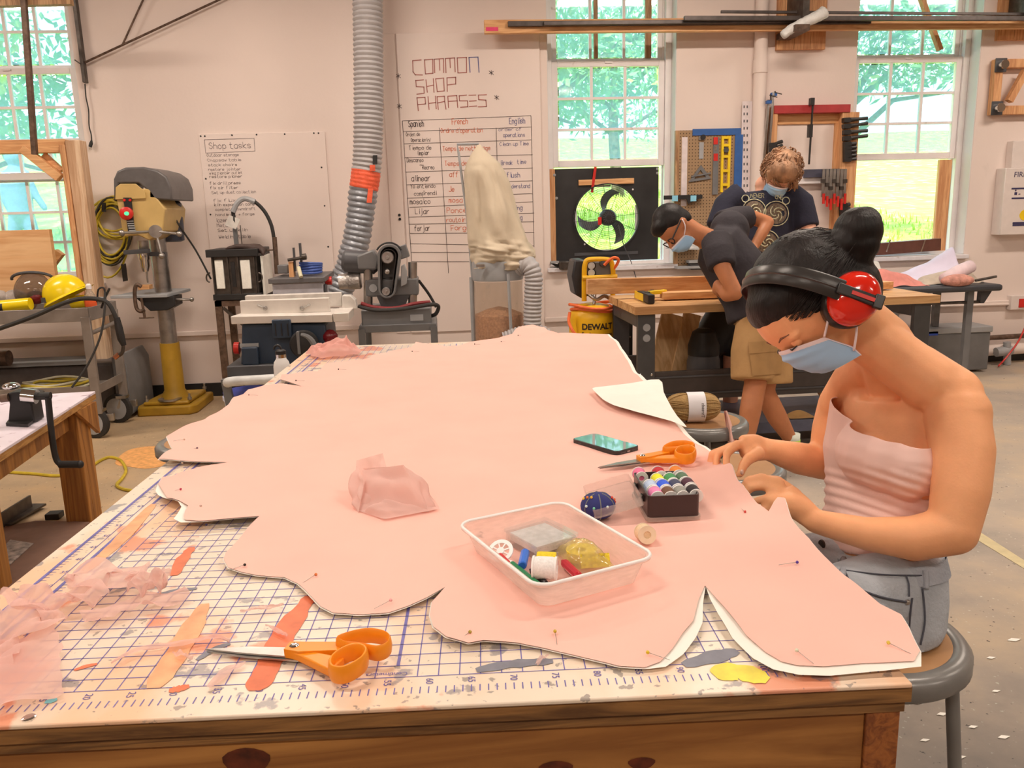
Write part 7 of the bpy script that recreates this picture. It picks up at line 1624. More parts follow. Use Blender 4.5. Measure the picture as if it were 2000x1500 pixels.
# ================================================================== workbench
ZB = .88
bf0, bf1 = G(1241, 600, ZB), G(1798, 572, ZB)
bf1 = Vector((bf1.x + .03, bf0.y + .03, ZB)); bd = (bf1 - bf0).normalized(); bn = Vector((-bd.y, bd.x, 0)); BD = .68; BL = (bf1 - bf0).length
def bq(u, v, z): return bf0 + bd * u + bn * v + Vector((0, 0, z - ZB))
brz = math.atan2(bd.y, bd.x)
wb_ = thing('workbench', 'butcher block workbench on dark grey steel legs', 'workbench', tuple(bq(0, 0, 0)), brz)
M_blockx = wood('butcher_block', S(214, 160, 104), S(184, 124, 72), 0, 3)
def lb(n_, a, c, m_, bev=.003): return part(wb_, n_, MB().bb(a, c), m_, local=True, bevel=bev)
nst = 9
for k in range(nst): lb('top_strip', (0, BD * k / nst + .0006, ZB - .045), (BL, BD * (k + 1) / nst - .0006, ZB), M_blockx, .0015)
for u in (.02, BL - .14):
    lb('leg', (u, .02, 0), (u + .10, .055, ZB - .047), pm('bench_leg_paint', S(70, 64, 60), .45, var=.1)); lb('leg', (u, BD - .06, 0), (u + .10, BD - .02, ZB - .047), M_dgrey)
    lb('side_rail', (u, .055, ZB - .12), (u + .02, BD - .06, ZB - .05), M_dgrey); lb('foot', (u, .02, 0), (u + .1, BD - .02, .05), M_dgrey)
for v, h0, h1 in ((.035, .33, .50), (BD - .08, .33, .50)): lb('stretcher', (.06, v, h0), (BL - .06, v + .02, h1), pm('stretcher_brown', S(66, 54, 48), .45))
for z in (.36, .46): lb('stretcher_rib', (.12, .028, z), (BL - .12, .036, z + .012), M_dgrey)
lb('lower_shelf', (.05, .04, .10), (BL - .05, BD - .05, .17), pm('shelf_blue_grey', S(92, 88, 98), .45))
for z in (.34, .49):
    for u in (.035, .10): part(wb_, 'bolt', MB().lathe([(.009, 0), (.007, .006), (.002, .008)], (u, .02, z), (0, -1, 0), 10), M_chrome, local=True)
for z in (.70, .76): part(wb_, 'outlet', MB().lathe([(.022, 0), (.021, .004)], (.07, .02, z), (0, -1, 0), 16), M_lgrey, local=True)
def lumber(name, label, a, c, w, h, mat): return solo(name, MB().bar(a, c, w, h, (0, 0, 1)), mat, label, 'lumber', tuple(a), bevel=.003)
a, c = W(1148, 559, bq(.3, .5, 0).y), W(1405, 554, bq(.8, .5, 0).y + .05)
zb_ = ZB + .058; a = Vector((a.x, a.y, zb_)); c = Vector((c.x + .6, c.y + .02, zb_))
yv = 3.98; a = W(1146, 560, yv); c = W(1440, 552, yv + .06); lumber('pine_plank', 'long pine plank on edge across the workbench past the compressor', a, c, .04, .092, M_pine)
a = G(1292, 577, ZB + .03); c = G(1560, 568, ZB + .03); lumber('pine_board', 'pine board with a pointed end lying flat on the workbench', a, c, .09, .04, M_pine)
a = G(1640, 562, ZB + .03); c = G(1735, 556, ZB + .03); lumber('pine_offcut', 'short pine offcut lying at the far end of the workbench', a, c, .09, .045, M_pine)
tm = thing('bar_clamp', 'yellow and black trigger clamp lying on the workbench', 'clamp', tuple(G(1270, 578, ZB)))
part(tm, 'head', MB().bb(G(1241, 582, ZB + .004), G(1256, 574, ZB + .05)), M_yellow, bevel=.008); part(tm, 'black_jaw', MB().bb(G(1257, 584, ZB + .004), G(1266, 576, ZB + .055)), M_black, bevel=.004); part(tm, 'trigger', MB().bar(G(1262, 574, ZB + .05), G(1274, 568, ZB + .05), .02, .015), M_black); part(tm, 'handle', MB().bar(G(1268, 572, ZB + .05), G(1300, 569, ZB + .05), .03, .022), M_yellow, bevel=.004)
# stored under the bench
M_board2 = wood('rough_board', S(232, 186, 132), S(196, 146, 94), 2, 3)
for i, (t0, b0_, w) in enumerate((((1318, 615), (1275, 775), .17), ((1352, 613), (1310, 775), .11))):
    p0, p1 = W(*t0, 4.12), W(*b0_, 3.98); p1 = Vector((p1.x, p1.y, .18)); q_ = p0.lerp(p1, 0)
    solo('rough_board', MB().bar(p0, p1, w, .03, (0, -1, 0)), M_board2, ('wide grey stained rough board leaning under the workbench', 'narrow rough board leaning beside the wide board under the workbench')[i], 'lumber', tuple(p1), bevel=.003)
vc = thing('shop_vacuum', 'black shop vacuum standing behind the workbench stretcher', 'vacuum', tuple(bq(.72, .35, .17)))
p = bq(.52, .36, .17); part(vc, 'drum', MB().lathe([(.085, 0), (.10, .05), (.10, .32), (.09, .36)], p, n=24), M_dgrey); part(vc, 'motor_head', MB().lathe([(.095, .36), (.095, .42), (.07, .50), (.04, .52)], p, n=24), M_black); part(vc, 'hose_port', MB().cyl(p + Vector((-.03, -.09, .25)), p + Vector((-.05, -.14, .25)), .03, n=16), M_lgrey)
sc_ = thing('black_cabinet', 'slim black cabinet standing behind the workbench leg', 'cabinet', tuple(bq(.05, .55, 0))); part(sc_, 'cabinet_body', MB().bb(W(1212, 610, 4.35), (W(1236, 610, 4.35).x, 4.6, .02)), M_black, bevel=.004)
for u in (1216, 1230): part(sc_, 'bolt', MB().lathe([(.008, 0), (.006, .006)], W(u, 658, 4.35), (0, -1, 0), 10), M_chrome)
for k in range(2): solo('paper_tube', MB().cyl(bq(1.28 + .1 * k, .22, .215), bq(1.33 + .1 * k, .60, .34), .035, n=16), pm('tan_tube', S(186, 130, 80), .7), ('tan cardboard tube on the bench shelf closer to the vacuum', 'tan cardboard tube on the bench shelf farther from the vacuum')[k], 'tube', tuple(bq(1.28 + .1 * k, .22, .2)), group='cardboard tubes on the bench shelf')
lumber('shelf_board', 'short pine board lying on the floor beyond the workbench', G(1530, 795, .05), G(1640, 792, .05), .12, .05, M_pine)
lf = thing('leather_scrap', 'tan curled leather scrap lying on the bench shelf', 'scrap', tuple(bq(1.0, .06, .175)))
part(lf, 'sheet', MB().grid(lambda u, v: bq(.95 + .16 * u, .05 + .08 * v, .178 + .03 * math.sin(math.pi * u) * v), 10, 6), pm('tan_leather', S(196, 144, 84), .7), smooth=True, fix=False)

# ================================================================== stools, yarn, bottle
M_stool = pm('stool_grey', S(128, 118, 108), .3, .2, var=.08)
M_seat = pm('tan_hardboard', S(176, 122, 76), .45, var=.06)
def stool(label, x, y, rot=0, z=.61, r=.178):
    t = thing('work_stool', label, 'stool', (x, y, 0), rot)
    part(t, 'seat_rim', MB().lathe([(r * .80, z - .004), (r * .84, z + .001), (r * .95, z - .002), (r, z - .014), (r, z - .038), (r * .97, z - .044), (r * .94, z - .03), (r * .80, z - .012)], (0, 0, 0), n=44, capped=False), M_stool, local=True, smooth=50)
    part(t, 'seat', MB().lathe([(.01, z - .012), (r * .82, z - .012), (r * .82, z - .003), (.01, z - .003)], (0, 0, 0), n=40), M_seat, local=True)
    for k in range(4):
        a = math.pi / 4 + k * math.pi / 2; part(t, 'leg', MB().tube([(r * .80 * math.cos(a), r * .80 * math.sin(a), z - .03), (r * 1.12 * math.cos(a), r * 1.12 * math.sin(a), .012)], .0125, 12), M_stool, local=True)
        part(t, 'foot_cap', MB().lathe([(.016, 0), (.016, .025)], (r * 1.12 * math.cos(a), r * 1.12 * math.sin(a), 0), n=12), M_rubber, local=True)
    part(t, 'foot_ring', MB().tube([(r * .99 * math.cos(q), r * .99 * math.sin(q), .20) for q in [2 * math.pi * j / 32 for j in range(32)]], .009, 8, closed=True), M_stool, local=True, smooth=True)
    return t
stool('grey steel stool with tan seat under the seated person', .835, .475, .25)
stool('grey steel stool with the ball of yarn on it', 1.03, 2.10, .3)
stool('grey steel stool with tan seat between the yarn stool and the table', .93, 1.52, .6)
stool('grey steel stool pushed against the petal side of the table', -.86, 2.16, .2)
stool('grey steel stool under the white bottle at the table corner', -.70, 2.78, .5)
# yarn
yc_ = G(1358, 828, .61); yarn = thing('yarn_ball', 'plump skein of tan yarn with a white paper band on a stool', 'yarn', (yc_.x, yc_.y + .04, .612), math.radians(-6))
M_yarn = pm('tan_yarn', S(172, 130, 78), .9, var=.15, scale=40, bump=.5, bscale=160)
mb = MB(); ry_ = .053
mb.grid(lambda u, v: Vector(((v - .5) * .215, 0, 0)) + Vector((0, math.cos(u * 2 * math.pi), math.sin(u * 2 * math.pi))) * ry_ * (max(0, 1 - abs(2 * v - 1) ** 3.2)) ** .5 + Vector((0, 0, ry_ + .002)), 32, 28)
part(yarn, 'core', mb, M_yarn, local=True, smooth=True)
rnd = random.Random(2)
for k in range(30):
    ph0 = rnd.uniform(0, 6.28); tw_ = rnd.uniform(-1.1, 1.1); P = []
    for j in range(15):
        v = .03 + .94 * j / 14; rad = ry_ * (max(0, 1 - abs(2 * v - 1) ** 3.2)) ** .5 + .0012; a = ph0 + tw_ * v
        P.append(Vector(((v - .5) * .215, rad * math.cos(a), rad * math.sin(a) + ry_ + .002)))
    part(yarn, 'strand', MB().tube(P, .0028, 5), M_yarn, local=True, smooth=True)
part(yarn, 'label_band', MB().lathe([(ry_ + .0045, -.030), (ry_ + .0045, .036)], (.006, 0, ry_ + .002), (1, 0, 0), 36, capped=False), pm('white_band', S(232, 214, 204), .5, var=.03), local=True, smooth=True)
for s, sz, x0, k0 in (('Threads', .018, .030, .55),):
    t_ = textmesh(s, sz, Matrix.Identity(4)); vs = []
    for v in t_.v:
        a = k0 + math.pi - v.x / (ry_ + .005) ; vs.append(Vector((x0 - .006 + v.y, (ry_ + .0052) * math.cos(a), (ry_ + .0052) * math.sin(a) + ry_ + .002)))
    part(yarn, 'lettering', MB().add(vs, t_.f), M_black, local=True, smooth=False, fix=False)
hg = Vector((1.16, 2.02, .59))
solo('pink_cloth_tail', MB().grid(lambda u, v: D(1414 + 10 * v + (6 + 20 * v) * u, 802 + 85 * v, 3.02 + .03 * math.sin(u * 7 + v * 3)), 8, 10), pm('pink_fabric', S(248, 178, 155), .85), 'strip of pale pink cloth hanging down beside the yarn stool', 'fabric', tuple(hg), smooth=True, fix=False)
# bottle
pbt = Vector((-.665, 2.715, .612)); bo = thing('water_bottle', 'white steel water bottle with black loop cap on a stool', 'bottle', tuple(pbt))
part(bo, 'bottle_body', MB().lathe([(.030, 0), (.036, .006), (.036, .165), (.032, .185), (.022, .20), (.021, .215)], pbt, n=28), pm('white_enamel', S(240, 226, 214), .35, var=.02), smooth=40)
part(bo, 'steel_collar', MB().lathe([(.022, .205), (.022, .22)], pbt, n=24), M_chrome); part(bo, 'cap', MB().lathe([(.023, .22), (.023, .235), (.016, .24)], pbt, n=24), M_black)
part(bo, 'cap_loop', MB().tube([pbt + Vector((-.012 + .015 * math.cos(q), 0, .242 + .018 * math.sin(q))) for q in [math.pi * j / 10 for j in range(11)]], .005, 8), M_black)
wn_ = G(1408, 896, .612); solo('wing_nut', MB().ball(wn_ + Vector((0, 0, .006)), .006, 8).bar(wn_ + Vector((-.014, 0, .010)), wn_ + Vector((.014, .002, .012)), .006, .008), M_dsteel, 'small dark wing nut lying on the tan stool seat', 'wing nut', tuple(wn_))
# floor tape line and paper bits
solo('floor_tape', MB().prism([G(1898, 1048, .001), G(1915, 1040, .001), G(2040, 1120, .001), G(2040, 1135, .001)], (0, 0, .001)), pm('cream_tape', S(208, 180, 132), .6, var=.1), 'worn cream tape line stuck on the concrete floor', 'tape', tuple(G(1950, 1080, .001)))
rnd = random.Random(4)
for k, (u, v) in enumerate(((1792, 1373), (1806, 1446), (1840, 1395), (1900, 1420), (1945, 1350), (1960, 1440), (1980, 1250), (1800, 1355), (1870, 1480), (1935, 1285))):
    p = G(u, v, .002); w = .012 + .012 * rnd.random(); solo('paper_scrap', MB().prism([p + Vector((-w, 0, 0)), p + Vector((0, -w * .4, 0)), p + Vector((w * 1.2, .1 * w, 0)), p + Vector((0, w * .5, 0))], (0, 0, .001)), M_paper, 'tiny white paper scrap lying on the floor behind the stool', 'paper scrap', tuple(p), group='paper scraps on the floor by the stool')
# ================================================================== people
def skin(name, c, k=1.0):
    return pm(name, S(*c, k), .5, var=.05, scale=25, bump=.05, bscale=220, spec=.35, sub=.12)
M_skin = skin('warm_skin', (248, 162, 110)); M_skin2 = skin('tan_skin', (190, 116, 74)); M_skin3 = skin('fair_skin', (226, 156, 122))
M_nail = pm('nail', S(250, 190, 165), .25, var=.02)
M_hairb = pm('black_hair', (.010, .007, .007), .46, var=.6, scale=40, stretch=(1, 1, .12), bump=.22, bscale=200, spec=.32)
M_maskb = pm('mask_blue', (.40, .66, .97), .75, var=.03, scale=12); M_maskw = pm('mask_white', S(244, 214, 206), .75, var=.03)
def V3(*a): return Vector(a)
def Lo(pts, rs, n=14): return ('limb', pts, rs, n, 1.0001, None)
def Lm(pts, rs, n=14, flat=1.0, upv=None): return ('limb', pts, rs, n, flat, upv)
def clampz(o, z):
    for v in o.data.vertices:
        if v.co.z + o.matrix_world.translation.z < z: v.co.z = z
def head_frame(ear, fwd, upd):
    f = (CAM_R * fwd[0] + CAM_U * fwd[1] - CAM_W * fwd[2]).normalized(); u = (CAM_R * upd[0] + CAM_U * upd[1] - CAM_W * upd[2]); u = (u - f * u.dot(f)).normalized(); s = f.cross(u) * -1
    if s.dot(-CAM_W) < 0: s = -s
    return f, u, s
def HM(f, s, u):
    M = Matrix.Identity(3)
    for i in range(3): M[i][0] = f[i]; M[i][1] = s[i]; M[i][2] = u[i]
    return M
def mask(parent, H, cen, edge, halfw, rings=10):
    """pleated face mask: rows of (fwd, up) on the middle line and at the cheek edge"""
    def fn(t, ph):
        def ip(R, t):
            k = t * (len(R) - 1); i = min(int(k), len(R) - 2); w = k - i; return [R[i][j] + (R[i + 1][j] - R[i][j]) * w for j in range(2)]
        c, e = ip(cen, t), ip(edge, t); s = math.sin(ph); k = 1 - math.cos(ph) ** 1.0
        k = abs(s) ** 2.2
        pl = .0016 * math.sin(t * 24) * (1 - abs(s)); f = c[0] + (e[0] - c[0]) * k + pl; u = c[1] + (e[1] - c[1]) * k
        return H(f, halfw * s, u)
    a = math.pi / 2
    mb = MB(); mb.grid(lambda u, v: fn(.14 + .86 * u, -a + 2 * a * v), 24, 28); part(parent, 'face_mask', mb, M_maskb, smooth=True, fix=False, label='pale blue pleated face mask')
    mb = MB(); mb.grid(lambda u, v: fn(.0 + .15 * u, -a + 2 * a * v) , 4, 28); part(parent, 'mask_band', mb, M_maskw, smooth=True, fix=False)
    mb = MB(); mb.grid(lambda u, v: fn(u, a * (.90 + .11 * v)), 20, 2); mb.v = [v + (v - H(0, 0, -.02)) * .012 for v in mb.v]; part(parent, 'mask_edge', mb, M_maskw, smooth=True, fix=False)

# ---- seated person
wom = thing('person', 'seated person with black hair bun, red earmuffs, mask and pink strapless top sewing', 'person', (.84, .50, .61))
ear = D(1662, 594, 1.50); f, u, s = head_frame(ear, (-.67, -.74, .10), (-.74, .67, .04))
E0 = ear - s * .072; kx = 1.0
def H(a, b_, c): return E0 + f * (a * kx) + s * b_ + u * (c * kx)
HMt = HM(f, s, u)
neck0 = H(-.012, 0, -.035)
nsh, nel, nwr = D(1868, 806, 1.52), D(1862, 1036, 1.47), D(1592, 1018, 1.55)
fsh, fel, fwr = D(1640, 790, 1.80), D(1612, 905, 1.83), D(1500, 878, 1.75)
prims = []
# head
prims.append(('rball', H(.018, 0, .050), (.108, .080, .100), HMt))
prims.append(('rball', H(.066, 0, .055), (.066, .066, .070), HMt))
prims.append(('rball', H(.062, 0, -.010), (.054, .052, .060), HMt))
prims.append(('rball', H(.070, 0, -.046), (.032, .030, .030), HMt))
prims.append(Lm([H(.112, 0, .034), H(.124, 0, .008), H(.118, 0, -.006)], [.009, .010, .009]))
for q in (-1, 1): prims.append(('rball', H(.104, q * .034, .034), (.016, .024, .010), HMt))
# neck and torso
prims.append(Lm([neck0, D(1722, 664, 1.60), D(1758, 740, 1.64)], [.058, .054, .066], 18))
upc = D(1762, 800, 1.66)
chd = (nsh - fsh).normalized(); front = chd.cross(Vector((0, 0, 1))); front = front if front.dot(-CAM_W) > 0 else -front
front = (front - Vector((0, 0, front.z))).normalized()
prims.append(Lm([D(1722, 690, 1.60), D(1790, 716, 1.58), D(1862, 772, 1.535)], [.045, .046, .054]))
prims.append(Lm([D(1715, 700, 1.64), D(1665, 745, 1.74), D(1640, 790, 1.79)], [.040, .044, .046]))
prims.append(Lm([D(1700, 662, 1.58), D(1760, 706, 1.57), D(1822, 752, 1.545)], [.052, .053, .055]))
prims.append(('ball', D(1704, 782, 1.70), .050))
def oval(px, py, d, rw, rd, n=22):
    c = D(px, py, d); return [c + chd.lerp(chd, 0) * (rw * math.cos(2 * math.pi * k / n)) + front * (rd * math.sin(2 * math.pi * k / n)) for k in range(n)]
def loft(secs):
    mb = MB(); n = 22; vs = [v for q in secs for v in q]; fs = [tuple(range(n))[::-1], tuple((len(secs) - 1) * n + k for k in range(n))]
    for i in range(len(secs) - 1):
        for k in range(n): fs.append((i * n + k, i * n + (k + 1) % n, (i + 1) * n + (k + 1) % n, (i + 1) * n + k))
    return mb.add(vs, fs)
TOR = [(1752, 775, 1.66, .125, .075), (1742, 830, 1.67, .132, .090), (1732, 880, 1.67, .130, .098), (1724, 930, 1.67, .120, .090), (1716, 985, 1.66, .112, .084), (1712, 1040, 1.65, .118, .088), (1716, 1085, 1.64, .128, .095)]
prims.append(('mb', loft([oval(*a) for a in TOR])))
brs = [D(1672, 884, 1.590), D(1755, 914, 1.542)]
for b_ in brs: prims.append(('ball', b_ - front * .050 - Vector((0, 0, .02)), .050))
# arms
prims.append(('ball', D(1872, 808, 1.52), .058, (1, 1, 1)))
prims.append(Lm([nsh, D(1880, 880, 1.50), D(1876, 960, 1.48), nel], [.056, .055, .050, .043], 18))
prims.append(('ball', nel, .044)); prims.append(Lm([nel, D(1780, 1052, 1.49), D(1690, 1042, 1.52), nwr], [.044, .041, .031, .023], 18))
prims.append(Lm([fsh, D(1622, 840, 1.81), fel], [.046, .040, .036], 16)); prims.append(('ball', fel, .037))
prims.append(Lm([fel, D(1560, 895, 1.80), fwr], [.038, .036, .024], 16))
# near hand (her left): palm with fingers bent over the fabric edge
def fing(pts, r0, r1): return Lm([D(*p) for p in pts], [r0 + (r1 - r0) * i / (len(pts) - 1) for i in range(len(pts))], 10)
prims.append(Lm([nwr, D(1562, 992, 1.565), D(1530, 962, 1.58)], [.024, .029, .027], 14, .62, (CAM_U * .6 - CAM_W * .8)))
prims.append(Lm([D(1575, 1000, 1.56), D(1540, 985, 1.56), D(1518, 984, 1.565)], [.022, .024, .021], 12))
prims += [fing([(1524, 944, 1.585), (1486, 932, 1.60), (1460, 937, 1.615), (1450, 952, 1.615)], .0108, .0072),
          fing([(1522, 960, 1.575), (1490, 949, 1.59), (1464, 954, 1.60), (1456, 968, 1.60)], .0110, .0074),
          fing([(1520, 978, 1.567), (1494, 974, 1.575), (1474, 979, 1.58), (1466, 990, 1.58)], .0102, .0070),
          fing([(1522, 994, 1.56), (1502, 994, 1.562), (1486, 999, 1.565), (1480, 1006, 1.565)], .0092, .0062),
          fing([(1556, 966, 1.61), (1518, 938, 1.63), (1480, 934, 1.64), (1456, 944, 1.64)], .0125, .0085)]
# far hand (her right): pinching the cloth
prims.append(Lm([fwr, D(1475, 874, 1.74), D(1446, 872, 1.735)], [.025, .031, .027], 14, .60, (CAM_U * .3 - CAM_W * .9)))
prims += [fing([(1440, 868, 1.725), (1419, 886, 1.71), (1419, 912, 1.695), (1431, 940, 1.675)], .0112, .0070),
          fing([(1428, 872, 1.74), (1402, 886, 1.735), (1398, 908, 1.72), (1412, 932, 1.70)], .0108, .0072),
          fing([(1420, 876, 1.755), (1390, 886, 1.755), (1386, 905, 1.745), (1396, 922, 1.73)], .0102, .0070),
          fing([(1420, 880, 1.765), (1394, 888, 1.77), (1390, 904, 1.765)], .0092, .0066),
          fing([(1482, 886, 1.715), (1462, 896, 1.70), (1451, 910, 1.69), (1446, 926, 1.68)], .0150, .0088)]
body = blob('body', prims, M_skin, wom, .0042, 9, fac=.6)
for p_, d_ in (((1432, 937), 1.670), ((1449, 922), 1.672), ((1411, 929), 1.695)):
    q = D(*p_, d_); part(wom, 'fingernail', MB().ball(q, .0052, 10, (.7, .6, 1.1)), M_nail, smooth=True)
# hair
hp_ = [('rball', H(.002, 0, .070), (.117, .088, .104), HMt), ('rball', H(-.040, 0, .020), (.078, .080, .085), HMt), ('rball', H(.050, 0, .090), (.078, .076, .054), HMt)]
bun = D(1672, 462, 1.53); hp_ += [('rball', D(1676, 452, 1.53), (.046, .042, .046), Matrix.Identity(3)), ('ball', D(1650, 478, 1.53), .034), ('ball', D(1688, 436, 1.53), .032), ('ball', D(1664, 500, 1.54), .040), ('ball', D(1682, 478, 1.525), .034)]
blob('hair', hp_, M_hairb, wom, .0042, 4, label='sleek black hair pulled into a high bun')
rnd = random.Random(8)
mb = MB()
for k in range(150):   # fine strands combed from the hairline back to the bun
    a = rnd.uniform(-1.25, 1.25); P = []
    st = H(.118 * math.cos(a * .55) - .01, .088 * math.sin(a), .085 - .035 * abs(a)); en = bun + Vector((rnd.gauss(0, .012), rnd.gauss(0, .012), rnd.gauss(0, .012)))
    c_ = H(.0, 0, .05)
    for j in range(9):
        t = j / 8; p = st.lerp(en, t); d = p - c_; R_2 = .108 + .012 * t + rnd.uniform(0, .001)
        x_, y_, z_ = d.dot(f), d.dot(s), d.dot(u); k_ = math.sqrt((x_ / .124) ** 2 + (y_ / .0905) ** 2 + (z_ / .124) ** 2)
        if k_ > 1e-6 and t < .8: d = d * ((1.0 - max(0, t - .6) * 0) / k_) if k_ < 1.25 else d
        P.append(c_ + d)
    mb.tube(P, .0006, 3)
part(wom, 'hair_strands', mb, pm('hair_strand', (.020, .014, .013), .4), smooth=True, kind='stuff', fix=False)
mb = MB()
for q in (1,):
    for k in range(24, 46):
        a = (k - 10) / 45; p0 = H(.112 - .10 * a, q * (.058 + .028 * a), .080 - .055 * a); p1 = p0 + f * .010 * rnd.uniform(.3, 1.2) - u * rnd.uniform(.003, .010) + s * q * .001
        mb.tube([p0, p0.lerp(p1, .5) + s * q * .0015, p1], [.0009, .0006, .0002], 4)
part(wom, 'baby_hair', mb, pm('hair_strand', (.030, .022, .021), .35), smooth=True, kind='stuff', fix=False)
# face details
for q in (1, -1):
    mb = MB().tube([H(.126, q * .018, .040), H(.124, q * .030, .045), H(.112, q * .046, .043)], [.0012, .0022, .0008], 6); part(wom, 'eyebrow', mb, pm('eyebrow_brown', S(128, 78, 54), .8), smooth=True)
    part(wom, 'eyelid', MB().ball(H(.106, q * .032, .021), .0115, 12), M_skin, smooth=True)
    mb = MB().tube([H(.1235, q * .022, .018), H(.1245, q * .031, .0155), H(.116, q * .042, .0165)], [.0008, .0018, .0012], 5); part(wom, 'eyelashes', mb, M_black, smooth=True)
mask(wom, H, [(.130, .022), (.138, .004), (.130, -.030), (.106, -.068)], [(.078, -.004), (.066, -.030), (.054, -.055), (.054, -.078)], .066)
for a, c in (((.078, .066, -.004), (.040, .088, .030)), ((.058, .066, -.062), (.018, .088, -.020))):
    part(wom, 'ear_loop', MB().tube(smooth_path([H(*a), H((a[0] + c[0]) / 2 + .003, .083, (a[2] + c[2]) / 2), H(*c)], 4), .0022, 6), M_maskw, smooth=True)
# pink strapless top: shell around the torso, hem to bust line
def torso_at(t):
    k = t * (len(TOR) - 1); i = min(int(k), len(TOR) - 2); w = k - i; return [TOR[i][j] + (TOR[i + 1][j] - TOR[i][j]) * w for j in range(5)]
tp_ = []
secs = []
for a in [(1744, 780, 1.668, .128, .112), (1738, 835, 1.668, .132, .113), (1732, 868, 1.668, .135, .112), (1728, 905, 1.668, .132, .101), (1722, 940, 1.667, .124, .094), (1716, 985, 1.66, .117, .089), (1712, 1030, 1.652, .121, .092), (1713, 1062, 1.645, .126, .095)]: secs.append(oval(*a))
tilt = Vector((0, 0, 0)); secs[0] = [v + Vector((0, 0, .006)) for v in secs[0]]
tp_.append(('mb', loft(secs)))
for b_ in brs: tp_.append(('ball', b_ - front * .026, .0590, (1, 1, 1.1)))
tp_.append(('ball', (brs[0] + brs[1]) / 2 - front * .020, .058, (1, 1, 1.1)))
topo = blob('strapless_top', tp_, pm('pink_top', S(246, 190, 170), .7, var=.03, scale=10), wom, .0042, 5, label='tight pale pink strapless top')
# straight upper edge
A_, B_ = D(1628, 812, 1.70) + Vector((0, 0, .024)), D(1816, 890, 1.56) + Vector((0, 0, .036)); pn = (B_ - A_).cross(front).normalized(); pn = pn if pn.z > 0 else -pn
I_w = basis(wom).inverted(); bm = bmesh.new(); bm.from_mesh(topo.data)
bmesh.ops.bisect_plane(bm, geom=bm.verts[:] + bm.edges[:] + bm.faces[:], plane_co=I_w @ A_, plane_no=pn, clear_outer=True); bm.to_mesh(topo.data); bm.free()
so2 = topo.modifiers.new('hem', 'SOLIDIFY'); so2.thickness = .002; so2.offset = 0
# gathers in the top
inv_top = basis(wom).inverted()
for v in topo.data.vertices:
    p = basis(wom) @ v.co; d = (p - CAM_C); t = d.dot(CAM_W); py = 750 - F_PX * d.dot(CAM_U) / t; px = 1000 + F_PX * d.dot(CAM_R) / t
    if 905 < py < 1060:
        w = math.sin((py - .28 * (px - 1600)) * .33 + 1.2 * math.sin(px * .02)) * .0022 * min(1, (py - 905) / 30); nrm = (p - D(1718, py, 1.665)); nrm.z = 0; v.co += nrm.normalized() * w
# jeans
jp = [('mb', loft([oval(1714, 1066, 1.642, .132, .100), oval(1714, 1110, 1.63, .138, .108), oval(1712, 1160, 1.62, .140, .112), oval(1708, 1210, 1.61, .138, .112), oval(1704, 1245, 1.60, .125, .105)]))]
hipn, hipf = D(1730, 1195, 1.57), D(1685, 1180, 1.70)
kdir = Vector((-.93, -.32, 0)).normalized()
for hpt, kk in ((hipn, .0), (hipf, .10)):
    h0 = Vector((hpt.x, hpt.y, .685)); k1 = h0 + kdir * .40 + Vector((0, kk, -.015)); ft_ = k1 + Vector((.05, .02, -.44)); k1.z = .67
    jp.append(Lm([h0, h0.lerp(k1, .5), k1], [.080, .076, .064], 18)); jp.append(Lm([k1, k1.lerp(ft_, .5), ft_], [.064, .056, .048], 14))
jo = blob('jeans', jp, pm('grey_denim', S(170, 164, 160), .85, var=.16, scale=14, bump=.35, bscale=160), wom, .0055, 4, label='light grey denim jeans')
for v in jo.data.vertices:
    if v.co.z + .61 < .613 and v.co.x > -.19: v.co.z = .004
wz = [oval(1713, 1072, 1.640, .1385, .1065), oval(1714, 1106, 1.631, .1440, .1140)]
part(wom, 'waistband', MB().add([v for q in wz for v in q], [(k, (k + 1) % 22, 22 + (k + 1) % 22, 22 + k) for k in range(22)]), pm('denim_band', S(160, 154, 152), .85, var=.14, scale=20, bump=.35, bscale=160), smooth=True, sub=1)
M_stitch = pm('dark_stitch', S(78, 74, 78), .9)
def onj(px, py, off=.004):
    """point on the jeans surface seen at a pixel"""
    o = CAM_C; d = ray(px, py).normalized(); I = basis(wom).inverted(); ok, loc, nr, ix = jo.ray_cast(I @ o, I.to_3x3() @ d)
    return (basis(wom) @ loc) - d * off if ok else D(px, py, 1.5)
bpy.context.view_layer.update()
def seam(name, pts, r, m_): part(wom, name, MB().tube(smooth_path([onj(*p) for p in pts], 4), r, 6), m_, smooth=True)
seam('belt_loop', [(1648, 1092), (1646, 1118), (1640, 1128)], .0065, pm('denim_band', S(142, 142, 148), .85)); seam('belt_loop', [(1806, 1115), (1808, 1135), (1807, 1150)], .0065, pm('denim_band', S(142, 142, 148), .85))
seam('side_seam', [(1802, 1150), (1806, 1190), (1806, 1220), (1798, 1260)], .0016, M_stitch); seam('pocket_seam', [(1652, 1120), (1668, 1145), (1720, 1166), (1772, 1176)], .0022, M_stitch)
seam('pocket_seam', [(1770, 1125), (1775, 1140), (1776, 1165)], .0016, M_stitch); seam('pocket_seam', [(1782, 1168), (1778, 1200), (1776, 1230)], .0016, M_stitch); seam('yoke_seam', [(1640, 1112), (1720, 1122), (1800, 1124)], .0014, M_stitch)
part(wom, 'rivet', MB().ball(onj(1773, 1176), .005, 8), M_steel); part(wom, 'button', MB().lathe([(.009, 0), (.008, .003)], onj(1606, 1062, .006), front, 12), M_dsteel)
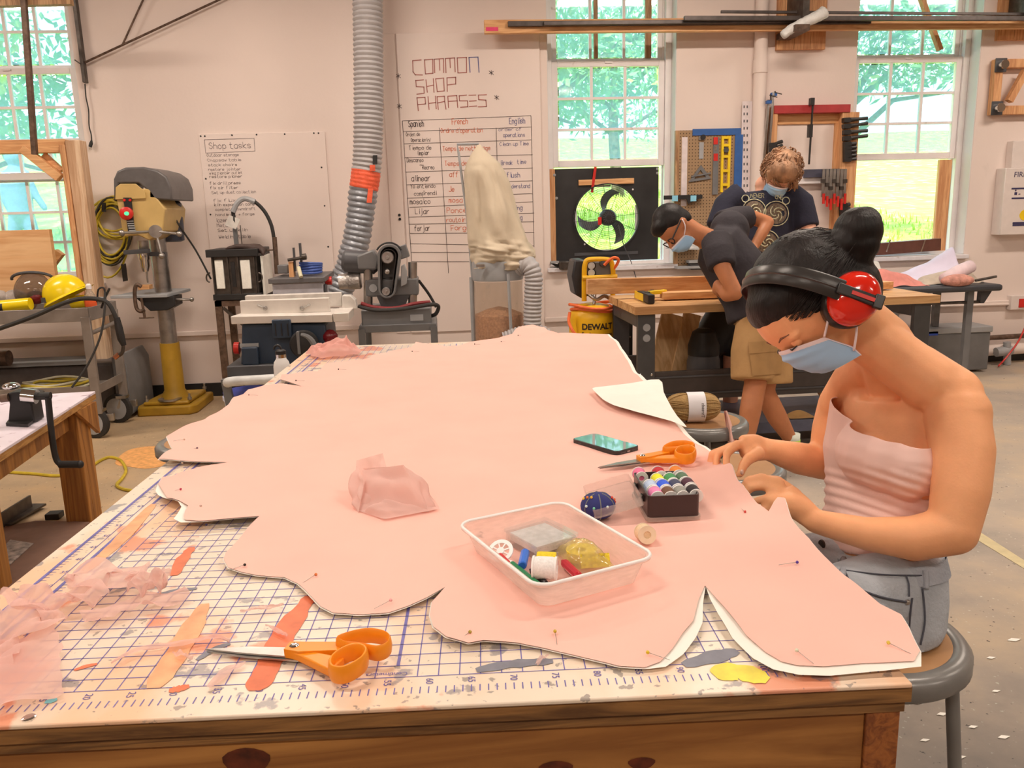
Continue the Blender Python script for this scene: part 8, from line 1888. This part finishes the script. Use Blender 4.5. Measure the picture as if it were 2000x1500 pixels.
# earmuffs (worn: a thing of their own)
em = thing('ear_muffs', 'red and black ear muffs worn over the black hair', 'ear muffs', tuple(H(0, .09, 0)))
for q in (1, -1):
    cc = H(.004, q * .088, .012); ax = s * q
    R4 = HM(f, ax, u)
    def ell(rf, ru, h, n=32, tl_=0): return [cc + f * (rf * math.cos(2 * math.pi * k / n)) + u * (ru * math.sin(2 * math.pi * k / n)) + ax * h for k in range(n)]
    def lf2(levels, cap=True):
        mb = MB(); n = 32; vs = [v for L_ in levels for v in ell(*L_)]; fs = []
        for i in range(len(levels) - 1):
            for k in range(n): fs.append((i * n + k, i * n + (k + 1) % n, (i + 1) * n + (k + 1) % n, (i + 1) * n + k))
        fs.append(tuple(range(n))[::-1]); fs.append(tuple((len(levels) - 1) * n + k for k in range(n))); return mb.add(vs, fs)
    part(em, 'cushion', lf2([(.046, .038, -.020), (.055, .047, -.014), (.057, .049, .0), (.053, .045, .010)]), M_blackgloss, smooth=True)
    part(em, 'cup', lf2([(.053, .045, .010), (.054, .046, .016), (.050, .042, .028), (.040, .033, .038), (.022, .018, .043)]), pm('glossy_red', S(222, 36, 18), .14, var=.03, coat=.6), smooth=True, label='glossy red ear cup')
    bnd = (H(.060, 0, .150) - H(.0, 0, .0)).normalized()
    part(em, 'slider', MB().bar(cc + ax * .040 + bnd * .045, cc + ax * .046 - bnd * .035, .020, .007, ax), M_blackgloss, bevel=.002); part(em, 'slider_slot', MB().bar(cc + ax * .044 + bnd * .020, cc + ax * .0485 - bnd * .022, .007, .005, ax), M_red); part(em, 'slider_stop', MB().bar(cc + ax * .047 - bnd * .022, cc + ax * .050 - bnd * .038, .026, .010, ax), M_blackgloss, bevel=.002)
bh_ = .148; wv = f.cross(bnd); wv = (u * bnd.dot(f) - f * bnd.dot(u)).normalized()
c_ = E0 + f * .004 + u * .012
def bandp(t, off): a = math.pi * t; return c_ + s * (.122 * math.cos(a)) + bnd * (bh_ * math.sin(a) ** .7 + .012)
mb = MB(); nb = 40; vs = []; fs = []
for i in range(nb + 1):
    t = i / nb; p = bandp(t, 0); nrm = (p - c_).normalized(); w_ = .0195
    for (a_, h_) in ((-1, 0), (-.8, .003), (-.1, .003), (0, .0055), (.1, .003), (.8, .003), (1, 0), (.8, -.002), (-.8, -.002)): vs.append(p + wv * (a_ * w_) + nrm * h_)
k_ = 9
for i in range(nb):
    for j in range(k_): fs.append((i * k_ + j, i * k_ + (j + 1) % k_, (i + 1) * k_ + (j + 1) % k_, (i + 1) * k_ + j))
part(em, 'headband', MB().add(vs, fs), pm('band_black', (.035, .032, .031), .32, var=.2), smooth=50, label='ridged black plastic headband')
nd = D(1440, 938, 1.665); solo('sewing_needle', MB().cyl(nd, D(1453, 950, 1.63), .0006, n=5), M_chrome, 'fine steel sewing needle held between the fingers', 'needle', tuple(nd))

# ---- bending person at the bench
P2 = 4.4
p2 = thing('person', 'person in black tee and tan cargo shorts bending over the workbench', 'person', (1.80, 3.35, 0))
def d2(a, c, t=P2): return D(a, c, t)
hip = d2(1488, 606, 4.42); hd = d2(1318, 444, 4.45)
f2, u2, s2 = head_frame(hd, (-.42, -.85, .20), (-.86, .42, .1)); H2M = HM(f2, s2, u2)
def H2(a, b_, c): return hd + f2 * a + s2 * b_ + u2 * c
pr = [('rball', H2(-.005, 0, .02), (.100, .078, .105), H2M), ('rball', H2(.035, 0, -.055), (.062, .056, .068), H2M), Lm([H2(.09, 0, .0), H2(.115, 0, -.035), H2(.10, 0, -.04)], [.012, .016, .012]),
      Lm([H2(-.035, 0, -.05), d2(1362, 458, 4.45), d2(1388, 470, 4.46)], [.056, .056, .062]), ('ball', H2(-.012, .080, -.018), .026, (.7, .5, 1.1)),
      Lm([d2(1392, 474, 4.46), d2(1432, 525, 4.45), hip], [.07, .11, .11])]
# near arm: sleeve to elbow, forearm back to the plank; far arm akimbo
pr += [Lm([d2(1398, 485, 4.30), d2(1412, 525, 4.26), d2(1436, 572, 4.24)], [.054, .046, .040]), Lm([d2(1436, 572, 4.24), d2(1420, 577, 4.28), d2(1403, 556, 4.36)], [.042, .038, .027]),
       Lm([d2(1403, 556, 4.36), d2(1402, 566, 4.40), d2(1410, 575, 4.42)], [.030, .034, .024]),
       Lm([d2(1430, 432, 4.62), d2(1465, 424, 4.66), d2(1500, 434, 4.66)], [.055, .046, .036]), Lm([d2(1500, 434, 4.66), d2(1488, 455, 4.62), d2(1470, 486, 4.58)], [.036, .034, .026]), ('ball', d2(1468, 490, 4.57), .034)]
for k in range(4): pr.append(Lm([d2(1408, 570, 4.42), d2(1414 - 3 * k, 577 + k, 4.44), d2(1420 - 5 * k, 581, 4.45)], [.012, .011, .009], 8))
pr.append(Lm([d2(1404, 560, 4.37), d2(1400, 570, 4.36), d2(1404, 578, 4.38)], [.013, .011, .009], 8))
# legs
kn1, an1 = d2(1476, 745, 4.36), d2(1452, 880, 4.34); an1 = Vector((an1.x, an1.y, .10))
kn2, an2 = d2(1492, 765, 4.46), d2(1546, 862, 4.55)
pr += [Lm([hip + Vector((-.02, -.05, -.02)), d2(1470, 690, 4.36), kn1, d2(1466, 800, 4.34), an1], [.10, .085, .060, .058, .036]), Lm([hip + Vector((.03, .06, -.02)), d2(1500, 690, 4.46), kn2, d2(1518, 815, 4.50), an2], [.10, .085, .060, .056, .036])]
blob('body', pr, M_skin2, p2, .010, 4)
tee = pm('faded_black_tee', S(52, 44, 46), .85, var=.12, scale=10, bump=.2, bscale=60)
tr = [Lo([d2(1382, 466, 4.46), d2(1402, 478, 4.46), d2(1436, 525, 4.45), d2(1466, 580, 4.43), d2(1476, 622, 4.42)], [.085, .145, .160, .152, .154], 20), Lo([d2(1400, 470, 4.36), d2(1404, 495, 4.30), d2(1410, 522, 4.27)], [.085, .082, .076], 16), Lo([d2(1412, 440, 4.56), d2(1440, 428, 4.62), d2(1464, 424, 4.65)], [.085, .075, .066], 16), ('ball', d2(1425, 450, 4.5), .11)]
blob('tee_shirt', tr, tee, p2, .010, 5, label='faded black tee shirt')
sh = [Lo([hip + Vector((0, 0, .03)), hip + Vector((0, 0, -.08))], [.140, .150], 20), Lo([hip + Vector((-.03, -.05, -.01)), d2(1470, 690, 4.36), d2(1468, 742, 4.35)], [.115, .116, .110], 18), Lo([hip + Vector((.03, .05, -.01)), d2(1502, 690, 4.44), d2(1504, 750, 4.44)], [.115, .122, .120], 18)]
so_ = blob('cargo_shorts', sh, pm('khaki_cotton', S(184, 134, 82), .85, var=.08, scale=10, bump=.3, bscale=40), p2, .010, 4, label='tan cargo shorts')
def onp(ob, root, px, py, off):
    d = ray(px, py).normalized(); I = basis(root).inverted(); ok, loc, nr, ix = ob.ray_cast(I @ CAM_C, I.to_3x3() @ d); return ((basis(root) @ loc) - d * off) if ok else None
def patch(ob, root, name, poly, off, mat, nu=8, nv=8):
    (ax_, ay_), (bx_, by_), (cx_, cy_), (dx_, dy_) = poly; vs = []
    for i in range(nu + 1):
        for j in range(nv + 1):
            a, c = i / nu, j / nv; px = (ax_ * (1 - a) + bx_ * a) * (1 - c) + (dx_ * (1 - a) + cx_ * a) * c; py = (ay_ * (1 - a) + by_ * a) * (1 - c) + (dy_ * (1 - a) + cy_ * a) * c; p = onp(ob, root, px, py, off); vs.append(p if p else D(px, py, 4.3))
    mb = MB().add(vs, [(i * (nv + 1) + j, (i + 1) * (nv + 1) + j, (i + 1) * (nv + 1) + j + 1, i * (nv + 1) + j + 1) for i in range(nu) for j in range(nv)]); part(root, name, mb, mat, smooth=True, fix=False)
bpy.context.view_layer.update()
kh2 = pm('khaki_pocket', S(172, 124, 74), .85, var=.08)
patch(so_, p2, 'pocket', [(1464, 690), (1528, 686), (1526, 730), (1470, 734)], .012, kh2); patch(so_, p2, 'pocket_flap', [(1462, 668), (1528, 664), (1528, 686), (1464, 691)], .016, kh2)
part(p2, 'hair', blob('hair_tmp', [('rball', H2(-.018, 0, .038), (.103, .084, .102), H2M), ('rball', H2(-.050, 0, -.005), (.066, .070, .070), H2M), ('rball', H2(.045, 0, .075), (.055, .065, .045), H2M)], M_hairb, None, .008, 3) and MB().ball(H2(-.02, 0, .05), .05, 8), M_hairb)
tmpo = bpy.data.objects.get('hair_tmp')
if tmpo:
    ho = [o for o in bpy.data.objects if o.parent == p2 and o.name.startswith('hair')][0]; me = tmpo.data; I = basis(p2).inverted()
    for v in me.vertices: v.co = I @ v.co
    ho.data = me; bpy.data.objects.remove(tmpo)
mask(p2, lambda a, b_, c: H2(a, b_, c), [(.118, -.030), (.128, -.048), (.112, -.085), (.085, -.118)], [(.045, -.050), (.035, -.072), (.03, -.095), (.035, -.115)], .064)
part(p2, 'ear_loop', MB().tube(smooth_path([H2(.045, .062, -.052), H2(.01, .090, -.03), H2(-.015, .094, .002)], 4), .003, 6), M_maskw, smooth=True)
gl = thing('eye_glasses', 'dark rimmed glasses worn by the bending person', 'glasses', tuple(H2(.1, 0, 0))); part(gl, 'temple', MB().tube([H2(-.01, .084, .004), H2(.05, .078, .002), H2(.098, .062, -.002)], .004, 6), M_black)
for q in (1, -1): part(gl, 'lens_rim', MB().tube([H2(.104 - .010 * abs(math.cos(t)), q * (.034 + .024 * math.cos(t)), -.008 + .018 * math.sin(t)) for t in [2 * math.pi * j / 16 for j in range(16)]], .0032, 6, closed=True), M_black, smooth=True)
for an, dr_ in ((an1, Vector((-.85, -.35, 0))), (an2, Vector((-.75, -.55, 0)))):
    part(p2, 'sock', MB().tube([an + Vector((0, 0, .045)), an + Vector((0, 0, -.02))], [.045, .046], 14), pm('white_sock', S(226, 216, 190), .9), smooth=True)
    fo = an + dr_ * .10; fo.z = max(.035, an.z - .06); heel = an - dr_ * .05; heel.z = fo.z + .0
    blob('shoe', [Lm([heel, an + Vector((0, 0, -.045)), fo, an + dr_ * .19 + Vector((0, 0, fo.z - an.z - .008))], [.038, .050, .042, .030], 12)], M_black, p2, .009, 3)
part(p2, 'sock_stripe', MB().tube([an2 + Vector((0, 0, .012)), an2 + Vector((0, 0, -.004))], [.0475, .0478], 14), pm('lime_stripe', S(206, 220, 90), .8), smooth=True)

# ---- standing person behind the bench
P3 = 5.12
p3 = thing('person', 'person with wavy brown hair and printed navy tee behind the workbench', 'person', (2.1, 4.35, 0))
h3 = D(1524, 340, 5.0); f3, u3, s3 = head_frame(h3, (-.28, -.62, .70), (.10, .68, .70)); s3 = f3.cross(u3); H3M = HM(f3, s3, u3)
def H3(a, b_, c): return h3 + f3 * a + s3 * b_ + u3 * c
ch3 = D(1490, 440, P3); hp3 = D(1478, 600, P3 + .08)
pr = [('rball', H3(0, 0, .0), (.108, .084, .112), H3M), ('rball', H3(.04, 0, -.06), (.066, .06, .075), H3M), Lm([H3(-.03, 0, -.07), D(1494, 362, P3)], [.06, .065]),
      Lm([D(1492, 385, P3), ch3, hp3], [.07, .12, .12]), Lm([D(1562, 398, P3 - .02), D(1576, 440, P3 - .05), D(1588, 480, P3 - .12)], [.062, .052, .044]), Lm([D(1588, 480, P3 - .12), D(1580, 515, P3 - .22), D(1560, 540, P3 - .30)], [.044, .040, .030]), ('ball', D(1555, 545, P3 - .32), .04),
      Lm([D(1420, 404, P3), D(1402, 450, P3 - .03), D(1392, 500, P3 - .1)], [.062, .052, .042]), Lm([D(1392, 500, P3 - .1), D(1410, 540, P3 - .25)], [.042, .030])]
for q in (-.10, .10): pr.append(Lm([hp3 + Vector((q, 0, -.05)), Vector((hp3.x + q - .25, hp3.y, .5)), Vector((hp3.x + q - .25, hp3.y + .02, .09))], [.10, .065, .045]))
blob('body', pr, M_skin3, p3, .011, 4)
tr = [Lm([D(1490, 378, P3), D(1490, 400, P3), D(1490, 470, P3), D(1484, 560, P3 + .04), D(1480, 620, P3 + .06)], [.13, .185, .190, .180, .178], 22, .78, Vector((0, -1, 0))), Lo([D(1530, 382, P3), D(1562, 400, P3 - .02), D(1574, 446, P3 - .04)], [.105, .092, .084], 16), Lo([D(1450, 385, P3), D(1420, 405, P3), D(1404, 446, P3 - .02)], [.105, .092, .086], 16)]
to3 = blob('tee_shirt', tr, pm('navy_tee', S(34, 32, 46), .85, var=.12, scale=10, bump=.2, bscale=60), p3, .011, 5, label='dark navy tee with round printed emblems')
blob('shorts', [Lm([hp3 + Vector((q, 0, .03)), Vector((hp3.x + q - .12, hp3.y, .72)), Vector((hp3.x + q - .22, hp3.y, .56))], [.135, .125, .115], 16) for q in (-.09, .09)], M_black, p3, .014, 4)
for q in (-.10, .10): blob('shoe', [Lm([Vector((hp3.x + q - .25, hp3.y + .06, .045)), Vector((hp3.x + q - .25, hp3.y - .06, .045)), Vector((hp3.x + q - .25, hp3.y - .17, .035))], [.045, .045, .032], 12)], M_black, p3, .012, 3)
bpy.context.view_layer.update()
def pon(px, py, off=.006): p = onp(to3, p3, px, py, off); return p if p else D(px, py, P3 - .2)
pr_c, pr_b = pm('print_cream', S(206, 190, 150), .7, var=.3, scale=60), pm('print_bronze', S(120, 96, 76), .7, var=.5, scale=80)
def roundel(cx, cy, r):
    part(p3, 'print_ring', MB().tube([pon(cx + r * math.cos(t), cy + r * math.sin(t)) for t in [2 * math.pi * j / 24 for j in range(24)]], .0032, 5, closed=True), pr_c, smooth=True)
    n = 20; mb = MB(); vs = [pon(cx, cy, .004)] + [pon(cx + r * .86 * math.cos(2 * math.pi * j / n), cy + r * .86 * math.sin(2 * math.pi * j / n), .004) for j in range(n)]; mb.add(vs, [(0, 1 + j, 1 + (j + 1) % n) for j in range(n)]); part(p3, 'print_disc', mb, pr_b, smooth=True, fix=False)
    for k in range(4):
        a0 = k * 1.6 + cx; part(p3, 'print_squiggle', MB().tube([pon(cx + r * (.15 + .5 * j / 5) * math.cos(a0 + j * .5), cy + r * (.15 + .5 * j / 5) * math.sin(a0 + j * .5), .007) for j in range(6)], .0038, 5), pr_c, smooth=True)
for a in ((1473, 412, 23), (1516, 417, 24), (1498, 474, 24)): roundel(*a)
for a in ((1456, 388, 7), (1535, 392, 7)): part(p3, 'print_ring', MB().tube([pon(a[0] + a[2] * math.cos(t), a[1] + a[2] * math.sin(t)) for t in [2 * math.pi * j / 16 for j in range(16)]], .003, 5, closed=True), pr_c, smooth=True)
def tee_text(st, px, py, wpx):
    for i, ch in enumerate(st):
        q = px + wpx * i; o = pon(q, py - .0, .008); mb = MB(); strokes(mb, ch, o, UX, UZ, .024, None, .0022, 0, seed=1); part(p3, 'print_letter', mb, pr_c, smooth=False, fix=False)
tee_text('NEVER', 1466, 386, 5.2); tee_text('ONE', 1514, 389, 5.2)
M_hair3 = pm('brown_hair', S(160, 112, 78), .6, var=.4, scale=26, stretch=(1, 1, .3), bump=.8, bscale=60)
rnd = random.Random(5); hp_ = [('rball', H3(-.015, 0, .035), (.122, .105, .115), H3M), ('rball', H3(.062, 0, .058), (.085, .095, .075), H3M)]
for k in range(60):
    a, q = rnd.uniform(0, 6.28), rnd.uniform(-.35, 1.25); dvec = Vector((math.cos(a) * math.cos(q), math.sin(a) * math.cos(q), math.sin(q)))
    if dvec.x > .55 and dvec.z < .05: continue
    p0 = H3(.10 * dvec.x - .01, .095 * dvec.y, .02 + .115 * dvec.z); p1 = H3(.142 * dvec.x, .128 * dvec.y, .0 + .135 * dvec.z - .03); mid = p0.lerp(p1, .5) + Vector((rnd.gauss(0, .012), rnd.gauss(0, .012), .02))
    hp_.append(Lm([p0, mid, p1], [.020, .017, .007], 7))
blob('hair', hp_, M_hair3, p3, .007, 2, label='tousled wavy brown hair')
mb = MB()
for k in range(220):
    a, q = rnd.uniform(0, 6.28), rnd.uniform(-.5, 1.3); dvec = Vector((math.cos(a) * math.cos(q), math.sin(a) * math.cos(q), math.sin(q)))
    if dvec.x > .6 and dvec.z < -.1: continue
    P = []; tw_ = rnd.uniform(-.5, .5)
    for j in range(6):
        t = j / 5; a2 = a + tw_ * t; q2 = q - .5 * t; dv = Vector((math.cos(a2) * math.cos(q2), math.sin(a2) * math.cos(q2), math.sin(q2))); k2 = 1.12 + .10 * math.sin(t * 5 + k)
        P.append(H3(.118 * dv.x * k2, .105 * dv.y * k2, .03 + .115 * dv.z * k2))
    mb.tube(P, [.0035, .0038, .0034, .003, .0024, .001], 4)
part(p3, 'hair_strands', mb, M_hair3, smooth=True, kind='stuff', fix=False)
mask(p3, lambda a, b_, c: H3(a, b_, c), [(.122, -.028), (.130, -.045), (.115, -.085), (.09, -.118)], [(.05, -.045), (.04, -.07), (.035, -.095), (.04, -.115)], .068)
# ---- passer-by outside
p4 = thing('person', 'blurred person in blue walking past on the lawn outside the window', 'person', tuple(W(45, 440, 10.5)))
o4 = W(45, 440, 10.5); z4 = hz(o4.x, 10.5); b4 = Vector((o4.x, 10.5, z4))
blob('body', [('ball', b4 + Vector((0, 0, 1.60)), .11), Lm([b4 + Vector((0, 0, 1.5)), b4 + Vector((0, 0, 1.35)), b4 + Vector((0, 0, .9))], [.06, .17, .15], 14), Lm([b4 + Vector((-.05, 0, .9)), b4 + Vector((-.16, 0, .48)), b4 + Vector((-.24, 0, .06))], [.10, .07, .05]), Lm([b4 + Vector((.05, 0, .9)), b4 + Vector((.14, 0, .5)), b4 + Vector((.30, 0, .1))], [.10, .07, .05]), Lm([b4 + Vector((-.12, 0, 1.38)), b4 + Vector((-.2, 0, 1.1)), b4 + Vector((-.12, 0, .9))], [.06, .045, .04]), Lm([b4 + Vector((.12, 0, 1.38)), b4 + Vector((.22, 0, 1.1)), b4 + Vector((.3, 0, .95))], [.06, .045, .04])], pm('blue_clothes', (.2, .3, .5), .8), p4, .02, 3)
